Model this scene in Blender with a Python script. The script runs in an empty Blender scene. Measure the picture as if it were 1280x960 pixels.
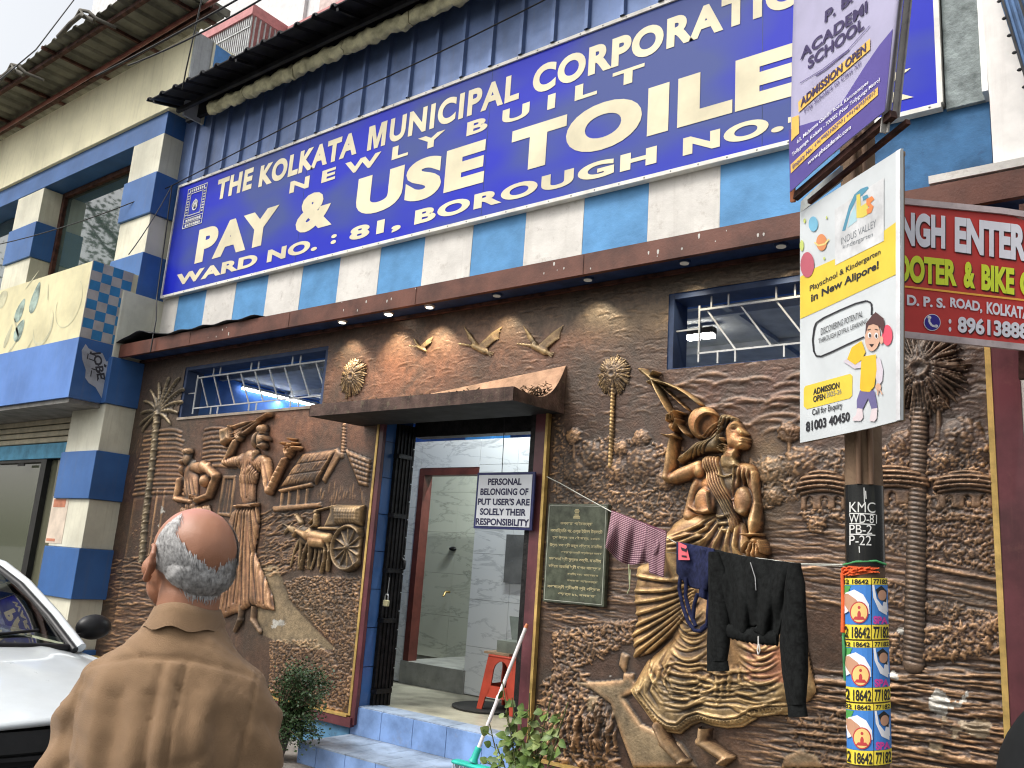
import bpy, bmesh, math, random
import numpy as np
from mathutils import Vector, Matrix, noise as mnoise
R = math.radians
random.seed(7)
rng = np.random.default_rng(11)
scene = bpy.context.scene
COL = scene.collection

# ------------------------------------------------------------------ camera
CAM = np.array([0.0, -5.0, 1.6]); FPX = 1065.19
_y, _p, _r = -0.660489, 0.212997, 0.069451
_cy, _sy, _cp, _sp, _cr, _sr = math.cos(_y), math.sin(_y), math.cos(_p), math.sin(_p), math.cos(_r), math.sin(_r)
AF = np.array([_sy*_cp, _cy*_cp, _sp]); _R0 = np.array([_cy, -_sy, 0.0]); _U0 = np.cross(_R0, AF)
AR = _cr*_R0 + _sr*_U0; AU = -_sr*_R0 + _cr*_U0
cd = bpy.data.cameras.new('camera'); cam = bpy.data.objects.new('camera', cd); COL.objects.link(cam)
cam.matrix_world = Matrix(((AR[0], AU[0], -AF[0], CAM[0]), (AR[1], AU[1], -AF[1], CAM[1]), (AR[2], AU[2], -AF[2], CAM[2]), (0, 0, 0, 1)))
cd.sensor_width = 36; cd.lens = FPX/1280*36; cd.clip_start = 0.05; cd.clip_end = 600
scene.camera = cam

# ------------------------------------------------------------------ light
SUN_EL, SUN_AZ = R(52), R(-150)           # sun high behind the left shoulder, veiled
w = bpy.data.worlds.new('World'); scene.world = w; w.use_nodes = True
nt = w.node_tree; nt.nodes.clear()
sky = nt.nodes.new('ShaderNodeTexSky'); sky.sky_type = 'NISHITA'; sky.sun_disc = False
sky.sun_elevation = SUN_EL; sky.sun_rotation = R(210); sky.dust_density = 6.0; sky.air_density = 1.5; sky.ozone_density = 1.0
hs = nt.nodes.new('ShaderNodeHueSaturation'); hs.inputs['Saturation'].default_value = 0.22; hs.inputs['Value'].default_value = 1.25
bg = nt.nodes.new('ShaderNodeBackground'); bg.inputs['Strength'].default_value = 0.15
ow = nt.nodes.new('ShaderNodeOutputWorld')
nt.links.new(sky.outputs[0], hs.inputs['Color']); nt.links.new(hs.outputs[0], bg.inputs['Color']); nt.links.new(bg.outputs[0], ow.inputs[0])
sd = bpy.data.lights.new('sun', 'SUN'); sd.energy = 1.3; sd.angle = R(14); sd.color = (1.0, 0.95, 0.88)
sun = bpy.data.objects.new('sun', sd); COL.objects.link(sun)
_sx = Vector((math.sin(R(210))*math.cos(SUN_EL), math.cos(R(210))*math.cos(SUN_EL), math.sin(SUN_EL)))
sun.rotation_euler = _sx.to_track_quat('Z', 'Y').to_euler(); sun.location = (-4, -6, 12)
scene.view_settings.view_transform = 'Standard'; scene.view_settings.look = 'None'
scene.view_settings.exposure = 0.32; scene.view_settings.gamma = 1.0
scene.cycles.filter_width = 1.15

# ------------------------------------------------------------------ helpers
def ray(x, y): return AF*FPX + AR*(x-640.0) - AU*(y-480.0)
def aY(x, y, v=0.0):
    d = ray(x, y); return CAM + d*((v-CAM[1])/d[1])
def aX(x, y, v):
    d = ray(x, y); return CAM + d*((v-CAM[0])/d[0])
def aZ(x, y, v):
    d = ray(x, y); return CAM + d*((v-CAM[2])/d[2])
def aD(x, y, dep): return CAM + ray(x, y)*(dep/FPX)

def empty(name, loc=(0, 0, 0), label=None, cat=None, group=None, kind=None):
    o = bpy.data.objects.new(name, None); COL.objects.link(o); o.location = loc; o.empty_display_size = .1
    tag(o, label, cat, group, kind); return o
def tag(o, label=None, cat=None, group=None, kind=None):
    if label: o['label'] = label
    if cat: o['category'] = cat
    if group: o['group'] = group
    if kind: o['kind'] = kind
    return o
def wloc(o):
    p = Vector((0, 0, 0))
    while o is not None: p += o.location; o = o.parent
    return p
class MB:
    """collects faces in world coordinates, links them as one mesh object"""
    def __init__(s): s.v = []; s.f = []; s.mi = []; s.cur = 0; s.sm = []; s.smooth = False
    def add(s, vs, fs, smooth=None):
        n = len(s.v); s.v += [tuple(map(float, v)) for v in vs]
        for f in fs: s.f.append(tuple(i+n for i in f)); s.mi.append(s.cur); s.sm.append(s.smooth if smooth is None else smooth)
        return s
    def box(s, a, b):
        x0, y0, z0 = [min(a[i], b[i]) for i in range(3)]; x1, y1, z1 = [max(a[i], b[i]) for i in range(3)]
        return s.add([(x0,y0,z0),(x1,y0,z0),(x1,y1,z0),(x0,y1,z0),(x0,y0,z1),(x1,y0,z1),(x1,y1,z1),(x0,y1,z1)],
                     [(0,3,2,1),(4,5,6,7),(0,1,5,4),(1,2,6,5),(2,3,7,6),(3,0,4,7)])
    def bar(s, a, b, w, h=None, up=(0, 0, 1)):
        h = h or w; a = Vector(a); b = Vector(b); d = (b-a).normalized(); u = Vector(up)
        if abs(d.dot(u)) > .98: u = Vector((0, 1, 0))
        r = d.cross(u).normalized(); u = r.cross(d)
        vs = [p + r*(sx*w/2) + u*(sz*h/2) for p in (a, b) for sx, sz in ((-1,-1),(1,-1),(1,1),(-1,1))]
        return s.add(vs, [(0,1,2,3),(7,6,5,4),(0,4,5,1),(1,5,6,2),(2,6,7,3),(3,7,4,0)])
    def tube(s, pts, rad, n=8, caps=True, smooth=True):
        pts = [Vector(p) for p in pts]; m = len(pts)
        rads = rad if isinstance(rad, (list, tuple)) else [rad]*m
        ref = None; vs = []
        for i, p in enumerate(pts):
            d = (pts[min(i+1, m-1)] - pts[max(i-1, 0)]).normalized()
            if ref is None:
                ref = d.orthogonal().normalized()
            else:
                ref = (ref - d*ref.dot(d)).normalized()
            q = d.cross(ref)
            for k in range(n):
                a = 2*math.pi*k/n; vs.append(p + (ref*math.cos(a)+q*math.sin(a))*rads[i])
        fs = [(i*n+k, i*n+(k+1) % n, (i+1)*n+(k+1) % n, (i+1)*n+k) for i in range(m-1) for k in range(n)]
        s.add(vs, fs, smooth)
        if caps: s.add([vs[k] for k in range(n)], [tuple(range(n))[::-1]], False); s.add([vs[(m-1)*n+k] for k in range(n)], [tuple(range(n))], False)
        return s
    def prism(s, pts, off):
        """closed outline extruded by vector off"""
        n = len(pts); off = Vector(off); a = [Vector(p) for p in pts]; b = [p+off for p in a]
        return s.add(a+b, [tuple(range(n))[::-1], tuple(range(n, 2*n))] + [(i, (i+1) % n, (i+1) % n+n, i+n) for i in range(n)])
    def rings(s, rs, smooth=True, cap=True, closed=True):
        n = len(rs[0]); vs = [p for r in rs for p in r]; m = len(rs); e = n if closed else n-1
        s.add(vs, [(i*n+k, i*n+(k+1) % n, (i+1)*n+(k+1) % n, (i+1)*n+k) for i in range(m-1) for k in range(e)], smooth)
        if cap: s.add(rs[0], [tuple(range(n))[::-1]], smooth); s.add(rs[-1], [tuple(range(n))], smooth)
        return s
    def ell(s, c, r, n=12, m=8, rot=None):
        rs = []
        for i in range(m+1):
            t = math.pi*i/m; t = min(max(t, .02), math.pi-.02)
            ring = []
            for k in range(n):
                a = 2*math.pi*k/n; v = Vector((r[0]*math.sin(t)*math.cos(a), r[1]*math.sin(t)*math.sin(a), -r[2]*math.cos(t)))
                if rot is not None: v = rot @ v
                ring.append(Vector(c)+v)
            rs.append(ring)
        return s.rings(rs)
    def build(s, name, mats, parent=None, label=None, bevel=0, recalc=True):
        me = bpy.data.meshes.new(name); off = wloc(parent) if parent else Vector((0, 0, 0))
        me.from_pydata([(v[0]-off[0], v[1]-off[1], v[2]-off[2]) for v in s.v], [], s.f)
        if not isinstance(mats, (list, tuple)): mats = [mats]
        for m in mats: me.materials.append(m)
        if len(mats) > 1: me.polygons.foreach_set('material_index', s.mi)
        me.polygons.foreach_set('use_smooth', s.sm)
        if recalc:
            bm = bmesh.new(); bm.from_mesh(me); bmesh.ops.recalc_face_normals(bm, faces=bm.faces); bm.to_mesh(me); bm.free()
        o = bpy.data.objects.new(name, me); COL.objects.link(o)
        if parent: o.parent = parent
        if label: o['label'] = label
        if bevel:
            md = o.modifiers.new('bevel', 'BEVEL'); md.width = bevel; md.segments = 2; md.limit_method = 'ANGLE'; md.angle_limit = R(40)
        return o
def copy_tree(o, parent=None):
    c = o.copy(); COL.objects.link(c)
    if parent: c.parent = parent
    for ch in list(o.children): copy_tree(ch, c)
    return c

# ------------------------------------------------------------------ materials
MATS = {}
def N(nt, t, **kw):
    n = nt.nodes.new(t)
    for k, v in kw.items():
        if k.startswith('_'): setattr(n, k[1:], v)
        else: n.inputs[k].default_value = v
    return n
def mat(name, col, rough=.6, metal=0.0, var=.15, scale=6.0, bump=0.0, bscale=60.0, col2=None, streak=0.0, dirt=0.0, spec=.32, emit=None, alpha=None, coat=0.0, sheen=0.0, stretch=None, dirtcol=(.05,.04,.03)):
    """procedural paint/plaster/metal: base colour broken up by noise, streaks and grime, fine relief"""
    if name in MATS: return MATS[name]
    m = bpy.data.materials.new(name); m.use_nodes = True; nt = m.node_tree; nt.nodes.clear(); L = nt.links.new
    out = N(nt, 'ShaderNodeOutputMaterial'); b = N(nt, 'ShaderNodeBsdfPrincipled', Roughness=rough, Metallic=metal)
    L(b.outputs[0], out.inputs[0]); b.inputs['Specular IOR Level'].default_value = spec
    b.inputs['Coat Weight'].default_value = coat; b.inputs['Sheen Weight'].default_value = sheen
    tc = N(nt, 'ShaderNodeTexCoord'); mp = N(nt, 'ShaderNodeMapping')
    if stretch: mp.inputs['Scale'].default_value = stretch
    L(tc.outputs['Object'], mp.inputs[0])
    n1 = N(nt, 'ShaderNodeTexNoise', Scale=scale, Detail=6.0, Roughness=.6); L(mp.outputs[0], n1.inputs[0])
    mx = N(nt, 'ShaderNodeMixRGB'); c2 = col2 or tuple(max(0, c*(1-2.2*var)) for c in col)
    c1 = tuple(min(1, c*(1+var*.6)) for c in col) if not col2 else col
    mx.inputs[1].default_value = (*c1, 1); mx.inputs[2].default_value = (*c2, 1)
    rp = N(nt, 'ShaderNodeMapRange'); rp.inputs[1].default_value = .38; rp.inputs[2].default_value = .68
    L(n1.outputs[0], rp.inputs[0]); L(rp.outputs[0], mx.inputs[0]); last = mx.outputs[0]
    if streak:
        m2 = N(nt, 'ShaderNodeMapping'); m2.inputs['Scale'].default_value = (9, 9, .5); L(tc.outputs['Object'], m2.inputs[0])
        n2 = N(nt, 'ShaderNodeTexNoise', Scale=2.2, Detail=8.0, Roughness=.7); L(m2.outputs[0], n2.inputs[0])
        r2 = N(nt, 'ShaderNodeMapRange'); r2.inputs[1].default_value = .52; r2.inputs[2].default_value = .78; r2.inputs[4].default_value = streak
        L(n2.outputs[0], r2.inputs[0]); x = N(nt, 'ShaderNodeMixRGB'); x.inputs[2].default_value = (*dirtcol, 1)
        L(last, x.inputs[1]); L(r2.outputs[0], x.inputs[0]); last = x.outputs[0]
    if dirt:
        n3 = N(nt, 'ShaderNodeTexNoise', Scale=scale*3.1, Detail=10.0, Roughness=.75); L(tc.outputs['Object'], n3.inputs[0])
        r3 = N(nt, 'ShaderNodeMapRange'); r3.inputs[1].default_value = .56; r3.inputs[2].default_value = .66; r3.inputs[4].default_value = dirt
        L(n3.outputs[0], r3.inputs[0]); x = N(nt, 'ShaderNodeMixRGB'); x.inputs[2].default_value = (*dirtcol, 1)
        L(last, x.inputs[1]); L(r3.outputs[0], x.inputs[0]); last = x.outputs[0]
    L(last, b.inputs['Base Color'])
    r4 = N(nt, 'ShaderNodeMapRange'); r4.inputs[3].default_value = max(.02, rough-.1); r4.inputs[4].default_value = min(1, rough+.12)
    L(n1.outputs[0], r4.inputs[0]); L(r4.outputs[0], b.inputs['Roughness'])
    if bump:
        n5 = N(nt, 'ShaderNodeTexNoise', Scale=bscale, Detail=6.0, Roughness=.65); L(tc.outputs['Object'], n5.inputs[0])
        bp = N(nt, 'ShaderNodeBump', Strength=min(1, bump), Distance=.01); L(n5.outputs[0], bp.inputs['Height']); L(bp.outputs[0], b.inputs['Normal'])
    if emit:
        b.inputs['Emission Color'].default_value = (*emit[0], 1); b.inputs['Emission Strength'].default_value = emit[1]
    MATS[name] = m; return m
cream = mat('cream_plaster', (.80, .75, .52), .7, var=.08, scale=1.5, streak=.35, dirt=.08, bump=.12, dirtcol=(.25, .2, .11))
white_p = mat('white_paint', (.62, .60, .56), .6, var=.08, scale=2, streak=.25, dirt=.1, bump=.1, dirtcol=(.3,.27,.2))
blue_b = mat('blue_paint', (.045, .13, .345), .38, var=.10, scale=2, streak=.4, dirt=.15, dirtcol=(.10,.13,.2))
blue_l = mat('light_blue_paint', (.09, .27, .52), .6, var=.12, scale=3, dirt=.35, bump=.35, bscale=25, dirtcol=(.06,.2,.42))
white_s = mat('weathered_white_paint', (.62, .595, .555), .65, var=.08, scale=3, dirt=.45, streak=.3, bump=.35, bscale=25, dirtcol=(.33,.29,.25))
brown_b = mat('red_oxide_paint', (.12, .042, .026), .5, var=.25, scale=3, streak=.35, dirt=.2, bump=.2, dirtcol=(.07,.03,.02))
navy = mat('navy_paint', (.018, .045, .13), .5, var=.2)
clad = mat('blue_sheet_metal', (.135, .20, .38), .42, metal=.25, var=.18, scale=2, streak=.45, dirt=.08, dirtcol=(.14,.15,.18))
black_s = mat('black_sheet_metal', (.022, .022, .025), .45, metal=.3, var=.3, streak=.3, dirtcol=(.06,.055,.05))
grey_s = mat('grey_roof_sheet', (.17, .165, .13), .6, metal=.1, var=.25, scale=2, streak=.4, dirt=.3, dirtcol=(.07,.055,.04))
rust = mat('rusty_steel', (.085, .035, .025), .7, metal=.2, var=.35, scale=12, dirt=.3)
steel = mat('grey_steel', (.30, .30, .30), .45, metal=.6, var=.2, dirt=.2, dirtcol=(.12,.08,.05))
grille = mat('white_painted_bars', (.45, .46, .46), .5, metal=.2, var=.15, dirt=.25)
alu = mat('aluminium', (.75, .74, .70), .35, metal=.5, var=.1, dirt=.12)
wire_m = mat('black_cable', (.015, .015, .016), .5, var=.1)
foam = mat('cream_foam', (.62, .59, .38), .9, var=.2, scale=8, dirt=.2, bump=1.0, bscale=18, dirtcol=(.28,.24,.15))
gold = mat('gold_paint', (.62, .42, .14), .35, metal=.45, var=.2, scale=8, dirt=.15)
maroon = mat('maroon_paint', (.115, .035, .042), .35, var=.2, scale=4, streak=.2, dirt=.18, coat=.15, dirtcol=(.22,.1,.08))
blk = mat('black_painted_iron', (.014, .013, .013), .4, metal=.3, var=.4, scale=14, dirt=.4, bump=.5, bscale=40, dirtcol=(.05,.04,.03))

def glass_mat(name, tint, rough=.04, dark=.03):
    m = bpy.data.materials.new(name); m.use_nodes = True; b = m.node_tree.nodes['Principled BSDF']
    b.inputs['Base Color'].default_value = (*tint, 1); b.inputs['Roughness'].default_value = rough
    b.inputs['Specular IOR Level'].default_value = .9; b.inputs['Coat Weight'].default_value = .6; b.inputs['Coat Roughness'].default_value = .02
    return m
glass = glass_mat('tinted_window_glass', (.035, .055, .05))
def clear_glass(name, col=(.8, .86, .84), mixf=.12):
    m = bpy.data.materials.new(name); m.use_nodes = True; nt = m.node_tree; nt.nodes.clear()
    o = N(nt, 'ShaderNodeOutputMaterial'); t = N(nt, 'ShaderNodeBsdfTransparent'); t.inputs[0].default_value = (*col, 1)
    g = N(nt, 'ShaderNodeBsdfGlossy', Roughness=.02); f = N(nt, 'ShaderNodeFresnel', IOR=1.55); x = N(nt, 'ShaderNodeMixShader')
    ad = N(nt, 'ShaderNodeMath', _operation='ADD'); ad.inputs[1].default_value = mixf
    nt.links.new(f.outputs[0], ad.inputs[0]); nt.links.new(ad.outputs[0], x.inputs[0]); nt.links.new(t.outputs[0], x.inputs[1]); nt.links.new(g.outputs[0], x.inputs[2]); nt.links.new(x.outputs[0], o.inputs[0])
    return m

# marble tile: white with grey diagonal veins
def marble(name, base=(.62, .63, .60), vein=(.20, .21, .21)):
    m = bpy.data.materials.new(name); m.use_nodes = True; nt = m.node_tree; b = nt.nodes['Principled BSDF']; L = nt.links.new
    tc = N(nt, 'ShaderNodeTexCoord'); mp = N(nt, 'ShaderNodeMapping'); mp.inputs['Rotation'].default_value = (0, R(-42), 0); mp.inputs['Scale'].default_value = (1, 1, 3.2)
    L(tc.outputs['Object'], mp.inputs[0])
    n = N(nt, 'ShaderNodeTexNoise', Scale=1.5, Detail=7.0, Roughness=.62, Distortion=.6); L(mp.outputs[0], n.inputs[0])
    s = N(nt, 'ShaderNodeMath', _operation='SUBTRACT'); s.inputs[1].default_value = .5; L(n.outputs[0], s.inputs[0])
    a = N(nt, 'ShaderNodeMath', _operation='ABSOLUTE'); L(s.outputs[0], a.inputs[0])
    r = N(nt, 'ShaderNodeMapRange'); r.inputs[1].default_value = 0.0; r.inputs[2].default_value = .028; r.inputs[3].default_value = .8; r.inputs[4].default_value = 0; L(a.outputs[0], r.inputs[0])
    n2 = N(nt, 'ShaderNodeTexNoise', Scale=3.0); L(tc.outputs['Object'], n2.inputs[0])
    mu = N(nt, 'ShaderNodeMath', _operation='MULTIPLY'); L(r.outputs[0], mu.inputs[0]); L(n2.outputs[0], mu.inputs[1])
    x = N(nt, 'ShaderNodeMixRGB'); x.inputs[1].default_value = (*base, 1); x.inputs[2].default_value = (*vein, 1); L(mu.outputs[0], x.inputs[0])
    L(x.outputs[0], b.inputs['Base Color']); b.inputs['Roughness'].default_value = .18
    return m
marble_w = marble('marble_tile'); marble_g = marble('greenish_marble_tile', (.50, .52, .43), (.17, .18, .15))

# ------------------------------------------------------------------ lettering
def text_mesh(txt, bold=0.0, spacing=1.0, depth=0.0):
    c = bpy.data.curves.new('t', 'FONT'); c.body = txt; c.resolution_u = 3 if '&' in txt else 6; c.offset = bold; c.space_character = spacing; c.size = 1.0; c.extrude = depth
    o = bpy.data.objects.new('t', c); COL.objects.link(o)
    dg = bpy.context.evaluated_depsgraph_get(); me = bpy.data.meshes.new_from_object(o.evaluated_get(dg))
    v = np.array([tuple(q.co) for q in me.vertices]) if len(me.vertices) else np.zeros((0, 3)); f = [tuple(p.vertices) for p in me.polygons]
    bpy.data.objects.remove(o); bpy.data.curves.remove(c); bpy.data.meshes.remove(me)
    return v, f
def put_text(mb, txt, o, u, v, x0, x1, y0, y1, nrm, lift=.004, bold=.03, shear=0.0, fit=True, spacing=1.0):
    """text fitted to the rectangle x0..x1, y0..y1 (metres) of the plane o + x*u + y*v"""
    vs, fs = text_mesh(txt, bold, spacing)
    if len(vs) == 0: return
    a = vs.min(0); b = vs.max(0); sx = (x1-x0)/max(1e-6, b[0]-a[0]); sy = (y1-y0)/max(1e-6, b[1]-a[1])
    if not fit: sx = sy
    X = x0 + (vs[:, 0]-a[0])*sx; Y = y0 + (vs[:, 1]-a[1])*sy; X = X + shear*(Y-y0)
    o, u, v, nrm = map(lambda q: np.array(q, float), (o, u, v, nrm))
    P = o + X[:, None]*u + Y[:, None]*v + nrm*lift
    mb.add(P.tolist(), fs, False)
FX, FZ, FN = (1, 0, 0), (0, 0, 1), (0, -1, 0)
# ================================================================== GROUND
m_road = mat('asphalt', (.055, .053, .05), .85, var=.3, scale=5, dirt=.3, bump=.6, bscale=80)
m_pave = mat('cement_paving', (.22, .20, .18), .8, var=.2, scale=4, dirt=.3, bump=.4)
MB().add([(-120,-120,0),(120,-120,0),(120,120,0),(-120,120,0)], [(0,1,2,3)]).build('ground', m_road).__setitem__('kind', 'structure')
pv = MB().box((-16, -1.5, .004), (3, .6, .10)).build('pavement', m_pave); pv['kind'] = 'structure'

# ================================================================== TOILET BUILDING
TB = empty('public_toilet_building', (-5, 0, 0), 'single storey public toilet with striped blue and white parapet and blue sheet metal cladding', 'building')
# striped parapet wall: every stripe a slab of its own
zlo, zhi = 3.72, 4.62
edges = [-9.36, -9.02] + [-9.02+.5605*k for k in range(1, 13)] + [-1.17]
for i in range(len(edges)-1):
    a, b = edges[i], edges[i+1]
    if a >= -2.35: break
    m = white_s if i % 2 == 0 else blue_l
    MB().box((a+.0015, .15+.002*(i % 2), zlo), (b-.0015, .32, zhi)).build('wall_stripe', m, TB)
MB().box((-2.294, .15, zlo), (-1.45, .32, 4.46)).build('wall_stripe', blue_l, TB); MB().box((-1.448, .152, zlo), (-.64, .32, 4.46)).build('wall_stripe', mat('shaded_dirty_blue_paint', (.035, .125, .27), .7, var=.2, scale=4, dirt=.5, bump=.4, bscale=25, dirtcol=(.02,.06,.14)), TB)  # last stripe: blue darkened for shade and dirt, both put into its colour
MB().box((-9.37, .325, zlo), (-.60, .40, 6.9)).build('wall', white_s, TB)
# cladding sheets above the sign
def clad_sheet(x0, x1, y, z0, z1, pitch=.333, rib=.035, rw=.045):
    mb = MB(); prof = []; x = x0; 
    while x < x1-1e-4:
        prof += [(x, 0), (x+.012, rib), (x+rw, rib), (x+rw+.012, 0)]
        x += pitch
    prof.append((x1, 0))
    n = len(prof); vs = [(px, y-py, z) for z in (z0, z1) for px, py in prof]
    mb.add(vs, [(i, i+1, n+i+1, n+i) for i in range(n-1)]); return mb
x = -9.46; first = True
while x < -.9:
    clad_sheet(x, min(x+.999, -.86), .10 if first else .102, 5.893, 6.85).build('cladding_sheet', clad, TB, recalc=False); x += .999; first = not first
m_rough = mat('rough_cement_board', (.26, .30, .30), .9, var=.25, scale=8, bump=1.0, bscale=40, dirt=.4, dirtcol=(.12,.14,.15))
MB().box((-.86, .12, 4.44), (-.655, .322, 7.2)).build('cement_panel', m_rough, TB)
MB().box((-.655, .02, 4.44), (-.625, .30, 7.2)).build('corner_strip', alu, TB)
# lintel beam: front board, left end, soffit
MB().box((-9.30, -.30, 3.625), (-.30, -.26, 3.775)).build('fascia_board', brown_b, TB)
for xx in (-7.9, -6.3, -4.7, -3.1, -1.2):       # painted-over joints of the fascia boards
    MB().box((xx, -.303, 3.63), (xx+.006, -.3005, 3.77)).build('board_joint', rust, TB)
MB().box((-9.30, -.26, 3.66), (-.30, -.002, 3.70)).build('soffit', navy, TB)
MB().box((-9.30, -.26, 3.70), (-.30, .14, 3.735)).build('ledge', mat('ledge_cement', (.3,.3,.28), .8, dirt=.4), TB)
MB().box((-.89, -.30, 3.79), (-.30, -.05, 3.835)).build('coping_strip', white_s, TB)
# wavy lead flashing on top of the beam at the left end
mb = MB(); pts = []
for i in range(41):
    t = i/40; X = -9.38 + 2.6*t
    Z = 3.79 + (.10*max(0, math.sin((t-.03)*9.5))*(1-t)**.8 if t < .62 else 0) + .01*math.sin(t*40)
    pts.append((X, Z))
vs = []
for (X, Z) in pts: vs += [(X, -.34, Z), (X, -.12, Z+.03), (X, .149, Z+.09)]
mb.add(vs, [(3*i+k, 3*i+3+k, 3*i+4+k, 3*i+1+k) for i in range(40) for k in range(2)], True)
o = mb.build('flashing_sheet', black_s, TB, recalc=False); md = o.modifiers.new('s', 'SOLIDIFY'); md.thickness = .006
# roof overhang: black trapezoidal sheet, seen from below, with foam strip
mb = MB(); prof = []; x = -9.24
while x < -1.0:
    prof += [(x, 0), (x+.02, .035), (x+.06, .035), (x+.08, 0)]; x += .27
n = len(prof)
vs = [(px, -.52, 6.70+pz) for px, pz in prof] + [(px, .25, 6.92+pz) for px, pz in prof]
mb.add(vs, [(i, i+1, n+i+1, n+i) for i in range(n-1)])
o = mb.build('roof_sheet', black_s, TB, recalc=False); md = o.modifiers.new('s', 'SOLIDIFY'); md.thickness = .012; md.offset = -1
MB().box((-9.05, -.24, 6.64), (-1.0, -.20, 6.69)).build('purlin', black_s, TB)
MB().box((-9.2, -.02, 6.66), (-1.0, .028, 6.86)).build('roof_beam', black_s, TB)
for xx in (-9.1, -7.5, -5.9, -4.3): MB().bar((xx, -.5, 6.66), (xx, .02, 6.80), .03).build('bracket', black_s, TB)
random.seed(3)
x = -8.55
while x < -1.2:
    L_ = random.uniform(.55, 1.15); mb = MB(); rs = []; m = 26
    for i in range(m+1):
        X = x + (L_-.015)*i/m; w0 = .012*math.sin(X*19)+.010*math.sin(X*47+1)
        ring = []
        for k in range(14):
            a = 2*math.pi*k/14; nz = mnoise.noise(Vector((X*9, k*1.3, 4)))*.028
            ring.append((X, -.10+(.05+nz)*math.cos(a), 6.60+w0+(.075+nz)*math.sin(a)*(1.15 if math.sin(a) < 0 else 1)))
        rs.append(ring)
    mb.rings(rs); mb.build('foam_strip', foam, TB); x += L_

# mural wall backing with openings, interior
m_in = mat('interior_blue_wall', (.03, .12, .42), .6, var=.12)
m_cl = mat('interior_ceiling', (.55, .56, .55), .7, var=.1, dirt=.1)
def wall_piece(x0, x1, z0, z1, y0=.012, y1=.22, m=navy, nm='wall'): MB().box((x0, y0, z0), (x1, y1, z1)).build(nm, m, TB)
WL = (-8.40, -6.07, 2.945, 3.495); WR = (-2.585, -1.02, 2.975, 3.49)
wall_piece(-9.36, WL[0], .10, 3.72); wall_piece(WL[0], WL[1], .10, WL[2]); wall_piece(WL[0], WL[1], WL[3], 3.72)
wall_piece(WL[1], -5.21, .10, 3.72); wall_piece(-5.21, -3.60, 2.80, 3.72); wall_piece(-3.60, WR[0], .10, 3.72)
wall_piece(WR[0], WR[1], .10, WR[2]); wall_piece(WR[0], WR[1], WR[3], 3.72); wall_piece(WR[1], -.45, .10, 3.72)
MB().box((-9.34, .222, .10), (-.46, 4.4, .45)).build('floor_slab', mat('wet_cement_floor', (.34, .32, .24), .35, var=.25, scale=3, dirt=.45, bump=.2, dirtcol=(.12,.11,.08)), TB)
MB().box((-9.34, 4.4, .1), (-.46, 4.5, 3.69)).build('back_wall', m_in, TB)
MB().box((-9.36, .222, .1), (-9.28, 4.4, 3.69)).build('side_wall', m_in, TB); MB().box((-.55, .222, .1), (-.46, 4.4, 3.69)).build('side_wall', m_in, TB)
MB().box((-9.36, .222, 3.70), (-.46, 4.5, 3.78)).build('ceiling', m_cl, TB)
for yy in (1.0, 2.0, 3.0, 3.8): MB().box((-9.27, yy, 3.64), (-.56, yy+.05, 3.699)).build('ceiling_beam', m_cl, TB)
for xx in (-7.6, -5.9, -4.2, -2.6, -1.4): MB().box((xx, .45, 3.66), (xx+.05, 4.39, 3.698)).build('ceiling_batten', m_cl, TB)
MB().box((-9.27, .224, 3.50), (-.56, .36, 3.697)).build('ring_beam', m_in, TB)

# window grilles: welded bars in front of a blue reveal
def window(x0, x1, z0, z1, name_lab):
    wd = MB().box((x0, .012, z0), (x0+.035, .215, z1)).box((x1-.035, .012, z0), (x1, .215, z1)).box((x0+.036, .012, z1-.03), (x1-.036, .215, z1)).box((x0+.036, .10, z0), (x1-.036, .215, z0+.02)).build('window', mat('dark_window_reveal', (.03,.05,.11), .6, dirt=.3), TB, name_lab)
    zb, zt = z0+.10, z1-.115; y = .06; A = x0+.17 if x1-x0 > 2 else x0+.2
    MB().bar((A, y, zb), (x1-.04, y, zb), .012).build('bar', grille, wd); MB().bar((A, y, zt), (x1-.04, y, zt), .014).build('bar', grille, wd)
    MB().bar((A, y, zb-.06), (A, y, zt+.03), .012).build('bar', grille, wd)
    MB().bar((x0+.03, y, zb+.17), (A, y, zb+.17), .01).build('bar', grille, wd)
    x = A+.05
    while x < x1-.15:
        # slanted bars leaning to the left
        MB().bar((x+.20, y+.012, zb+.006), (x, y+.012, zt-.006), .011).build('bar', grille, wd); x += .235
    for gx in (.22, .5, .78):
        for d in (-.06, .06):
            xx = x0+(x1-x0)*gx+d
            MB().bar((xx, y, zt), (xx, y, z1-.03), .011).build('bar', grille, wd); MB().bar((xx+.05, y, z0+.02), (xx+.05, y, zb), .011).build('bar', grille, wd)
    return wd
window(*WL, 'wide left window with slanted bars'); window(*WR, 'right window with slanted bars')
MB().box((WL[0], -.012, WL[2]-.03), (WL[1], .04, WL[2]-.004)).build('sill', mat('sill_cement', (.3,.25,.2), .7, dirt=.3), TB)

# lit tube in the left half, twin lamp in the right half
def tube_light(c, ang, L_, lab):
    t = empty('tube_light', c, lab, 'lamp'); c = Vector(c); d = Vector((math.cos(ang), math.sin(ang), 0))
    MB().bar(c-d*L_/2+Vector((0,0,.035)), c+d*L_/2+Vector((0,0,.035)), .05, .03).build('batten', m_cl, t)
    MB().tube([c-d*L_/2, c+d*L_/2], .014, 8).build('tube', mat('lit_tube', (.9,.9,.9), .4, emit=((.93, .97, 1.0), 16)), t); return t
tube_light((-9.22, 1.93, 3.60), R(90), 1.25, 'lit white tube lamp behind the left window grille')
tube_light((-9.22, 3.45, 3.60), R(90), 1.2, 'second lit tube lamp deeper in the room behind left window')
p = aZ(875, 420, 3.60)
t = empty('ceiling_lamp', p, 'small bright twin lamp seen through the right window', 'lamp')
MB().box(p+np.array((-.13,-.04,.01)), p+np.array((.13,.04,.06))).build('housing', blk, t)
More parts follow.
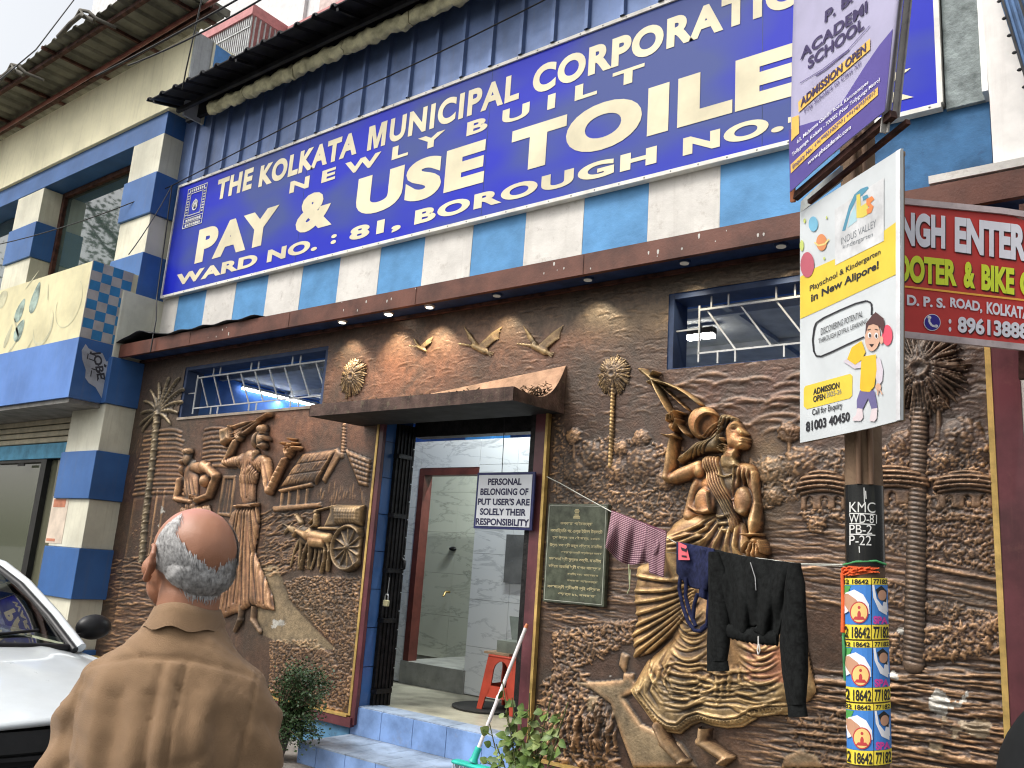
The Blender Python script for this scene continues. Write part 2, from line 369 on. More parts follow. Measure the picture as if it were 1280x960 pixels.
for dx in (-.065, .065): MB().box(p+np.array((dx-.05,-.045,-.02)), p+np.array((dx+.05,.045,.008))).build('diffuser', mat('lit_diffuser', (.9,.9,.9), .4, emit=((1, .98, .92), 25)), t)
MB().bar(p+np.array((0,0,.06)), (p[0], p[1], 3.69), .02).build('rod', blk, t)
ld = bpy.data.lights.new('lamp_light', 'AREA'); ld.energy = 16; ld.size = .25; ld.color = (1, .98, .93); lo = bpy.data.objects.new('lamp_light', ld); COL.objects.link(lo); lo.location = (p[0], p[1], p[2]-.03)
for c, e in (((-9.1, 1.93, 3.56), 14), ((-4.9, 1.9, 3.6), 75), ((-4.5, .7, 3.6), 48)):  # the two strips near the doorway are added fill for the marble interior
    ld = bpy.data.lights.new('tube_and_fill_light', 'AREA'); ld.shape = 'RECTANGLE'; ld.size = 1.1; ld.size_y = .06; ld.energy = e; ld.color = (.9, .97, 1.0)
    lo = bpy.data.objects.new('tube_and_fill_light', ld); COL.objects.link(lo); lo.location = c
t4 = tube_light((-4.6, 2.0, 3.65), 0, 1.2, 'added tube lamp brightening the marble cubicles behind the doorway')  # unseen tube, added to brighten the marble interior

# downlights in the soffit, the four faint ones are added to light the mural top
for i, (px, py, lit) in enumerate(((500, 397, 1), (443, 407, 1), (550, 388, 1), (860, 330, 1), (980, 309, 1), (632, 373, 1), (742, 352, 1))):
    q = aZ(px, py, 3.657); q[1] = -.14
    t = empty('downlight', q, ['bright round downlight under the beam above the canopy left half', 'downlight under the beam nearest the left window', 'downlight under the beam above the middle flying bird', 'added dim downlight under the beam over the right window', 'added dim downlight under the beam beside the kindergarten banner', 'added dim downlight under the beam above the largest bird', 'added dim downlight under the beam left of the right window'][i], 'lamp', 'downlights under the beam')
    MB().tube([(q[0], q[1], 3.659), (q[0], q[1], 3.645)], [.045, .04], 16).build('rim', alu if i < 3 else navy, t)
    mm = (mat('downlight_lens', (.9, .9, .88), .3, emit=((1, .93, .8), 14)) if i == 0 else mat('downlight_lens_dim', (.9, .9, .88), .3, emit=((1, .93, .8), 2.2)) if i < 3 else mat('downlight_lens_faint', (.2, .19, .17), .3, emit=((1, .93, .8), .12))) if lit else mat('dark_lens', (.1, .1, .1), .2)
    MB().tube([(q[0], q[1], 3.6445), (q[0], q[1], 3.640)], .03, 14).build('lens', mm, t)
    if lit:
        ld = bpy.data.lights.new('downlight_beam', 'SPOT'); ld.energy = 34 if i < 3 else 15; ld.spot_size = R(95); ld.spot_blend = .7; ld.color = (1, .86, .62); ld.shadow_soft_size = .03
        lo = bpy.data.objects.new('downlight_beam', ld); COL.objects.link(lo); lo.location = (q[0], q[1]-.02, 3.63); lo.rotation_euler = (R(12), 0, 0)

# doorway: maroon frame, blue tiled jamb, inner marble walls
m_btile = mat('blue_wall_tile', (.045, .11, .27), .2, var=.12, scale=2, dirt=.06)
z = .45
while z < 2.78:
    MB().box((-5.209, .014, z+.003), (-5.199, .325, min(z+.30, 2.79))).build('tile', m_btile, TB); z += .304
MB().box((-5.205, .0, 2.785), (-3.60, .46, 2.83)).build('door_lintel', blk, TB)
MB().box((-5.15, .30, 2.655), (-3.66, .42, 2.784)).build('rolled_shutter_case', blk, TB)
# marble partition at Y 1.33 with the inner doorway, in tiles
Yp = 1.33
xa, xb = aY(490, 800, Yp)[0], aY(610, 800, Yp)[0]
dl, dr, dt = aY(521, 640, Yp)[0], aY(598, 600, Yp)[0], aY(560, 585, Yp)[2]
base = .66
def tile_wall(x0, x1, z0, z1, y, m, tw=.60, th=.40, xs=None, zs=None, g=.003, skip=None):
    x = xs if xs is not None else x0
    while x < x1-.01:
        zz = zs if zs is not None else z0
        while zz < z1-.01:
            a, b, c, d_ = max(x, x0)+g/2, min(x+tw, x1)-g/2, max(zz, z0)+g/2, min(zz+th, z1)-g/2
            if b-a > .01 and d_-c > .01 and not (skip and skip(a, b, c, d_)):
                MB().box((a, y, c), (b, y+.012, d_)).build('tile', m, TB)
            zz += th
        x += tw
top = 2.81
tile_wall(dr+.002, -3.4, .46, top, Yp, marble_w, .46, .42, dr+.002)
tile_wall(-6.9, dl-.002, .46, top, Yp, marble_w, .46, .42, dl-.462)
tile_wall(dl, dr, dt+.004, top, Yp, marble_w, .8, .6, dl, dt+.004)
m_grout = mat('grout', (.2, .2, .18), .9)
MB().box((-6.9, Yp+.012, .45), (dl, Yp+.12, top)).box((dr, Yp+.012, .45), (-3.4, Yp+.12, top)).box((dl, Yp+.0125, dt), (dr, Yp+.1195, top)).build('partition', m_grout, TB)
dfr = mat('brown_door_frame', (.10, .028, .02), .4, var=.2)
MB().box((dl, Yp-.01, base), (dl+.07, Yp+.11, dt-.0705)).build('inner_door_post', dfr, TB)
MB().box((dl, Yp-.01, dt-.07), (dr, Yp+.11, dt-.002)).build('inner_door_head', dfr, TB)
tile_wall(-8.2, dr+.8, .60, 2.81, 2.3, marble_g, .60, .45, dl-.3-1.8)
MB().box((-8.2, 2.313, .5), (dr+.8, 2.4, 2.81)).build('cubicle_wall', m_grout, TB)
MB().box((dl-.02, Yp-.02, .452), (dr+.02, 2.3, base)).build('cubicle_step', mat('cubicle_floor', (.25, .25, .22), .4, dirt=.3), TB)
p = aY(606, 550, 2.6)
MB().box((p[0]-.3, 2.6, 3.03), (p[0]+.1, 2.95, 3.5)).build('water_tank', mat('tank_blue', (.05,.25,.6), .4), TB)
MB().tube([aY(575, 568, 2.29)+np.array((0,-.02,0)), aY(585, 576, 2.28), aY(592, 560, 2.28)], .016, 6).build('white_hook', m_cl, TB)
# tap on the cubicle wall
q = aY(562, 740, 2.28)
MB().tube([q, q+np.array((0,-.07,0)), q+np.array((0,-.1,-.05))], .014, 6).build('tap', mat('brass', (.35,.25,.1), .3, metal=.8), TB)
q = aY(566, 686, 2.28); MB().ell(q, (.05,.03,.025)).build('latch', blk, TB)
# niche with dark mirror on the marble wall
q0, q1 = aY(634, 668, Yp-.02), aY(668, 731, Yp-.02)
MB().box((q0[0], Yp-.03, q1[2]), (q1[0], Yp-.002, q0[2])).build('niche_shelf', mat('niche_grey', (.14, .14, .13), .25), TB)

# maroon frame and black folded gate at the left jamb
MB().box((-5.237, -.034, .32), (-5.188, .0, 2.80)).build('door_frame_post', maroon, TB)
MB().box((-3.612, -.034, .40), (-3.523, .0, 2.80)).build('door_frame_post', maroon, TB)
G = empty('folding_gate', (-5.1, .2, .45), 'black iron gate folded against the left side of the doorway', 'gate')
for k in range(5):
    xx = -5.185+.010*k; yy = .13+.032*k
    MB().box((xx, yy, .455), (xx+.018, yy+.026, 2.74)).build('bar', blk, G)
MB().box((-5.198, .125, .456), (-5.186, .33, 2.745)).build('backing', blk, G)
for zz in (.55, 1.1, 1.5, 1.95, 2.45): MB().box((-5.196, .118, zz), (-5.125, .29, zz+.035)).build('strap', blk, G)
for k in range(14):
    z0 = .6+k*.15
    MB().bar((-5.128, .285, z0), (-5.128, .285, z0+.14), .014).build('lattice_link', blk, G)
MB().tube([(-5.125, .27, 1.62), (-5.085, .26, 1.60), (-5.085, .26, 1.54), (-5.125, .27, 1.53)], .011, 6).build('latch_loop', blk, G)
MB().box((-3.665, -.02, .455), (-3.615, .10, 2.74)).box((-3.70, .11, .455), (-3.672, .17, 2.74)).build('closing_bar', blk, G)
q = aY(483, 750, .10)
pl = empty('padlock', q, 'brass padlock hanging on the folded black gate', 'padlock')
MB().box(q+np.array((-.028,-.012,-.05)), q+np.array((.028,.012,.0))).build('body', mat('brass_lock', (.6,.55,.32), .3, metal=.5), pl, bevel=.006)
MB().tube([q+np.array(v) for v in ((-.018,0,-.004),(-.018,0,.03),(-.01,0,.045),(.01,0,.045),(.018,0,.03),(.018,0,-.004))], .005, 6).build('shackle', steel, pl)
MB().tube([q+np.array((.004,0,.04)), q+np.array((.012,.0,.18))], .003, 5).build('chain', steel, pl)

# entrance steps in pale blue tiles
ST = empty('entrance_steps', (-4.4, -.3, .1), 'two entrance steps faced with pale blue glossy tiles', 'steps')
m_t2 = mat('pale_blue_step_tile', (.20, .32, .58), .22, var=.18, scale=4, dirt=.3, bump=.1, dirtcol=(.2,.2,.2))
m_t3 = mat('worn_step_tile', (.27, .33, .42), .4, var=.22, scale=5, dirt=.5, bump=.15, dirtcol=(.15,.14,.12))
MB().box((-5.25, .006, .101), (-3.50, .22, .447)).box((-5.24, -.505, .101), (-3.42, .004, .236)).build('core', m_grout, ST)
def tiles(x0, x1, y0, y1, z0, z1, axis, tw, m, off=0):
    x = x0-off
    while x < x1-.01:
        a, b = max(x, x0)+.0025, min(x+tw, x1)-.0025
        if b-a > .02: MB().box((a, y0, z0), (b, y1, z1)).build('tile', m, ST)
        x += tw
tiles(-5.255, -3.50, -.006, .006, .247, .450, 'x', .333, m_t2)
tiles(-5.255, -3.50, .0075, .22, .4475, .457, 'x', .333, m_t3)
tiles(-5.245, -3.42, -.52, -.506, .101, .236, 'x', .305, m_t2, .1)
tiles(-5.245, -3.42, -.52, -.2605, .2365, .246, 'x', .305, m_t3, .1)
tiles(-5.245, -3.42, -.2595, -.0075, .2365, .246, 'x', .305, m_t3, .24)
MB().box((-5.25, -.505, .101), (-5.2405, .0, .236)).build('tile', m_t2, ST)
# pale blue painted plinth below the left mural
MB().box((-9.36, -.012, .10), (-5.262, .010, .30)).build('plinth', mat('plinth_blue', (.09,.22,.36), .6, dirt=.4), TB)
MB().box((-3.50, -.012, .10), (-.45, .010, .30)).build('plinth', mat('plinth_blue', (.09,.22,.36), .6), TB)

# ================================================================== DOOR CANOPY (curved concrete)
CN = empty('door_canopy', (-4.4, -.3, 2.75), 'dark brown concrete canopy with an upswept curved right side over the doorway', 'canopy')
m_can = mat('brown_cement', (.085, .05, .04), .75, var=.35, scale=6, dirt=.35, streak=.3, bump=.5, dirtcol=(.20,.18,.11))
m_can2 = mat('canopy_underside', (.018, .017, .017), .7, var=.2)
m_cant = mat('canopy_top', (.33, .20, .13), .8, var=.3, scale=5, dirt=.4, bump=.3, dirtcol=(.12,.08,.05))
def curve_up(t):   # height of the right edge from front (0) to wall (1)
    return -.02*math.sin(min(1, t/.65)*math.pi) + .30*max(0, (t-.45)/.55)**2.4
n = 24; nx = 26
def cz(u, t):       # u along width, t depth
    return 2.785 + curve_up(t)*(u**1.0)*.95 + .10*max(0, (t-.3)/.7)**2*(1-u)
XA, XB = -5.47, -3.40
top_v, bot_v = [], []
for j in range(n+1):
    t = j/n; yy = -.60+.60*t
    for i in range(nx+1):
        u = i/nx; xx = XA+(XB-XA)*u; top_v.append((xx, yy, cz(u, t))); bot_v.append((xx, yy, 2.695 + .02*t))
W = nx+1
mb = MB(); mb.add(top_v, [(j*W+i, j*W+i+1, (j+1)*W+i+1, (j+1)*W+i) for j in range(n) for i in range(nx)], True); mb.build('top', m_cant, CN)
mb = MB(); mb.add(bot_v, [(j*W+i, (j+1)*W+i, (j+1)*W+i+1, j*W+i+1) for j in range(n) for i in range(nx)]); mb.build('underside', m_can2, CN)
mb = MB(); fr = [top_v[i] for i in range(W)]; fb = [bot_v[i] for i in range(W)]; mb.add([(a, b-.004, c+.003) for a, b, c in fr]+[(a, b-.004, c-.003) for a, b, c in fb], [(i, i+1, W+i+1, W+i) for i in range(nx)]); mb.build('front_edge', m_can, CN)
for s, nm in ((nx, 'right_side'), (0, 'left_side')):
    mb = MB(); sg = .004 if s else -.004; a = [top_v[j*W+s] for j in range(n+1)]; b = [bot_v[j*W+s] for j in range(n+1)]
    m = n+1; mb.add([(p[0]+sg, p[1]-(.004 if k == 0 else 0), p[2]+.003) for k, p in enumerate(a)]+[(p[0]+sg, p[1]-(.004 if k == 0 else 0), p[2]-.003) for k, p in enumerate(b)], [(i, i+1, m+i+1, m+i) for i in range(n)]); mb.build('side_edge', m_can, CN)
random.seed(5); mb = MB()
for k in range(150):
    xx = -3.42-abs(random.gauss(0, .16)); yy = random.uniform(-.36, -.10); u = (xx-XA)/(XB-XA); zz = cz(u, (yy+.6)/.6)+.012
    a = random.uniform(0, 6.28); l = random.uniform(.02, .06)
    mb.bar((xx, yy, zz), (xx+math.cos(a)*l, yy+math.sin(a)*l, zz+random.uniform(0, .03)), .006, .004)
for k in range(60):
    xx = random.uniform(-5.2, -3.6); yy = random.uniform(-.58, -.45); u = (xx-XA)/(XB-XA); zz = cz(u, (yy+.6)/.6)+.006
    a = random.uniform(0, 6.28); l = random.uniform(.02, .05); mb.bar((xx, yy, zz), (xx+math.cos(a)*l, yy+math.sin(a)*l, zz+random.uniform(0, .03)), .008, .006)
o = mb.build('dead_leaves', mat('dead_leaves', (.09, .055, .03), .9, var=.4), None); tag(o, 'dry leaves and twigs lying on the door canopy', 'leaves', kind='stuff')
mb = MB(); rsp = random.Random(31)
for k in range(26):
    xx = rsp.choice((-7.3, -5.6, -4.9, -3.2, -2.4, -1.9))+rsp.gauss(0, .16); zz = rsp.uniform(3.655, 3.765); a = rsp.uniform(.003, .009); h = a*rsp.uniform(1, 4)
    mb.add([(xx+a*math.cos(t), -.3012, zz+(h if math.sin(t) < 0 else a)*math.sin(t)) for t in np.linspace(0, 6.28, 8)[:-1]], [tuple(range(7))])
mb.build('paint_splash', mat('paint_splash', (.5,.48,.44), .7), TB)
# ================================================================== BIG SIGNBOARD
SG = empty('signboard', (-5, .1, 4.5), 'long royal blue signboard with cream capitals reading PAY & USE TOILET', 'sign')
m_sb = bpy.data.materials.new('blue_sign_vinyl'); m_sb.use_nodes = True; nt = m_sb.node_tree; b = nt.nodes['Principled BSDF']
tc = N(nt, 'ShaderNodeTexCoord'); mp = N(nt, 'ShaderNodeMapping'); mp.inputs['Scale'].default_value = (.55, 1, 1.1); mp.inputs['Rotation'].default_value = (0, R(30), 0); nz = N(nt, 'ShaderNodeTexNoise', Scale=1.1, Detail=2.0)
mx = N(nt, 'ShaderNodeMixRGB'); mx.inputs[1].default_value = (.006, .016, .44, 1); mx.inputs[2].default_value = (.040, .066, .25, 1)
rr = N(nt, 'ShaderNodeMapRange'); rr.inputs[1].default_value = .42; rr.inputs[2].default_value = .58
nt.links.new(tc.outputs['Object'], mp.inputs[0]); nt.links.new(mp.outputs[0], nz.inputs[0]); nt.links.new(nz.outputs[0], rr.inputs[0]); nt.links.new(rr.outputs[0], mx.inputs[0]); nt.links.new(mx.outputs[0], b.inputs['Base Color'])
b.inputs['Roughness'].default_value = .5; b.inputs['Specular IOR Level'].default_value = .2
x0, x1, z0, z1 = -9.30, -.90, 4.475, 5.86
MB().box((x0, .10, z0), (x1, .149, z1)).build('board', m_sb, SG)
m_fr = mat('white_sign_edge', (.72, .70, .64), .4, var=.1, dirt=.15)
for a, b_ in (((x0-.02, .085, z0-.03), (x1+.02, .148, z0)), ((x0-.02, .085, z1), (x1+.02, .148, z1+.03)), ((x0-.02, .086, z0), (x0, .148, z1)), ((x1, .086, z0), (x1+.03, .148, z1))):
    MB().box(a, b_).build('frame', m_fr, SG)
m_let = mat('cream_lettering', (.72, .65, .45), .45, var=.12, scale=1.2)
def sign_word(t, a, b_, c, d_, bold=.045, sp=1.12, shear=0.0):
    mb = MB(); put_text(mb, t, (0, .10, 0), FX, FZ, a, b_, c, d_, FN, .004, bold, shear, spacing=sp); mb.build('lettering', m_let, SG, recalc=False)
sign_word('THE', -8.47, -7.80, 5.51, 5.77)
sign_word('KOLKATA', -7.67, -6.10, 5.49, 5.75, .05)
mb = MB(); mb.add([(-5.95+.25*x, .096, 5.48+.26*z) for x, z in ((0,0),(.23,0),(.23,.60),(.40,0),(.60,0),(.77,.60),(.77,0),(1,0),(1,1),(.68,1),(.5,.36),(.32,1),(0,1))], [(0,1,2,11,12),(2,3,10,11),(3,4,10),(4,5,9,10),(5,6,7,8,9)]); mb.build('lettering', m_let, SG, recalc=False); sign_word('UNICIPAL', -5.65, -4.10, 5.48, 5.74, .04, 1.15)
sign_word('CORPORATION', -3.96, -1.42, 5.47, 5.73, .05)
sign_word('NEWLY', -7.10, -4.92, 5.29, 5.425, .04, 1.75)
sign_word('BUILT', -4.66, -2.90, 5.285, 5.42, .04, 1.75)
sign_word('PAY', -8.71, -7.24, 4.79-.01, 5.20, .06)
sign_word('&', -6.92, -6.35, 4.79, 5.21, .055)
sign_word('USE', -6.02, -4.42, 4.79, 5.205, .06)
sign_word('TOILET', -4.14, -1.22, 4.79, 5.195, .06)
sign_word('WARD', -9.04, -7.50, 4.56, 4.70, .05, 1.1)
sign_word('NO.', -7.33, -6.53, 4.56, 4.70, .05, 1.1)
sign_word(':', -6.33, -6.25, 4.58, 4.68, .05)
sign_word('81,', -6.06, -5.37, 4.54, 4.70, .05, 1.1)
sign_word('BOROUGH', -5.20, -2.77, 4.56, 4.70, .05, 1.15)
sign_word('NO.', -2.56, -1.83, 4.56, 4.70, .05, 1.1)
sign_word('-', -1.80, -1.68, 4.605, 4.645, .05)
sign_word('X', -1.50, -1.03, 4.56, 4.76, .05)
# crest: nested bordered frame with a round flame device
mb = MB(); m_cr = mat('crest_white', (.66, .66, .62), .5)
ex0, ex1, ez0, ez1 = -9.09, -8.69, 5.28, 5.79
def frame_ring(a, b_, c, d_, t):
    for q in (((a, .093, c), (b_, .0985, c+t)), ((a, .0935, d_-t), (b_, .0985, d_)), ((a, .094, c+t), (a+t, .0985, d_-t)), ((b_-t, .0942, c+t), (b_, .0985, d_-t))): mb.box(*q)
frame_ring(ex0, ex1, ez0, ez1, .008); frame_ring(ex0+.07, ex1-.07, ez0+.15, ez1-.07, .008)
for z in (ez0+.06, ez0+.12): mb.box((ex0+.01, .0925, z), (ex1-.01, .098, z+.006))
for k in range(9):
    z = ez0+.16+.035*k; mb.box((ex0+.018, .0933, z), (ex0+.055, .098, z+.016)); mb.box((ex1-.055, .0933, z), (ex1-.018, .098, z+.016))
for k in range(8):
    x = ex0+.05+.04*k; mb.box((x, .0937, ez1-.055), (x+.022, .098, ez1-.02)); mb.box((x, .0937, ez0+.018), (x+.026, .098, ez0+.048)); mb.box((x, .0937, ez0+.076), (x+.026, .098, ez0+.106))
cx, cz_ = -8.89, ez0+.27
for k in range(20):
    a = 2*math.pi*k/20; mb.bar((cx+.05*math.cos(a), .095, cz_+.062*math.sin(a)), (cx+.05*math.cos(a+.33), .095, cz_+.062*math.sin(a+.33)), .006, .014)
for dx, h in ((-.025, .06), (0, .10), (.025, .06), (-.012, .03), (.012, .03)):
    mb.add([(cx+dx-.012, .094, cz_-.03), (cx+dx+.012, .094, cz_-.03), (cx+dx+.006, .094, cz_+h*.5), (cx+dx, .094, cz_+h), (cx+dx-.008, .094, cz_+h*.4)], [(0,1,2,3,4)])
mb.build('crest', m_cr, SG)
mb = MB()
for k in range(40):
    for zz in (4.46, 5.875): mb.ell((-9.25+.213*k, .084, zz), (.007,.004,.007), 8, 4)
mb.build('frame_screws', steel, SG)
for xx in (-6.86, -4.42, -1.98): MB().box((xx, .0985, 4.476), (xx+.004, .1, 5.859)).build('sheet_joint', navy, SG)

# ================================================================== LEFT BUILDING
LB = empty('striped_shop_building', (-12, 1, 0), 'two storey cream building with blue and white banded pilasters at the left', 'building')
fasc = -.30
def pil(xl, xr, yf, z0, n, first_blue, y1=1.0, h=.53, side='blue'):
    z = z0
    for k in range(n):
        blue = (k % 2 == 0) == first_blue
        pr = .03 if blue else 0
        MB().box((xl-pr*.6, yf-pr, z), (xr+pr, y1, z+h-.002)).build('pilaster_block', blue_b if blue else white_p if False else (blue_b if blue else m_pw), LB, bevel=.006); z += h
m_pw = mat('pilaster_white', (.64, .62, .50), .6, var=.10, scale=2, streak=.5, dirt=.2, dirtcol=(.35,.3,.2))
pil(-10.05, -9.33, -.35, -.09, 2, True); pil(-10.05, -9.30, -.35, .97, 5, True); pil(-10.05, -9.33, -.35, 3.62, 1, False, h=.80)
pil(-10.09, -9.39, -.16, 4.422, 1, True, h=.528); pil(-10.09, -9.39, -.16, 4.95, 1, False, h=.50); pil(-10.09, -9.39, -.16, 5.45, 1, True); pil(-10.09, -9.39, -.16, 5.98, 1, False, h=.525)
# second pilaster and blue head band over the window
pil(-13.35, -12.52, -.16, 4.38, 4, True, y1=.6)
pil(-17.1, -16.2, -.16, 4.38, 5, False, y1=.6); 
MB().box((-19, -.155, 6.515), (-9.39, .5, 6.80)).build('head_band', blue_b, LB)
MB().box((-10.08, -.1555, 6.505), (-9.392, .5, 6.7)).build('head_block', blue_b, LB)
MB().box((-19, -.20, 6.80), (-8.98, .88, 7.72)).build('fascia_wall', cream, LB)
MB().box((-8.979, -.195, 6.6), (-8.955, .04, 7.72)).build('grey_side_wall', mat('grey_side', (.42, .44, .46), .7, streak=.4, var=.1), LB)
MB().box((-8.979, .04, 6.6), (-8.94, .07, 7.70)).build('white_corner', m_pw, LB); MB().prism([(-8.975, .071, 6.6), (-8.975, .071, 7.70), (-8.975, .9, 7.62), (-8.975, .9, 6.6)], (.02, 0, 0)).build('blue_side_wall', mat('blue_tarp', (.07,.22,.5), .5), LB)
# upper windows
wn = MB().box((-12.5, .10, 4.2), (-12.42, .20, 6.5)).box((-12.42, .10, 6.43), (-10.1, .2, 6.5)).build('window', rust, LB)
MB().box((-12.42, .15, 4.2), (-10.1, .17, 6.43)).build('pane', glass, wn)
wn = MB().box((-16.2, .10, 4.2), (-16.1, .20, 6.5)).build('window', rust, LB)
MB().box((-16.1, .15, 4.2), (-13.36, .17, 6.5)).build('pane', glass, wn)
MB().box((-19, .21, 0), (-10.0, .8, 6.6)).build('wall', mat('shop_wall', (.3,.3,.27), .8), LB)
# projecting box sign over the shop
m_box = mat('cream_box_panel', (.68, .62, .38), .55, var=.14, scale=1.3, streak=.3, dirt=.2, dirtcol=(.45,.45,.35))
MB().box((-19, -.73, 3.765), (-9.37, -.05, 4.65)).build('sign_box_top', m_box, LB)
m_bf = mat('blue_box_panel', (.10, .22, .55), .45, var=.1, scale=1.5, streak=.25, dirtcol=(.2,.3,.5))
MB().box((-19, -.735, 3.09), (-9.37, -.05, 3.762)).build('sign_box_bottom', m_bf, LB)
MB().box((-19, -.7, 3.04), (-9.42, -.06, 3.089)).build('box_underside', mat('box_soffit', (.25,.24,.22), .7, dirt=.3), LB)
# right side of the box: check pattern sheet above dark blue
mb = MB(); m_c1 = mat('check_blue', (.03, .20, .42), .5, var=.1); m_c2 = mat('check_grey', (.42, .40, .38), .6, var=.1)
for i in range(4):
    for j in range(8):
        y0_, y1_ = -.73+.1175*i, -.73+.1175*(i+1); a, c = 3.77+.11*j, 3.77+.11*(j+1); mb.cur = (i+j+1) % 2
        mb.add([(-9.358, y0_, a), (-9.358, y1_, a), (-9.358, y1_, c), (-9.358, y0_, c)], [(0,1,2,3)])
mb.build('check_panel', [m_c1, m_c2], LB)
MB().box((-9.369, -.738, 3.765), (-9.360, -.255, 4.652)).build('side_panel', m_c2, LB)
MB().box((-9.369, -.738, 3.09), (-9.357, -.30, 3.763)).build('side_panel', blue_b, LB)
# torn poster with marks on the side panel
random.seed(12)
ol = [(-.66,3.70),(-.62,3.66),(-.50,3.63),(-.46,3.645),(-.40,3.56),(-.36,3.58),(-.345,3.40),(-.35,3.16),(-.36,3.12),(-.41,3.18),(-.47,3.25),(-.55,3.28),(-.60,3.33),(-.61,3.42),(-.665,3.52),(-.69,3.62)]
MB().add([(-9.3535, y, z) for y, z in ol], [tuple(range(len(ol)))]).build('torn_poster', mat('poster_grey', (.38, .40, .44), .8, dirt=.2), LB)
mb = MB(); put_text(mb, 'JOBE', (-9.3525, 0, 0), (0, .35, -.94), (0, .94, .35), -3.60, -3.28, .70+.0, .82, (1, 0, 0), .0008, .03)
for yy, zz, w_, h_ in ((-.60,3.60,.09,.012),(-.60,3.54,.09,.012),(-.62,3.545,.012,.06),(-.49,3.42,.05,.014),(-.42,3.36,.05,.014),(-.55,3.44,.09,.012),(-.55,3.36,.012,.07),(-.47,3.33,.012,.06),(-.42,3.5,.03,.03),(-.52,3.5,.05,.012)):
    mb.add([(-9.3525, yy, zz), (-9.3525, yy+w_, zz-.01), (-9.3525, yy+w_, zz+h_-.01), (-9.3525, yy, zz+h_)], [(0,1,2,3)])
mb.build('poster_print', mat('poster_ink', (.05, .05, .06), .8), LB)
# painted ornament on the cream box: leaf shapes and rings
mb = MB(); m_or = mat('faded_blue_motif', (.34, .44, .38), .6, var=.3); m_og = mat('faded_grey_motif', (.54, .52, .35), .6)
def leaf2d(mb, cx, cz, l, w_, ang, y=-.7325):
    p = []
    for k in range(14):
        a = 2*math.pi*k/14; x_ = l*math.cos(a); z_ = w_*math.sin(a)*(1-.35*math.cos(a)); p.append((cx+x_*math.cos(ang)-z_*math.sin(ang), y, cz+x_*math.sin(ang)+z_*math.cos(ang)))
    mb.add(p, [tuple(range(14))])
def px_box(px, py): q = aY(px, py, -.7325); return q[0], q[2]
for px, py, l, w_, a, c in ((25,388,.16,.10,1.1,0),(24,413,.15,.11,1.0,0),(44,372,.20,.10,1.35,0),(4,373,.12,.12,.5,1),(20,408,.20,.02,2.3,1),(10,420,.16,.05,1.2,1),(60,365,.12,.012,1.9,1),(40,350,.18,.01,.6,1),(34,436,.2,.015,.9,1),(14,436,.2,.02,.7,1)):
    mb.cur = c; cx, cz2 = px_box(px, py); leaf2d(mb, cx, cz2, l, w_, a)
mb.cur = 1
for px, py, rr_ in ((54, 408, .24), (86, 378, .3)):
    cx, cz2 = px_box(px, py)
    for k in range(26):
        a = 3.0+k*.16; r0, r1 = rr_, rr_-.05*math.sin(math.pi*k/26) if rr_ < .28 else rr_-.012
        q = [(cx+r*math.cos(b_), -.7328, cz2+r*math.sin(b_)) for r, b_ in ((r0, a), (r0, a+.16), (r1, a+.16), (r1, a))]; mb.add(q, [(0,1,2,3)])
mb.build('painted_motif', [m_or, m_og], LB)
# shop shutter slats, blue rail, glass door
m_sh = mat('cream_shutter', (.52, .47, .34), .55, var=.12, streak=.2, dirt=.15, dirtcol=(.3,.25,.15))
z = 2.74
while z < 3.2:
    MB().box((-19, -.13, z), (-10.06, -.09, z+.066)).build('shutter_slat', m_sh, LB, bevel=.012); z += .078
MB().box((-19, -.14, 2.54), (-10.06, -.10, 2.725)).build('shutter_rail', mat('sky_blue_rail', (.08,.32,.5), .5, dirt=.2), LB)
q = aY(27, 581, -.145); MB().box((q[0]-.09, -.155, q[2]-.015), (q[0]+.09, -.14, q[2]+.015)).build('handle', blk, LB)
dg = MB().box((-11.12, -.12, .1), (-10.98, -.02, 2.535)).box((-12.5, -.12, 2.50), (-11.12, -.02, 2.535)).build('shop_door', mat('dark_door_metal', (.02, .02, .018), .4), LB)
MB().box((-13.6, -.06, .1), (-11.12, -.045, 2.50)).build('pane', glass_mat('shop_glass', (.10, .11, .075), .05), dg); MB().box((-10.98, -.05, .1), (-10.06, -.035, 2.53)).build('pane', glass_mat('side_glass', (.12, .12, .08), .06), dg)
# faded notices on the pilaster
mb = MB(); n0 = -.3525
for px, py, w_, h_, c in ((62+15, 640, .16, .05, 0), (74, 668, .16, .03, 0)): pass
q = aY(76, 634, -.3525); 
pp = MB().box((q[0]-.22, -.3535, q[2]-.40), (q[0]+.16, -.3515, q[2]+.12)).build('notice', mat('notice_paper', (.62,.52,.42), .8, var=.1), LB)
MB().box((q[0]-.18, -.3555, q[2]+.0), (q[0]+.10, -.3536, q[2]+.09)).box((q[0]-.2, -.3555, q[2]-.38), (q[0]+.0, -.3536, q[2]-.35)).build('red_print', mat('faded_red', (.5,.2,.12), .8), pp)
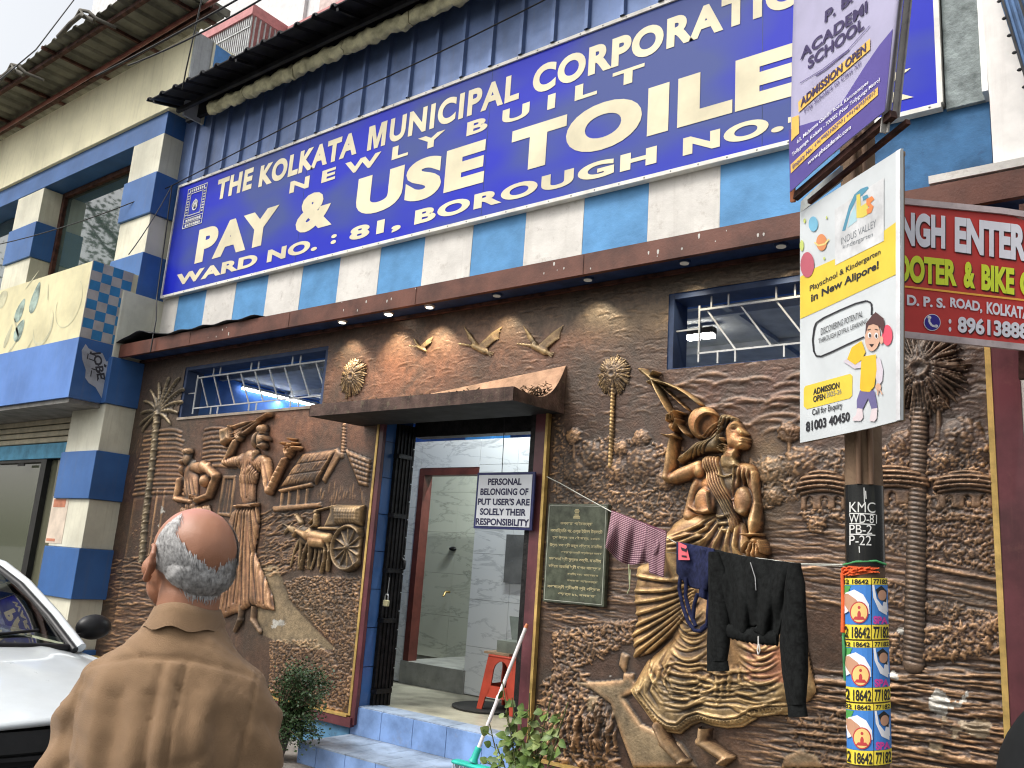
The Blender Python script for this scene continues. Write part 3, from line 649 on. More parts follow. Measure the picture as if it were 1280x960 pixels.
# veranda roof of corrugated sheet on steel frame, seen from below
RF = empty('sheet_roof', (-12, -.6, 8), 'weathered corrugated sheet roof overhang on rusty steel frame at top left', 'roof')
slope = -.02
def rz(y): return 7.98 + (-.2-y)*(-slope)*-1 if False else 7.93 + (-.2-y)*slope
ye = -.93
x = -19.0; mb = MB()
prof = []
while x < -8.5:
    prof += [(x, 0), (x+.03, .035), (x+.09, .035), (x+.12, 0)]; x += .27
n = len(prof)
mb.add([(px, ye+.02*math.sin(px*3), rz(ye)+pz) for px, pz in prof]+[(px, .0, rz(.0)+pz) for px, pz in prof], [(i, i+1, n+i+1, n+i) for i in range(n-1)])
o = mb.build('corrugated_sheet', grey_s, RF, recalc=False); md = o.modifiers.new('s', 'SOLIDIFY'); md.thickness = .006
for yy, rr_ in ((-.78, .05), (-.22, .06)): MB().bar((-19, yy, rz(yy)-.055), (-8.55, yy, rz(yy)-.055), rr_).build('purlin', rust, RF)
for xx in (-17, -15.4, -14.0, -12.65, -11.35, -10.1, -8.9): MB().bar((xx, -.98, rz(-.98)-.03), (xx, .0, rz(.0)-.03), .04).build('rafter', rust, RF)
MB().tube([(-19, -.31, 7.79), (-14, -.31, 7.80), (-8.3, -.31, 7.88)], .028, 8).build('pipe', mat('red_oxide_pipe', (.22, .07, .055), .5, dirt=.3), RF)
for px, py in ((12, 92), (98, 25)):
    q = aY(px, py, -1.05); mb = MB()
    mb.tube([q+np.array(v) for v in ((-.30,0,-.02),(-.12,.02,.10),(0,.0,.14),(.12,.05,.10),(.26,.1,-.02),(.36,.3,-.06))], .022, 6)
    mb.tube([q+np.array(v) for v in ((-.5,0,-.06),(-.2,0,0.03),(.05,0,.05),(.2,.1,-.03))], .03, 6); mb.tube([q+np.array(v) for v in ((-.12,0,.02),(0,0,.14),(.14,0,.0))], .018, 6)
    mb.build('roof_clamp', mat('old_cement', (.13,.12,.10), .8, dirt=.4), RF)
mb = MB().bar((-8.62, -1.0, rz(-1.0)), (-8.62, .0, rz(.0)), .03, .10).build('verge_board', grey_s, RF)

# ================================================================== PINK AND WHITE BUILDING BEHIND
PB = empty('apartment_block', (-14, 9, 0), 'tall white apartment block with pink bands and a barred balcony behind the roofs', 'building')
m_pw2 = mat('block_white', (.66, .66, .66), .7, var=.06, streak=.2, dirtcol=(.4,.4,.4)); m_pk = mat('pink_trim', (.50, .20, .20), .6, var=.1, dirt=.1)
YB = 7.0
q = aY(300, 150, YB)
MB().box((-30, YB, 0), (6, YB+6, 30)).build('wall', m_pw2, PB)
# balcony box with bars: corners traced at its own distance
def pb(px, py, Y): return aY(px, py, Y)
a = pb(248, 42, 5.6); b_ = pb(317, 5, 5.6); c = pb(336, 16, 5.6)
zt = (a[2]+b_[2])/2; 
xl, xr = a[0], b_[0]
bl = MB().box((xl, 5.6, zt-.28), (xr, 7.0, zt)).build('balcony_slab', m_pk, PB)
zb = zt-2.6
for k in range(26):
    xx = xl+.08+(xr-xl-.16)*k/25; MB().bar((xx, 5.66, zb), (xx, 5.66, zt-.28), .035).build('bar', grille, bl)
for k in range(9):
    yy = 5.75+1.2*k/8; MB().bar((xr-.05, yy, zb), (xr-.05, yy, zt-.28), .035).build('bar', grille, bl)
for zz in (zb+.4, zb+1.3, zb+2.0): MB().bar((xl+.08, 5.64, zz), (xr-.05, 5.64, zz), .03).build('bar', grille, bl)
MB().box((xl+.1, 6.9, zb), (xr-.1, 6.99, zt-.29)).build('balcony_back', mat('balcony_back', (.42,.36,.3), .8), PB)
MB().box((xl-.02, 5.58, zb-.5), (xr+.02, 6.99, zb)).build('balcony_floor', m_pw2, PB)
a = pb(318, 62, YB-.3); b_ = pb(440, 0, YB-.3)
MB().box((a[0]-3, YB-.35, (a[2]+b_[2])/2-.18), (6, YB-.001, (a[2]+b_[2])/2+.12)).build('band', m_pk, PB)
MB().box((a[0]-3, YB-.2, 5), (6, YB-.002, (a[2]+b_[2])/2-.182)).build('lower_wall', m_pw2, PB)
q0, q1 = pb(372, 20, YB-.05), pb(398, 20, YB-.05)
MB().box((q0[0], YB-.1, 5), (q0[0]+.3, YB-.003, 30)).build('pilaster', m_pw2, PB)
MB().box((q1[0], YB-.06, 5), (q1[0]+1.1, YB-.004, 30)).build('recess_panel', mat('pinkish_panel', (.55,.45,.42), .7), PB)

# ================================================================== RIGHT NEIGHBOUR: white wall with blue sheets
RB = empty('white_neighbour_wall', (1, -.3, 3.8), 'white painted side wall with blue corrugated sheets at the upper right', 'wall')
e0, e1 = aY(1245, 0, -.45), aY(1300, 145, -.45)
wpts = [aY(x, y, -.02) for x, y in ((1221, -60), (1226, 0), (1237, 122), (1242, 208), (1330, 190), (1330, 120), (1256, 0), (1236, -60))]
MB().prism(wpts, (0, .02, 0)).build('wall_face', mat('bright_white_paint', (.80, .77, .73), .6, streak=.3, var=.06, dirtcol=(.5,.42,.38)), RB)
bl_ = mat('blue_corrugated', (.06, .13, .27), .45, metal=.2, var=.2)
MB().prism([aY(x, y, -.10) for x, y in ((1240, -60), (1250, 0), (1288, 122), (1340, 280), (1400, 280), (1400, -60))], (0, .05, 0)).build('blue_sheets', bl_, RB)
for i in range(7):
    o_ = 7*i; MB().bar(aY(1246+o_, -40, -.112), aY(1302+o_*1.25, 150, -.112), .012, .02).build('sheet_rib', bl_, RB)
MB().bar(aY(1241, -40, -.115), aY(1293, 135, -.115), .012, .015).build('sheet_edge', black_s, RB)
for i in range(8):
    t = i/7; MB().ell(aY(1243+44*t, -20+150*t, -.118), (.014, .008, .010), 8, 5).build('edge_bolt', black_s, RB)
MB().bar(aY(1268, -20, -.13), aY(1310, 110, -.13), .012, .015).build('sheet_trim', black_s, RB)
# ================================================================== BRONZE RELIEF MURAL
# heights (metres towards the street) sampled on grids in the plane of the wall; px() turns traced points into wall metres
class Relief:
    def __init__(s, x0, x1, z0, z1, dx=None, dz=.006, xs=None):
        if xs is None: xs = np.arange(x0, x1+1e-6, dx)
        s.x = xs; s.z = np.arange(z0, z1+1e-6, dz); s.X, s.Z = np.meshgrid(s.x, s.z)
        s.H = np.zeros(s.X.shape); s.M = np.zeros(s.X.shape, bool); s.tint = np.zeros(s.X.shape); s.gold = np.zeros(s.X.shape)
    def win(s, xa, xb, za, zb):
        i0, i1 = np.searchsorted(s.x, (xa, xb)); j0, j1 = np.searchsorted(s.z, (za, zb))
        return (slice(j0, j1), slice(i0, i1)) if i1 > i0 and j1 > j0 else None
    def cap(s, a, b, r0, r1, h0=None, h1=None, base=0.0, mode='max', k=1.0):
        """tapered rounded limb from a to b; h = crest height (defaults to radius)"""
        h0 = r0*k if h0 is None else h0; h1 = r1*k if h1 is None else h1; m = max(r0, r1)
        w_ = s.win(min(a[0], b[0])-m, max(a[0], b[0])+m, min(a[1], b[1])-m, max(a[1], b[1])+m)
        if w_ is None: return
        X, Z = s.X[w_], s.Z[w_]; dx, dz = b[0]-a[0], b[1]-a[1]; L2 = dx*dx+dz*dz+1e-12
        t = np.clip(((X-a[0])*dx+(Z-a[1])*dz)/L2, 0, 1); r = r0+(r1-r0)*t
        d2 = ((X-a[0]-t*dx)**2+(Z-a[1]-t*dz)**2)/(r*r); inside = d2 < 1
        v = (h0+(h1-h0)*t)*np.sqrt(np.clip(1-d2, 0, 1)) + base
        H = s.H[w_]
        if mode == 'max': H[inside] = np.maximum(H, v)[inside]
        elif mode == 'add': H += np.where(inside, v-base, 0)
        elif mode == 'sub': H -= np.where(inside, v-base, 0)
        s.M[w_] |= inside
    def ell(s, c, rx, rz, h, ang=0.0, base=0.0, mode='max', p=.5):
        m = max(rx, rz); w_ = s.win(c[0]-m, c[0]+m, c[1]-m, c[1]+m)
        if w_ is None: return
        X, Z = s.X[w_]-c[0], s.Z[w_]-c[1]; ca, sa = math.cos(ang), math.sin(ang)
        d2 = ((X*ca+Z*sa)/rx)**2+((-X*sa+Z*ca)/rz)**2; inside = d2 < 1
        v = h*np.clip(1-d2, 0, 1)**p + base; H = s.H[w_]
        if mode == 'max': H[inside] = np.maximum(H, v)[inside]
        elif mode == 'add': H += np.where(inside, v-base, 0)
        elif mode == 'sub': H -= np.where(inside, v-base, 0)
        s.M[w_] |= inside
    def line(s, pts, r, h, mode='add', base=0.0, taper=False):
        for i in range(len(pts)-1):
            t0 = i/(len(pts)-1); t1 = (i+1)/(len(pts)-1); f0 = math.sin(math.pi*min(.97, max(.08, t0))) if taper else 1; f1 = math.sin(math.pi*min(.97, max(.08, t1))) if taper else 1
            if mode == 'maxadd': s.capadd(pts[i], pts[i+1], r*f0, r*f1, h)
            else: s.cap(pts[i], pts[i+1], max(r*f0, 1e-3), max(r*f1, 1e-3), h*f0, h*f1, base, mode)
    def stroke(s, pts, r, h, taper=True):
        """ridge (h>0) or groove (h<0) laid on top of what is there, no doubling at the joints"""
        P = np.array(pts); m = r; w_ = s.win(P[:, 0].min()-m, P[:, 0].max()+m, P[:, 1].min()-m, P[:, 1].max()+m)
        if w_ is None: return
        X, Z = s.X[w_], s.Z[w_]; best = np.zeros(X.shape); n = len(P)-1
        for i in range(n):
            a, b = P[i], P[i+1]; dx, dz = b-a; L2 = dx*dx+dz*dz+1e-12
            t = np.clip(((X-a[0])*dx+(Z-a[1])*dz)/L2, 0, 1); d2 = ((X-a[0]-t*dx)**2+(Z-a[1]-t*dz)**2)/(r*r)
            v = np.clip(1-d2, 0, 1)
            if taper: v = v*np.sin(np.pi*np.clip((i+t)/n, .04, .96))**.6
            best = np.maximum(best, v)
        s.H[w_] += h*best
    def polymask(s, pts):
        P = np.array(pts); w_ = s.win(P[:, 0].min(), P[:, 0].max(), P[:, 1].min(), P[:, 1].max())
        if w_ is None: return None, None, None
        X, Z = s.X[w_], s.Z[w_]; ins = np.zeros(X.shape, bool); dist = np.full(X.shape, 1e9); n = len(P)
        for i in range(n):
            a, b = P[i], P[(i+1) % n]; dx, dz = b-a
            c = ((a[1] > Z) != (b[1] > Z)) & (X < (b[0]-a[0])*(Z-a[1])/((b[1]-a[1]) if b[1] != a[1] else 1e-9)+a[0]); ins ^= c
            t = np.clip(((X-a[0])*dx+(Z-a[1])*dz)/(dx*dx+dz*dz+1e-12), 0, 1); dist = np.minimum(dist, np.hypot(X-a[0]-t*dx, Z-a[1]-t*dz))
        return w_, ins, dist
    def poly(s, pts, h, edge=.03, base=0.0, mode='max', tint=None, gold=None, p=.5):
        w_, ins, dist = s.polymask(pts)
        if w_ is None: return
        e = np.clip(dist/edge, 0, 1); v = h*(1-(1-e)**2)**p + base; H = s.H[w_]
        if mode == 'max': H[ins] = np.maximum(H, v)[ins]
        elif mode == 'set': H[ins] = v[ins]
        else: H += np.where(ins, v, 0)
        s.M[w_] |= ins
        if tint is not None: s.tint[w_][ins] = tint
        if gold is not None: s.gold[w_][ins] = gold
    def blur(s, A, r):
        k = max(1, int(r)); 
        for _ in range(2):
            c = np.cumsum(np.pad(A, ((k+1, k), (0, 0)), mode='edge'), 0); A = (c[2*k+1:]-c[:-2*k-1])/(2*k+1)
            c = np.cumsum(np.pad(A, ((0, 0), (k+1, k)), mode='edge'), 1); A = (c[:, 2*k+1:]-c[:, :-2*k-1])/(2*k+1)
        return A
def smooth_noise(X, Z, f, seed=0, oct=4):
    r = np.random.default_rng(seed); out = np.zeros(X.shape); amp = 1; tot = 0
    for o in range(oct):
        g = r.random((64, 64)); u = X*f+17.3*o; v = Z*f+5.1*o; i = np.floor(u).astype(int); j = np.floor(v).astype(int)
        a = u-i; b = v-j; a = a*a*(3-2*a); b = b*b*(3-2*b)
        q = lambda di, dj: g[(j+dj) % 64, (i+di) % 64]
        out += amp*((q(0,0)*(1-a)+q(1,0)*a)*(1-b)+(q(0,1)*(1-a)+q(1,1)*a)*b); tot += amp; amp *= .5; f *= 2.03
    return out/tot
def grid_mesh(name, rel, mask, yb, m, parent, colour, label=None):
    nz, nx = rel.X.shape; q = mask[:-1, :-1] & mask[1:, :-1] & mask[:-1, 1:] & mask[1:, 1:]
    use = np.zeros(mask.shape, bool); use[:-1, :-1] |= q; use[1:, :-1] |= q; use[:-1, 1:] |= q; use[1:, 1:] |= q
    idx = -np.ones(mask.shape, int); idx[use] = np.arange(use.sum()); off = wloc(parent)
    co = np.stack([rel.X[use]-off[0], yb-rel.H[use]-off[1], rel.Z[use]-off[2]], 1).astype(np.float32)
    jj, ii = np.nonzero(q); F = np.stack([idx[jj, ii], idx[jj, ii+1], idx[jj+1, ii+1], idx[jj+1, ii]], 1).astype(np.int32)
    me = bpy.data.meshes.new(name); me.vertices.add(len(co)); me.vertices.foreach_set('co', co.ravel())
    me.loops.add(len(F)*4); me.loops.foreach_set('vertex_index', F.ravel()); me.polygons.add(len(F))
    me.polygons.foreach_set('loop_start', np.arange(0, len(F)*4, 4, dtype=np.int32)); me.polygons.foreach_set('use_smooth', np.ones(len(F), bool))
    me.update(calc_edges=True); at = me.color_attributes.new('patina_shade', 'FLOAT_COLOR', 'POINT')
    c = np.ones((len(co), 4), np.float32); c[:, :3] = colour[use]; at.data.foreach_set('color', c.ravel())
    me.materials.append(m); o = bpy.data.objects.new(name, me); COL.objects.link(o); o.parent = parent
    if label: o['label'] = label
    return o
# bronze paint: base colour attribute mixes paint tones with recess shade, metallic sheen, fine cast grain
m_br = bpy.data.materials.new('bronze_patina_shade'); m_br.use_nodes = True; nt = m_br.node_tree; b = nt.nodes['Principled BSDF']
at = N(nt, 'ShaderNodeAttribute'); at.attribute_name = 'patina_shade'; tc = N(nt, 'ShaderNodeTexCoord')
nn = N(nt, 'ShaderNodeTexNoise', Scale=22.0, Detail=8.0, Roughness=.7); nt.links.new(tc.outputs['Object'], nn.inputs[0])
mr = N(nt, 'ShaderNodeMapRange'); mr.inputs[1].default_value = .3; mr.inputs[2].default_value = .75; mr.inputs[3].default_value = .55; mr.inputs[4].default_value = 1.35; nt.links.new(nn.outputs[0], mr.inputs[0])
n9 = N(nt, 'ShaderNodeTexNoise', Scale=3.2, Detail=9.0, Roughness=.72, Distortion=.5); nt.links.new(tc.outputs['Object'], n9.inputs[0])
r9 = N(nt, 'ShaderNodeMapRange'); r9.inputs[1].default_value = .44; r9.inputs[2].default_value = .62; r9.inputs[4].default_value = .62; nt.links.new(n9.outputs[0], r9.inputs[0])
m9 = N(nt, 'ShaderNodeMixRGB'); m9.inputs[2].default_value = (.052, .042, .032, 1); nt.links.new(at.outputs['Color'], m9.inputs[1]); nt.links.new(r9.outputs[0], m9.inputs[0])
vm = N(nt, 'ShaderNodeVectorMath', _operation='SCALE'); nt.links.new(m9.outputs[0], vm.inputs[0]); nt.links.new(mr.outputs[0], vm.inputs['Scale']); nt.links.new(vm.outputs[0], b.inputs['Base Color'])
b.inputs['Metallic'].default_value = .28; b.inputs['Roughness'].default_value = .45
n2 = N(nt, 'ShaderNodeTexNoise', Scale=70.0, Detail=5.0); nt.links.new(tc.outputs['Object'], n2.inputs[0]); bp = N(nt, 'ShaderNodeBump', Strength=.35, Distance=.01); nt.links.new(n2.outputs[0], bp.inputs['Height']); nt.links.new(bp.outputs[0], b.inputs['Normal'])

def px(p, v=-.02): q = aY(p[0], p[1], v); return (q[0], q[2])
def pxl(pts, v=-.02): return [px(p, v) for p in pts]
def mpp(p):      # metres per photo pixel, vertical, at this place
    return abs(px((p[0], p[1]-5))[1]-px((p[0], p[1]+5))[1])/10
DARK = np.array((.045, .030, .024)); BROWN = np.array((.105, .060, .040)); COPPER = np.array((.36, .155, .085)); GOLD = np.array((.58, .38, .16)); GREY = np.array((.15, .125, .09)); SAND = np.array((.36, .27, .16))

# --- the background sheet
_x = [-9.345]
while _x[-1] < -.70: _x.append(_x[-1] + .0050 + .0085*min(1, max(0, (-_x[-1]-.7)/8.6)))
BGR = Relief(0, 0, .385, 3.63, dz=.0068, xs=np.array(_x)); X, Z = BGR.X, BGR.Z
BGR.H += .012*(smooth_noise(X, Z, 2.2, 1)-.5) + .006*(smooth_noise(X, Z, 9, 2)-.5)
rs = random.Random(21)
def inpoly(p, poly):
    c = False; n = len(poly)
    for i in range(n):
        a, b_ = poly[i], poly[(i+1) % n]
        if (a[1] > p[1]) != (b_[1] > p[1]) and p[0] < (b_[0]-a[0])*(p[1]-a[1])/(b_[1]-a[1])+a[0]: c = not c
    return c
def scatter(poly, n, fn):
    xs = [p[0] for p in poly]; ys = [p[1] for p in poly]; k = 0; tries = 0
    n = int(n*2.3) if fn is not swirl and n > 330 else n
    while k < n and tries < n*8:
        tries += 1; p = (rs.uniform(min(xs), max(xs)), rs.uniform(min(ys), max(ys)))
        if inpoly(p, poly): fn(p); k += 1
def swirl(p):     # short curling cloud ridge
    c = px(p); r = rs.uniform(.03, .12); a0 = rs.uniform(.3, 1.2); sp = rs.uniform(.9, 2.0)
    pts = [(c[0]+r*math.cos(a0+sp*i/7), c[1]+r*.5*math.sin(a0+sp*i/7)) for i in range(8)]
    BGR.stroke(pts, rs.uniform(.005, .011), rs.uniform(.002, .0055)*rs.choice((1,1,-1)))
def leafy(rad=(.012, .028), h=(.010, .026), ang=None):
    def f(p):
        c = px(p); r = rs.uniform(*rad)*.8; a = rs.uniform(0, 6.28) if ang is None else ang+rs.gauss(0, .5); l = r*rs.uniform(1.2, 2.4)
        b0 = float(BGR.H[min(BGR.X.shape[0]-1, max(0, np.searchsorted(BGR.z, c[1]))), min(BGR.X.shape[1]-1, max(0, np.searchsorted(BGR.x, c[0])))])*.6
        BGR.cap(c, (c[0]+l*math.cos(a), c[1]+l*math.sin(a)*.7), r*.40, r*.14, rs.uniform(*h)*.7, .004, base=b0)
    return f
def wave(p, L_=(.15, .5), r=(.006, .012), h=(.003, .008), slope=0):
    c = px(p); l = rs.uniform(*L_)*1.5; ph = rs.uniform(0, 6); am = rs.uniform(.004, .015)
    BGR.stroke([(c[0]+l*(i/6-.5), c[1]+slope*l*(i/6-.5)+am*math.sin(ph+i*1.1)) for i in range(7)], rs.uniform(*r)*.8, rs.uniform(*h)*.7*rs.choice((1, 1, -1)))
# sky regions
scatter([(160,470),(420,430),(1000,322),(1240,300),(1245,560),(1000,560),(840,520),(700,560),(690,480),(400,520),(170,560)], 1500, swirl)
# distant tree bands, right side
for poly, n in (([(690,560),(760,545),(860,560),(860,655),(690,662)], 900), ([(935,575),(1060,560),(1060,600),(940,640)], 500), ([(1105,560),(1245,540),(1248,600),(1110,600)], 500), ([(1000,620),(1250,615),(1252,650),(1000,650)], 420), ([(690,520),(700,515),(705,560),(690,560)], 40)):
    scatter(poly, n, leafy())
def bush(p, R_, n=60):
    c = px(p); m = R_*mpp(p); BGR.ell(c, m, m*.9, .035, 0)
    for k in range(n):
        a = rs.uniform(0, 6.28); d = m*math.sqrt(rs.random()); q = (c[0]+d*math.cos(a), c[1]+.9*d*math.sin(a)); r = m*rs.uniform(.12, .24)
        BGR.ell(q, r, r*.7, .010+.03*(1-d/m*.6), rs.uniform(-.6, .6), base=.018*(1-d/m))
for p, r_ in (((740,570),19),((801,578),22),((774,560),10),((800,548),12),((715,545),11),((770,588),16),((720,590),18),((830,600),14),((985,540),14),((1000,578),22),((962,588),18),((1170,500),14),((1200,545),26),((1230,560),20),((1130,552),18),((1180,575),16),((1030,600),16),((1020,655),12),((965,620),13)): bush(p, r_)
for p, q in (((716,548),(716,572)),((774,566),(775,585)),((801,555),(802,575)),((985,548),(986,570)),((1172,510),(1173,545))): BGR.cap(px(p), px(q), .012, .016, .02, .02)
# furrowed fields
for poly, n, sl in (([(690,655),(1060,655),(1060,720),(690,780),(690,700)], 260, .02), ([(1105,640),(1255,640),(1262,800),(1105,800)], 300, -.12), ([(1000,640),(1060,650),(1060,760),(1000,760)], 90, -.1)):
    scatter(poly, n, lambda p: wave(p, slope=sl))
scatter([(1105,640),(1252,650),(1256,720),(1105,690)], 350, leafy((.010,.022), (.008,.02)))
scatter([(1105,725),(1150,745),(1255,770),(1258,790),(1150,765),(1105,750)], 260, leafy((.010,.022), (.010,.024)))
# river: dense horizontal grooves bottom right
scatter([(1000,850),(1262,820),(1268,960),(960,960),(985,900)], 520, lambda p: wave(p, (.15, .45), (.006, .010), (.006, .011), .03))
scatter([(1110,790),(1258,770),(1260,815),(1110,830)], 420, leafy((.012,.026), (.012,.03)))
scatter([(680,690),(790,745),(790,790),(680,790)], 170, lambda p: wave(p, (.1, .3), (.006, .010), (.005, .010), .0))
# hedge band and ferns, bottom left of the woman
scatter([(690,790),(790,775),(790,800),(690,850)], 520, leafy((.012,.028), (.012,.03)))
scatter([(678,850),(720,830),(750,880),(770,960),(678,960)], 520, leafy((.018,.042), (.016,.04)))
for k in range(150):
    p = (rs.uniform(684, 770), rs.uniform(900, 945)); c = px(p); l = rs.uniform(.06, .16); dx = rs.uniform(-.04, .04)
    BGR.stroke([(c[0], c[1]), (c[0]+dx*.3, c[1]+l*.5), (c[0]+dx, c[1]+l)], .009, .022)
scatter([(985,895),(1060,880),(1060,960),(985,960)], 200, leafy((.012,.026), (.010,.028)))
# path, stepping stones, ground
PATH = [(752,852),(790,848),(800,862),(778,872),(800,905),(850,930),(870,960),(790,960),(775,920),(762,880),(738,862),(715,853)]
for pl in (PATH, [(735,870),(748,870),(746,893),(733,888)], [(778,842),(792,842),(790,865),(776,858)], [(775,815),(785,820),(780,842),(772,832)], [(980,945),(1000,936),(1020,945),(1030,960),(975,960)], [(1160,925),(1180,930),(1178,945),(1160,945)]):
    BGR.poly(pxl(pl), .022, .02, tint=.0, gold=.0, base=.008); w_, ins, _d = BGR.polymask(pxl(pl)); BGR.tint[w_][ins] = 3.0
# big leaning thatched roofs at the far left and the hut door
for k in range(15):
    y = 537+k*5.6; x0_, x1_ = 180-k*1.0+rs.uniform(-2, 2), 225+k*.3+rs.uniform(-2, 3); jj_ = rs.uniform(-1, 1)
    BGR.stroke(pxl([(x0_, y+2.5), (x0_+12, y+1+jj_), (x0_+28, y-jj_), (x1_-8, y), (x1_, y+3)]), rs.uniform(.014, .024), rs.uniform(.012, .024), taper=False)
for k in range(9):
    y = 535+k*5.8+rs.uniform(-.6, .6); BGR.stroke(pxl([(254-k*.5, y+2), (262, y), (272, y+rs.uniform(-.8,.8)), (285+k, y+2)]), rs.uniform(.014, .024), rs.uniform(.012, .022), taper=False)
scatter([(165,545),(226,540),(226,622),(158,622)], 260, lambda p: BGR.stroke(pxl([p, (p[0]-1, p[1]+5)]), .006, .006))
scatter([(250,535),(290,535),(292,590),(246,590)], 160, lambda p: BGR.stroke(pxl([p, (p[0]-1, p[1]+5)]), .006, .006))
BGR.poly(pxl([(165,622),(225,618),(222,780),(140,780)]), .012, .03)
for xx in (196, 205): BGR.stroke(pxl([(xx, 612), (xx-12, 700)]), .02, .02, taper=False)
BGR.poly(pxl([(277,594),(293,594),(287,646),(269,644)]), .02, .01); BGR.poly(pxl([(279.5,598),(290.5,598),(285,642),(272,641)]), -.022, .012, mode='add')
for t in (.33, .66): BGR.stroke(pxl([(279+11*t, 598), (272+13*t, 641)]), .008, .012, False)
# the hut with the ridge roof by the doorway
BGR.poly(pxl([(349,608),(377,567),(419,561),(400,600),(392,604)]), .045, .06)
for k in range(130):
    t = rs.random(); u = rs.random(); qx = 349+28*t+(49-9*t)*u; qy = 608-41*t+(-7+2*t)*u; BGR.stroke(pxl([(qx, qy), (qx-3.5, qy+6)]), .006, rs.choice((.007, -.006)))
for k in (3, 6): t = k/9; BGR.stroke(pxl([(349+28*t, 608-41*t), (398+19*t, 601-39*t)]), .008, -.009, False)
BGR.poly(pxl([(401,600),(420,561),(427,567),(405,604)]), .035, .02); BGR.stroke(pxl([(394,604),(402,590),(419,562)]), .015, .03, False)
BGR.poly(pxl([(347,612),(390,603),(390,608),(350,616)]), .06, .012)
for xx in (352, 361, 372, 383): BGR.cap(px((xx, 612)), px((xx-2, 634)), .014, .014, .04, .04)
BGR.poly(pxl([(340,633),(399,628),(400,634),(342,640)]), .055, .015)
for k in range(40):
    xx = rs.uniform(395, 455); yy = rs.uniform(600, 622); BGR.stroke(pxl([(xx, yy), (xx-rs.uniform(0, 3), yy+rs.uniform(8, 16))]), .008, .008)
# tiled roof beside it
BGR.poly(pxl([(430,561),(463,574),(458,608),(447,606)]), .045, .02)
for k in range(6): BGR.stroke(pxl([(433+3.0*k, 563+7.4*k), (463-.8*k, 575+5.6*k)]), .010, -.018, False)
for k in range(5):
    t = k/5; BGR.stroke(pxl([(433+29*t, 562+12*t), (448+10*t, 606)]), .008, -.012, False)
BGR.cap(px((428,531)), px((426,570)), .02, .024, .03, .03)
for k in range(9): BGR.stroke(pxl([(425.5, 533+k*4), (430, 534+k*4)]), .008, -.012, False)
# thickets, field lines and hedge right of the standing man
scatter([(325,640),(385,640),(385,680),(350,720),(325,720)], 300, lambda p: wave(p, (.05, .18), (.008, .014), (.006, .014), .25))
scatter([(325,670),(385,685),(380,712),(330,715)], 260, leafy((.012,.024), (.010,.024)))
HEDGE = [(352,728),(372,720),(448,722),(436,870),(425,892),(392,885),(372,860),(392,815),(420,812),(390,780),(362,750)]
scatter(HEDGE, 2600, leafy((.011,.021), (.010,.028)))
scatter([(335,800),(392,800),(420,830),(400,890),(335,880)], 900, leafy((.014,.026), (.012,.030)))
PATH2 = [(325,705),(345,708),(352,730),(362,755),(385,780),(418,812),(390,812),(340,800),(318,790),(318,740)]
w_, ins, _d = BGR.polymask(pxl(PATH2)); BGR.tint[w_][ins] = 3.0
scatter([(140,700),(215,690),(210,900),(120,900)], 380, lambda p: wave(p, (.1, .3), (.010, .02), (.006, .014), .1))
scatter([(165,640),(200,640),(190,700),(150,720)], 150, leafy())
# cloud banks above the seated woman in broad lobes
for k in range(26):
    p = (rs.uniform(850, 1040), rs.uniform(470, 545)); c = px(p); r = rs.uniform(.08, .2)
    BGR.stroke([(c[0]+r*math.cos(a), c[1]+r*.38*math.sin(a)) for a in np.linspace(.2, 2.9, 10)], .016, .013)

_lo = BGR.blur(BGR.H, 7); BGR.H = _lo*.8+(BGR.H-_lo)*(.50+.5*smooth_noise(X, Z, 1.3, 77)-.2)
BGR.H = np.maximum(BGR.H, -.004)
# colour of the sheet: zones of copper, brown and grey-gold with dry-brushed crests; occlusion-like shade painted into recesses
def patina_shade(rel, base, hi=GOLD, amt=.8, r=4, sc=.006):
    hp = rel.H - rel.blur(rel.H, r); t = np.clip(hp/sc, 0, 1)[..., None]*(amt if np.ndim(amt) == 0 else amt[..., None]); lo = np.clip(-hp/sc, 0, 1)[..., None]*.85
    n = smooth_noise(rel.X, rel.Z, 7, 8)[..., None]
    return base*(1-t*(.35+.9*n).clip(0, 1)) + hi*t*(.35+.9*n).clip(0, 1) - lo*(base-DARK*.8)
def zone(cx, cy, rx, ry):
    c = px((cx, cy)); a = px((cx+rx, cy)); d = px((cx, cy-ry)); sx = abs(a[0]-c[0]); sz = abs(d[1]-c[1])
    return np.exp(-(((X-c[0])/sx)**2+((Z-c[1])/sz)**2))[..., None]
n1 = smooth_noise(X, Z, 1.6, 5)[..., None]; n2_ = smooth_noise(X, Z, 4.5, 6)[..., None]
base = BROWN*(.55+.9*n1) + np.zeros(X.shape+(3,))
def blend(base, w__, col, k=1.0): w__ = np.clip(w__*k, 0, 1); return base*(1-w__)+col*w__
base = blend(base, zone(500, 460, 90, 34)*(.5+n2_), COPPER, .8)
base = blend(base, zone(345, 530, 70, 40)*(.4+n2_), COPPER, .8); base = blend(base, zone(590, 430, 60, 26)*(.3+n2_), COPPER, .8); base = blend(base, zone(230, 620, 60, 60)*(.2+n2_), COPPER*.7, .5); base = blend(base, zone(960, 520, 160, 40)*(.2+n2_), COPPER*.5, .6)
base = blend(base, zone(430, 545, 40, 26)*(.4+n2_), COPPER*.8, .5)
base = blend(base, zone(680, 430, 60, 22)*(.4+n2_), COPPER, .7)
base = blend(base, zone(700, 400, 250, 26)*(.3+n2_), GREY*1.25, .7)
base = blend(base, zone(900, 345, 130, 14)*(.3+n2_), GREY*1.1, .7)
base = blend(base, zone(820, 395, 60, 22)*(.3+n2_), np.array((.34, .22, .11)), .6)
base = blend(base, zone(205, 500, 35, 50), GREY*.9, .7)
base = blend(base, zone(960, 590, 30, 60)*(.3+n2_), np.array((.22, .15, .075)), .7)
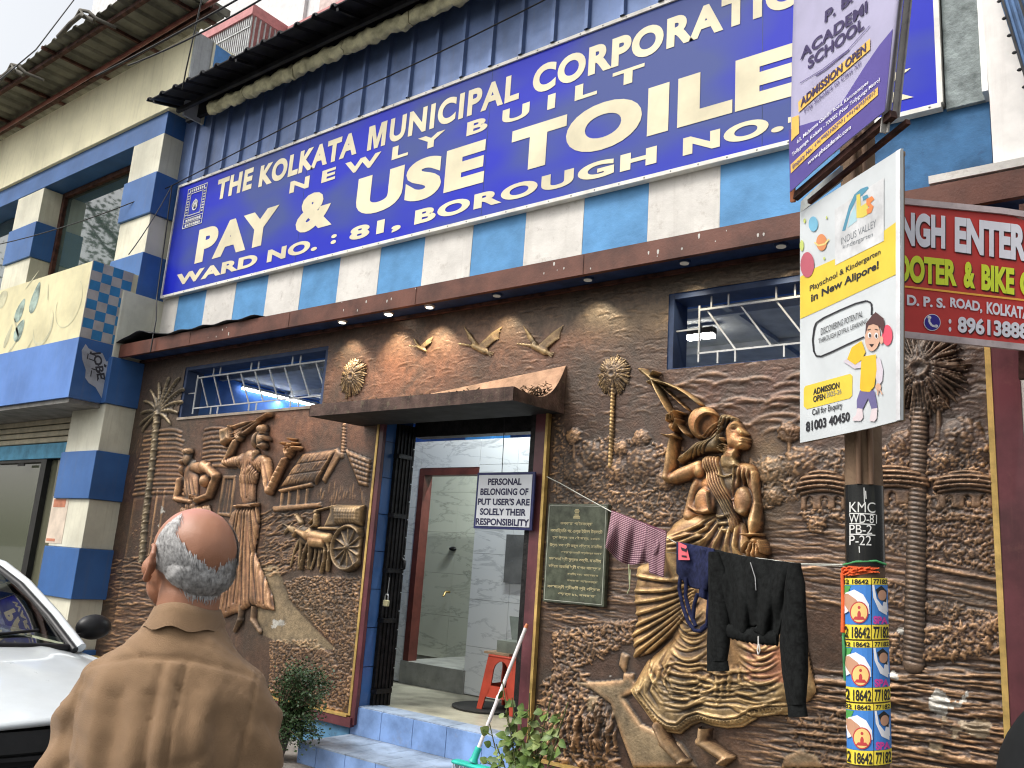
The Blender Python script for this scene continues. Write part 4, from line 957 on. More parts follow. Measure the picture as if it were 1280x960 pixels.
base = blend(base, zone(950, 480, 120, 30)*(.3+n2_), np.array((.13, .062, .05)), .7)
base = blend(base, zone(1190, 480, 80, 120), np.array((.055, .036, .032)), .65)
base = blend(base, zone(1180, 700, 100, 120), np.array((.075, .046, .036)), .5)
base = blend(base, zone(730, 640, 70, 60), np.array((.065, .05, .036)), .5)
base = blend(base, zone(190, 590, 30, 40)*(.4+n2_), COPPER*.5, .5)
base = blend(base, zone(370, 770, 50, 40), SAND*.6, .6)
base = blend(base, zone(385, 795, 30, 12), np.array((.15, .06, .045)), .7)
base = blend(base, zone(900, 945, 60, 20), np.array((.20, .12, .07)), .5)
base = blend(base, zone(150, 780, 40, 60)*(.4+n2_), np.array((.17, .09, .055)), .6)
pm = (BGR.tint > 2)[..., None]; base = np.where(pm, SAND*(.6+.6*n2_), base)
# flaked patches where the bronze paint has come off and pale plaster shows
def flakes(cx, cy, rx, ry, th, col=(.52, .50, .45)):
    global base
    m = (zone(cx, cy, rx, ry)[..., 0]*smooth_noise(X, Z, 14, 33, 5) > th)[..., None]; base = np.where(m, np.array(col), base)
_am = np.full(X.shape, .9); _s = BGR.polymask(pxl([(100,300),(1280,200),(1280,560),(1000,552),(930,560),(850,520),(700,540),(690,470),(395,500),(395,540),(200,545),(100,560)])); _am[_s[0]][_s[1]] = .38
col = patina_shade(BGR, base*.85, np.array((.54, .31, .15)), _am*(.55+.6*smooth_noise(X, Z, 2.2, 91)), 3, .0045)
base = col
flakes(1185, 878, 44, 26, .37); flakes(1205, 908, 44, 24, .37, (.30, .23, .15)); flakes(1120, 845, 16, 10, .44); flakes(345, 780, 20, 12, .52); flakes(760, 845, 16, 8, .55); flakes(1125, 790, 10, 8, .5); flakes(200, 640, 10, 30, .55)
col = base
# openings
hole = np.zeros(X.shape, bool)
def cut(xa, xb, za, zb):
    hole[(X > xa) & (X < xb) & (Z > za) & (Z < zb)] = True
cut(WL[0]-.003, WL[1]+.003, WL[2]-.003, WL[3]+.003); cut(WR[0]-.003, WR[1]+.003, WR[2]-.003, WR[3]+.003); cut(-5.235, -3.515, 0, 2.82)
MU = empty('bronze_relief_mural', (-5, 0, .4), 'large bronze coloured relief mural of village life with folk musicians around the doorway', 'mural')
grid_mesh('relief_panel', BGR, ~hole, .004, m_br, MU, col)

# --- raised pieces, each a part
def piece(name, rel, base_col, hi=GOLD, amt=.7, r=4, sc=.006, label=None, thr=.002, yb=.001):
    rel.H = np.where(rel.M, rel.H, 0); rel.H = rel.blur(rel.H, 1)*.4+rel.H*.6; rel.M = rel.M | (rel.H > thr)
    c = patina_shade(rel, base_col*np.ones(rel.X.shape+(3,)) if np.ndim(base_col) == 1 else base_col, hi, amt, r, sc)
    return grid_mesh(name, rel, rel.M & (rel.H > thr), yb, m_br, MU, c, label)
def newrel(pts, pad=.12, d=.006, v=-.02):
    P = np.array(pxl(pts, v)); return Relief(P[:, 0].min()-pad, P[:, 0].max()+pad, P[:, 1].min()-pad, P[:, 1].max()+pad, d, d)
# radiating palm crowns with trunks
def palm(c, R_, trunk_to=None, n=46, h=.05, tr=.018, hi=GOLD, base_=BROWN, label=None, squash=1.0, a_lo=0, a_hi=2*math.pi, d=.0055):
    m = R_; pts = [(c[0]-R_*1.3, c[1]-R_*1.3), (c[0]+R_*1.3, c[1]+R_*1.3)] + ([trunk_to] if trunk_to else [])
    r = newrel(pts, .05, d); o = px(c); mm = R_*mpp(c)
    if trunk_to:
        e = px(trunk_to); r.cap(o, e, tr, tr*1.25, .035, .035)
        L_ = math.hypot(e[0]-o[0], e[1]-o[1]); k = 0
        while k < L_:
            t = k/L_; p = (o[0]+(e[0]-o[0])*t, o[1]+(e[1]-o[1])*t); r.stroke([(p[0]-tr, p[1]+.006), (p[0]+tr, p[1]-.006)], .006, -.012, False); k += .026
    for ring, (f0, f1, hh) in enumerate(((.05, 1.0, .6), (.03, .8, .8), (.02, .55, .95), (.0, .32, 1.0))):
        for k in range(n):
            a = a_lo+(a_hi-a_lo)*(k+rs.uniform(-.3, .3)+ring*.4)/n; l = mm*f1*rs.uniform(.88, 1.05); droop = -.16*l*(1-math.sin(a))*.5
            p0 = (o[0]+mm*f0*math.cos(a), o[1]+mm*f0*math.sin(a)*squash); p1 = (o[0]+l*.6*math.cos(a), o[1]+l*.6*math.sin(a)*squash+droop*.2); p2 = (o[0]+l*math.cos(a), o[1]+l*math.sin(a)*squash+droop)
            w__ = mm*.030*rs.uniform(.8, 1.2)
            r.cap(p0, p1, w__*.5, w__, h*hh*.7, h*hh); r.cap(p1, p2, w__, w__*.45, h*hh, h*hh*.5)
    return piece('palm_tree', r, base_, hi, .9, 3, .006, label)
palm((766,467), 27, (762,582), 44, .05, .016, label='fan palm with tall thin trunk beside the small right window')
palm((440,470), 26, None, 44, .05, .016, label='round palm crown above the left end of the canopy')
palm((1150,462), 58, (1141,830), 40, .085, .045, hi=np.array((.26, .17, .11)), base_=np.array((.05, .036, .03)), label='big dark palm with thick ringed trunk behind the pole', d=.0065)
# far left coconut palm with long arching fronds
r = newrel([(165,455),(250,700)], .08, .010); o = px((197,516))
tk = pxl([(197,516),(193,560),(187,610),(182,650),(178,700),(172,745)])
for i in range(5): r.cap(tk[i], tk[i+1], .03, .034, .05, .05)
for k in range(60):
    t = k/60; i = min(4, int(t*5)); f = t*5-i; p = (tk[i][0]+(tk[i+1][0]-tk[i][0])*f, tk[i][1]+(tk[i+1][1]-tk[i][1])*f); r.cap((p[0]-.02, p[1]), (p[0]+.03*math.sin(k*2.1), p[1]+.015), .02, .012, .065, .06)
for ang, l in ((80, 60), (62, 66), (45, 62), (30, 52), (100, 52), (120, 50), (140, 46), (160, 40), (15, 40), (182, 36), (-10, 28), (200, 30)):
    a = math.radians(ang); L_ = l*mpp((197, 500))*1.05; pts = [(o[0]+L_*t*math.cos(a)*1.0, o[1]+L_*t*math.sin(a)-.30*L_*t*t) for t in np.linspace(0, 1, 7)]
    for i in range(6): r.cap(pts[i], pts[i+1], .018, .012, .035, .03)
    for i in range(1, 7):
        for sgn in (-1, 1):
            for f in (0, .5):
                p = (pts[i][0]*(1-f)+pts[i-1][0]*f, pts[i][1]*(1-f)+pts[i-1][1]*f); aa = a+sgn*.7-.3; l2 = L_*.16*(1.1-i/8)
                r.cap(p, (p[0]+l2*math.cos(aa), p[1]+l2*math.sin(aa)-.02), .009, .004, .026, .012)
piece('palm_tree', r, GREY*.8, np.array((.36, .27, .15)), .8, 3, label='coconut palm with arching fronds at the far left')
# flying birds
def bird(c, s_, tilt, lab):
    r = newrel([(c[0]-35*s_, c[1]-30*s_), (c[0]+35*s_, c[1]+30*s_)], .04, .006); 
    def q(x, y): return px((c[0]+s_*x, c[1]+s_*y))
    k = mpp(c)*s_
    r.cap(q(-26,-1), q(-6,2), 1.2*k, 2.4*k, .018, .03); r.cap(q(-6,2), q(8,9), 4.2*k, 4.5*k, .05, .045); r.cap(q(8,9), q(14,13), 3.5*k, 1*k, .04, .015)
    for w_, (tx, ty), n in ((0, (30,-24), 9), (1, (-20,-24), 8)):
        for i in range(n):
            f = i/(n-1); bx, by = (0+10*f*(1 if w_ == 0 else -.3), 2+2*f); ex, ey = bx+(tx-bx)*(1-.45*f)+ (6*f if w_ == 0 else -2*f), by+(ty-by)*(1-.55*f)
            mid = ((bx+ex)/2+(2 if w_ == 0 else -2), (by+ey)/2-3); r.cap(q(bx, by), q(*mid), 1.0*k, 1.15*k, .03, .026); r.cap(q(*mid), q(ex, ey), 1.15*k, .5*k, .026, .010)
    for i in range(3): r.cap(q(8,9), q(16+2*i, 16-3*i), 1.4*k, .8*k, .03, .015)
    r.H *= .6
    piece('flying_bird', r, np.array((.26, .165, .085)), np.array((.60, .43, .20)), .8, 3, label=lab)
bird((597,430), 1.0, 0, 'middle bird with wings raised above the canopy'); bird((672,430), 1.05, 0, 'largest bird at the right above the canopy'); bird((524,432), .55, 0, 'smallest bird at the left above the canopy')

# bullocks and covered cart
r = newrel([(345,625),(460,722)], .06, .0065); k = mpp((400,680)); Q = lambda x, y: px((330+x/5.333, 620+y/5.333))
def bull(ox, oy, hb, f=1.0):
    q = lambda x, y: Q(x+ox, y+oy)
    r.cap(q(300,262), q(430,285), 9*k, 8*k, hb, hb*.95, k=1); r.cap(q(330,300), q(400,310), 9*k, 8*k, hb*1.05, hb*1.05); r.ell(q(310,245), 8*k, 6*k, hb, .4)
    r.cap(q(290,265), q(235,235), 6*k, 4*k, hb, hb*.9); r.cap(q(235,235), q(205,268), 3.6*k, 2.4*k, hb, hb*.8)
    r.cap(q(225,225), q(180,200), 1.2*k, .6*k, hb*.8, .02); r.cap(q(240,222), q(262,190), 1.2*k, .6*k, hb*.8, .02); r.cap(q(245,238), q(268,232), 2*k, 1*k, hb*.9, .03)
    for a in (((300,320),(272,380),(258,430),(243,490)), ((315,330),(305,390),(302,430),(296,484)), ((405,310),(412,370),(402,440),(380,508)), ((430,300),(440,370),(432,430),(424,498))):
        rr_ = (3.6, 2.2, 1.6, 1.9)
        for i in range(3): r.cap(q(*a[i]), q(*a[i+1]), rr_[i]*k, rr_[i+1]*k, hb*.75, hb*.6)
    r.cap(q(445,280), q(462,330), 1.2*k, 1.1*k, hb*.7, .03); r.cap(q(462,330), q(455,400), 1.1*k, 1.6*k, .03, .03)
bull(-72, -22, .035); bull(0, 0, .075)
body_m = r.M.copy()
# cart
r.poly([Q(440,60), Q(660,62), Q(640,205), Q(395,210), Q(440,110)], .04, .03)
r.poly([Q(470,55), Q(670,60), Q(655,200), Q(480,200)], .085, .07)
for i in range(10): r.stroke([Q(490+18*i, 58+i*.4), Q(487+17*i, 200)], 1.1*k, -.006, False)
for i in range(6): r.stroke([Q(475, 75+22*i), Q(655, 78+22*i)], .8*k, -.004, False)
r.cap(Q(370,215), Q(640,222), 2*k, 2.4*k, .05, .06); r.cap(Q(330,100), Q(470,68), 1.4*k, 1.6*k, .04, .05)
# driver
r.ell(Q(350,108), 3.2*k, 3.2*k, .06); r.cap(Q(352,130), Q(350,190), 3.4*k, 4.2*k, .06, .06); r.cap(Q(350,140), Q(300,185), 1.5*k, 1.2*k, .055, .05); r.cap(Q(350,190), Q(310,215), 2.6*k, 2*k, .06, .05)
r.ell(Q(215,130), 3*k, 3*k, .05); r.cap(Q(225,145), Q(245,180), 4*k, 4.5*k, .045, .045)
wc = Q(567,345); wr = 26.5*k
ring = [(wc[0]+wr*math.cos(a), wc[1]+wr*math.sin(a)) for a in np.linspace(0, 2*math.pi, 29)]
ws = r.win(wc[0]-wr, wc[0]+wr, wc[1]-wr, wc[1]+wr); dd = np.hypot(r.X[ws]-wc[0], r.Z[ws]-wc[1]) < wr; r.H[ws] = np.where(dd, .03, r.H[ws]); r.M[ws] |= dd
for i in range(28): r.cap(ring[i], ring[i+1], 2.6*k, 2.6*k, .075, .075)
for i in range(12):
    a = 2*math.pi*i/12+.1; r.cap(wc, (wc[0]+wr*math.cos(a), wc[1]+wr*math.sin(a)), 1.5*k, 1.2*k, .06, .055)
r.ell(wc, 4.2*k, 4.2*k, .085)
bc = np.ones(r.X.shape+(3,))*np.array((.14, .095, .055)); qb0 = Q(195,215); qb1 = Q(450,400)
bm_ = ((r.X > qb0[0]) & (r.X < qb1[0]) & (r.Z > qb1[1]) & (r.Z < qb0[1]) & (r.H > .055))[..., None]; bc = np.where(bm_, np.array((.42, .22, .10)), bc)
r.M &= (r.X < -5.335)
piece('bullock_cart', r, bc, np.array((.5, .33, .16)), .8, 3, label='two bullocks drawing a covered cart with spoked wheel')

# domed thatched huts across the field, each a raised piece
def thatched_hut(cx, cy, wpx, hpx, lab, nl=5):
    r = newrel([(cx-wpx*1.1, cy-hpx*1.3), (cx+wpx*1.1, cy+34)], .03, .0052)
    dome = [(cx+wpx*math.cos(a), cy+2-hpx*1.05*math.sin(a)**.8) for a in np.linspace(0, math.pi, 15)]
    r.poly(pxl([(cx-wpx*.86, cy-2), (cx+wpx*.86, cy-2), (cx+wpx*.84, cy+25), (cx-wpx*.84, cy+25)]), .016, .02)
    for u in (-.5, .05, .55): r.poly(pxl([(cx+wpx*u-4.5, cy+11), (cx+wpx*u, cy+7.5), (cx+wpx*u+4.5, cy+11), (cx+wpx*u+4.5, cy+24), (cx+wpx*u-4.5, cy+24)]), -.015, .008, mode='add')
    r.poly(pxl(dome), .042, .06)
    for k in range(nl):
        t = k/(nl-1); yy = cy+1-hpx*.92*(1-t)**1.1; ww = wpx*math.sqrt(max(.05, 1-((cy+2-yy)/(hpx*1.08))**2))
        pts = [(cx+ww*u, yy+hpx*.16*u*u*(.5+t)) for u in np.linspace(-1, 1, 11)]; r.stroke(pxl(pts), .013, .020, False); r.stroke(pxl([(p[0], p[1]+2.6) for p in pts]), .008, -.012, False)
    for k in range(90):
        u = rs.uniform(-.9, .9); yy = cy-rs.uniform(0, .8)*hpx*(1-u*u); r.stroke(pxl([(cx+wpx*u, yy), (cx+wpx*u*1.03, yy+3.5)]), .0045, .006)
    piece('thatched_hut', r, BROWN*1.1, np.array((.42,.25,.14)), .9, 3, .005, lab)
thatched_hut(1028, 612, 34, 26, 'thatched hut left of the pole'); thatched_hut(1112, 606, 50, 26, 'widest thatched hut behind the pole'); thatched_hut(1207, 610, 42, 24, 'thatched hut by the right frame')
# --- folk singers in high relief
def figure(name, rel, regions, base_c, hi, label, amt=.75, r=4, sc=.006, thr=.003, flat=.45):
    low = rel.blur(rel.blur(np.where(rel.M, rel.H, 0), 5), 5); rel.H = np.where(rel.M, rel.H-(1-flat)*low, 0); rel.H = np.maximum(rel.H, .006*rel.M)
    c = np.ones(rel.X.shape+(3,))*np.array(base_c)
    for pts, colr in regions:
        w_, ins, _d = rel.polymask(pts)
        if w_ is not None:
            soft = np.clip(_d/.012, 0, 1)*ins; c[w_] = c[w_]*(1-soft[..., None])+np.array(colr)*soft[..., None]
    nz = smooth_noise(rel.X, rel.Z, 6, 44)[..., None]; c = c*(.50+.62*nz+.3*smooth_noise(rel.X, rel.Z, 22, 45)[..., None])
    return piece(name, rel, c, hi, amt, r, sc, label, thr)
SK = (.33, .165, .085); SKH = np.array((.62, .36, .18))
# ---- standing minstrel with raised lute
V = -.04
def P6(x, y): return px((260+x/6, 500+y/6), V)
k = mpp((310, 600))
r = newrel([(265,505),(372,790)], .05, .0052)
# skirt, flared, with long pleats
sk = [P6(215,790), P6(365,790), P6(375,900), (px((316,690), V)), px((328,720), V), px((338,745), V), px((340,764), V), px((326,762), V), px((312,757), V), px((298,766), V), px((288,768), V), px((277,773), V), px((271,768), V), px((273,740), V), px((276,700), V), px((282,656), V), px((288,640), V)]
r.poly(sk, .085, .09)
for i in range(15):
    f = i/14; x0_, x1_ = 297+24*f, 273+66*f; mid = (x0_+x1_)/2+math.sin(i*1.7)*2
    r.stroke(pxl([(x0_, 634), (mid, 690), (x1_, 758+6*math.sin(i))], V), 1.3*k, .016*(1 if i % 2 else -1), False)
for i in range(22):
    f = rs.random(); x0_ = 296+26*f; x1_ = 276+60*f; y0_ = rs.uniform(640, 700); r.stroke(pxl([(x0_+(x1_-x0_)*(y0_-634)/125, y0_), (x0_+(x1_-x0_)*(y0_-600)/125, y0_+rs.uniform(20, 50))], V), .7*k, rs.choice((-.009, .009)))
# torso and shawl
r.cap(P6(290,460), P6(290,760), 15.5*k, 13*k, .10, .095); r.cap(P6(240,455), P6(400,475), 11*k, 11.5*k, .09, .10); r.ell(P6(300,560), 17*k, 22*k, .115)
# arms
r.cap(P6(235,455), P6(135,465), 8.5*k, 6.5*k, .11, .12); r.cap(P6(135,465), P6(205,310), 6.5*k, 4.6*k, .12, .11); r.ell(P6(235,285), 6*k, 5*k, .12)
for i in range(4): r.cap(P6(228+11*i, 285-8*i), P6(222+12*i, 248-8*i), 1.4*k, 1.3*k, .13, .14)
r.cap(P6(425,480), P6(460,675), 9.5*k, 7*k, .12, .13); r.cap(P6(460,675), P6(575,450), 6.5*k, 4.4*k, .13, .11); r.ell(P6(605,410), 5.4*k, 5*k, .12)
for i in range(4): r.cap(P6(600+9*i, 405), P6(592+16*i, 370-5*i), 1.3*k, 1.1*k, .13, .13)
# head in three-quarter profile, turban, beard and hair
r.cap(P6(355,400), P6(345,440), 5.5*k, 6*k, .11, .11); r.ell(P6(400,290), 9.5*k, 14*k, .145, .15); r.ell(P6(405,225), 9*k, 8*k, .15); r.ell(P6(355,300), 5*k, 12*k, .12)
r.cap(P6(440,280), P6(455,300), 2*k, 1.8*k, .16, .165); r.ell(P6(415,345), 6.5*k, 5*k, .155)
hm = (r.H > .12)
# lute: gourd bowl, fan body, neck
lt = [P6(100,215), P6(175,190), P6(180,300), P6(110,350), P6(95,290)]
r.poly(lt, .13, .05, base=.0); r.poly([P6(172,192), P6(250,160), P6(385,145), P6(400,158), P6(290,250), P6(178,305)], .085, .02)
for i in range(4): r.stroke([P6(180, 205+26*i), P6(380, 148+4*i)], .9*k, .018 if i % 2 == 0 else -.015, False)
r.cap(P6(380,150), P6(462,108), 2.4*k, 3.0*k, .10, .11); r.cap(P6(178,195), P6(180,300), 1.3*k, 1.3*k, .14, .14)
# finger cymbals
for dx, dz, rr_ in ((0,0,5), (-45,-12,4.2), (40,22,4.4), (5,-45,3), (-5,35,3.2), (25,-15,3), (-25,15,3)): r.ell(P6(635+dx, 342+dz), rr_*k, rr_*.55*k, .15, .35)
# grooves: eye, mouth, beard strands, beads, belt, drapery
r.stroke([P6(405,268), P6(425,258), P6(440,266)], 1.3*k, -.02); r.stroke([P6(398,256), P6(420,246), P6(444,252)], 1.1*k, .012); r.stroke([P6(400,330), P6(425,335), P6(445,325)], 1.1*k, -.018)
for i in range(9): r.stroke([P6(372+7*i, 335+3*i), P6(350+9*i, 380+6*i)], 1.0*k, .014 if i % 2 else -.012)
for i in range(7): r.stroke([P6(372+10*i, 205), P6(362+12*i, 240)], 1.0*k, -.010)
for i in range(30):
    f = i/29; r.ell(P6(258-8*math.sin(f*3), 520+210*f), 1.0*k, 1.0*k, .014, mode='add'); r.ell(P6(322-25*f, 500+225*f), 1.0*k, 1.0*k, .014, mode='add')
for i in range(12): r.stroke([P6(215+18*i, 460+rs.uniform(-10, 10)), P6(225+12*i, 560), P6(232+11*i, 740)], 1.1*k, rs.choice((-.012, .012, .014)))
for i in range(5): r.stroke([P6(380+14*i, 480), P6(400+15*i, 600), P6(440+6*i, 660)], 1.2*k, (-.014, .012)[i % 2])
for i in range(6): r.stroke([P6(130+18*i, 440-6*i), P6(150+15*i, 500)], 1.0*k, -.010)
for i in range(5): r.stroke([P6(470+18*i, 640-36*i), P6(490+20*i, 660-38*i)], 1.0*k, -.010)
r.cap(P6(215,800), P6(360,785), 2.6*k, 2.6*k, .115, .115); r.cap(P6(240,790), P6(340,800), 1.5*k, 1.5*k, .125, .12)
figure('standing_minstrel', r, [([P6(165,330), P6(250,250), P6(290,250), P6(240,400), P6(150,420)], (.24, .17, .11)), (lt, (.30, .20, .11)), ([P6(340,210), P6(440,190), P6(470,300), P6(440,380), P6(330,470), P6(330,300)], (.17, .13, .10))], SK, SKH, 'standing bearded singer lifting a lute, in a long pleated skirt', .8, flat=.55)
# feet of the minstrel
r = newrel([(282,758),(330,800)], .04, .007)
for a, b_, c_ in (((300,752),(298,775),(290,788)), ((316,750),(314,775),(322,790))): r.cap(px(a, V), px(b_, V), 4*k, 3.4*k, .05, .05); r.cap(px(b_, V), px(c_, V), 4*k, 3*k, .055, .03)
piece('bare_feet', r, np.array((.16, .095, .06)), np.array((.4,.25,.13)), .6)

# ---- smaller drummer at the left
def P4(x, y): return px((110+x/4.363, 440+y/4.363), V)
k = mpp((240, 600)); r = newrel([(212,552),(278,680)], .05, .0065)
r.cap(P4(545,650), P4(550,830), 16*k, 15*k, .09, .09); r.cap(P4(560,630), P4(640,630), 8*k, 8*k, .10, .10)
r.cap(P4(620,620), P4(695,680), 7.5*k, 6*k, .12, .13); r.cap(P4(695,680), P4(660,780), 6*k, 5*k, .13, .12); r.cap(P4(660,780), P4(590,810), 4.6*k, 4*k, .12, .12)
r.cap(P4(495,700), P4(480,800), 5*k, 5*k, .10, .11); r.cap(P4(480,800), P4(560,815), 4.6*k, 4*k, .11, .12)
for i in range(4): r.cap(P4(560+12*i, 800), P4(568+13*i, 780+6*i), 1.3*k, 1.2*k, .13, .13)
r.ell(P4(535,580), 8.5*k, 12*k, .12, .1); r.ell(P4(540,545), 9.5*k, 6*k, .135); r.ell(P4(510,640), 4.5*k, 9*k, .11, .1); r.ell(P4(515,600), 3*k, 5*k, .13)
r.ell(P4(635,700), 8.5*k, 9*k, .15); r.ell(P4(622,706), 4.2*k, 6*k, .05, mode='sub')
r.poly([P4(500,840), P4(650,830), P4(690,960), P4(480,960)], .08, .05)
for i in range(9): r.stroke([P4(515+16*i, 835), P4(495+24*i, 960)], 1.3*k, (-.014, .014)[i % 2], False)
for i in range(6): r.stroke([P4(500+16*i, 538-4*math.sin(i)), P4(520+14*i, 560)], 1.2*k, -.014)
for i in range(10): r.stroke([P4(500+8*i, 690), P4(505+9*i, 790)], 1*k, (-.01, .012)[i % 2])
for i in range(6): r.stroke([P4(600+14*i, 640+8*i), P4(615+14*i, 670+6*i)], 1.1*k, -.012)
r.stroke([P4(508,580), P4(525,576)], 1.2*k, -.02); r.stroke([P4(502,618), P4(520,620)], 1.2*k, -.016)
figure('small_drummer', r, [([P4(490,510), P4(590,520), P4(590,600), P4(560,640), P4(520,600), P4(495,560)], (.12, .10, .08))], SK, SKH, 'turbaned drummer bent over a clay pot', .8)

# ---- large seated woman lifting a one-stringed gourd lute
V = -.06
A = lambda x, y: px((790+x/6.4, 450+y/6.4), V)          # head sheet
B = lambda x, y: px((800+x/6.0, 560+y/6.0), V)          # torso sheet
D_ = lambda x, y: px((770+x/3.427, 680+y/3.427), V)     # skirt sheet
k = mpp((900, 620))
WPX = [(782,458),(1022,962)]
# skirt
r = newrel(WPX, .04, .0052, V)
fan = [D_(75,95), D_(190,60), D_(420,140), D_(380,235), D_(330,300), D_(270,360), D_(205,415), D_(150,462), D_(100,482), D_(60,492), D_(66,440), D_(53,395), D_(80,330), D_(72,300), D_(64,215), D_(76,150)]
main = [D_(270,280), D_(420,200), D_(760,200), D_(800,420), D_(850,635), D_(815,680), D_(735,690), D_(730,738), D_(660,736), D_(600,746), D_(530,790), D_(460,795), D_(400,785), D_(350,768), D_(310,782), D_(262,820), D_(205,812), D_(150,775), D_(100,705), D_(45,630), D_(75,580), D_(120,500), D_(170,460), D_(230,400)]
hips = [B(180,640), B(230,560), B(340,490), B(540,480), B(770,560), B(790,640), B(880,760), B(900,900), B(200,1000), B(160,800)]
r.poly(fan, .11, .05); r.poly(main, .17, .12); r.poly(hips, .20, .16)
r.cap(B(560,680), B(230,700), 15*k, 13*k, .24, .25); r.cap(B(230,700), B(300,1000), 13*k, 14*k, .25, .22); r.cap(B(700,720), B(760,960), 14*k, 15*k, .22, .22)
r.ell(D_(330,520), 30*k, 50*k, .20); r.ell(D_(620,520), 28*k, 55*k, .20)
r.H = np.where(r.M, r.blur(r.H, 5), 0)
fan_ctr = (430, 130)
for (ex, ey) in ((60,130), (70,200), (72,250), (76,300), (68,350), (55,395), (62,440), (60,485), (120,470)):
    pts = [D_(fan_ctr[0]+(ex-fan_ctr[0])*t, fan_ctr[1]+(ey-fan_ctr[1])*t+26*math.sin(t*math.pi)) for t in np.linspace(.28, 1, 7)]
    r.stroke(pts, 2.9*k, .020, False); r.stroke([(p[0], p[1]-3.6*k) for p in pts], 1.6*k, -.014, False)
# catenary folds hanging over each shin, uneven in depth and spacing
for cx0, a_ in ((322, 1.0), (622, .95)):
    y = 285
    while y < 700:
        s_ = (60+.16*(y-285))*a_*rs.uniform(.7, 1.15); dr = rs.uniform(18, 42); w0 = rs.uniform(1.6, 3.4); hh = rs.uniform(.008, .021); sk_ = rs.uniform(-14, 14)
        pts = [D_(cx0+sk_+s_*u-(y-285)*.05, y+(1-u*u)*dr+sk_*u*.6) for u in np.linspace(-1, 1, 9)]; r.stroke(pts, w0*k, hh); r.stroke([(p[0], p[1]-w0*1.15*k) for p in pts], w0*.6*k, -hh*.55); y += rs.uniform(15, 32)
for i in range(9):
    y = 520+22*i+rs.uniform(-6, 6); x1_ = rs.uniform(120, 300); x2_ = rs.uniform(480, 725)
    pts = [D_(x_, y+16*math.sin(x_/66+i*.6)+6*math.sin(x_/23+i)) for x_ in np.linspace(x1_+i*8, x2_, 20)]; w0 = rs.uniform(1.6, 3.2); r.stroke(pts, w0*k, .017); r.stroke([(p[0], p[1]-w0*1.4*k) for p in pts], w0*.7*k, -.010)
for i in range(16): 
    x_ = rs.uniform(110, 240); y_ = rs.uniform(450, 600); r.stroke([D_(x_, y_), D_(x_-30+i*2, y_+60), D_(x_+10+i*3, y_+130)], rs.uniform(1.4, 2.6)*k, rs.choice((.013, -.011)))
for i in range(10):
    x_ = rs.uniform(420, 560); y_ = rs.uniform(430, 600); r.stroke([D_(x_, y_), D_(x_+rs.uniform(-20, 20), y_+50), D_(x_+rs.uniform(-30, 30), y_+100)], rs.uniform(1.6, 3)*k, rs.choice((.014, -.010)))
# patterned hem
hem = [(45,630), (100,705), (150,775), (205,812), (262,820), (310,782), (350,768), (400,785), (460,795), (530,790), (600,746), (660,736), (730,738)]
hin = [(90,610), (140,680), (185,732), (225,762), (262,768), (300,735), (350,718), (405,735), (465,745), (520,738), (590,698), (655,688), (728,690)]
r.stroke([D_(*p) for p in hin], 1.8*k, .02, False); r.stroke([D_(p[0], p[1]+8) for p in hin], 1.2*k, -.012, False); r.stroke([D_(p[0]+3, p[1]-7) for p in hem], 1.6*k, .014, False)
for i in range(12):
    for t in (.12, .37, .62, .87):
        a = ((hem[i][0]*(1-t)+hem[i+1][0]*t), (hem[i][1]*(1-t)+hem[i+1][1]*t)); b_ = ((hin[i][0]*(1-t)+hin[i+1][0]*t), (hin[i][1]*(1-t)+hin[i+1][1]*t)); c_ = ((a[0]+b_[0])/2, (a[1]+b_[1])/2); R_ = 4.0*k
        r.stroke([(D_(*c_)[0]+R_*math.cos(u)*(1-u/9), D_(*c_)[1]+R_*math.sin(u)*(1-u/9)) for u in np.linspace(0, 6.5, 11)], 1.0*k, .014, False)
# waist pleats
for i in range(12):
    f = i/11; pts = [B(540+18*i, 500+6*i), B(420+30*i, 600+14*i), B(240+52*i, 700+12*i)]; r.stroke(pts, 2.2*k, (.020, -.018)[i % 2])
for i in range(7): r.stroke([B(540, 560+20*i), B(400, 600+22*i), B(235, 660+18*i)], 2*k, (.016, -.014)[i % 2])
figure('woman_skirt', r, [([D_(120,560), D_(740,590), D_(735,740), D_(450,800), D_(205,815), D_(45,630)], (.46, .31, .14)), ([D_(560,420), D_(760,420), D_(760,600), D_(560,590)], (.42, .17, .085)), ([B(540,470), B(780,560), B(790,700), B(500,780), B(530,600)], (.26, .13, .085)), ([B(180,640), B(340,490), B(500,500), B(480,640), B(200,800)], (.50, .28, .13))], (.38, .215, .09), np.array((.80, .54, .24)), 'wide draped skirt with scrolled hem', .85)
# torso, arms, head
r = newrel([(782,452),(1000,720)], .04, .0038, V)
r.cap(B(620,330), B(650,580), 24*k, 15*k, .18, .18); r.ell(B(600,300), 34*k, 34*k, .20); r.cap(B(520,130), B(790,190), 16*k, 14*k, .17, .16)
r.cap(B(430,170), B(360,500), 9*k, 11*k, .12, .14); r.ell(B(450,440), 16*k, 14*k, .17)
r.cap(B(670,70), B(660,160), 9.5*k, 11*k, .16, .17)
r.H = np.where(r.M, r.blur(r.H, 3), 0)
r.ell(B(500,395), 15*k, 17*k, .055, base=.165, mode='max', p=.8); r.ell(B(778,400), 12.5*k, 18*k, .075, base=.165, p=.8)
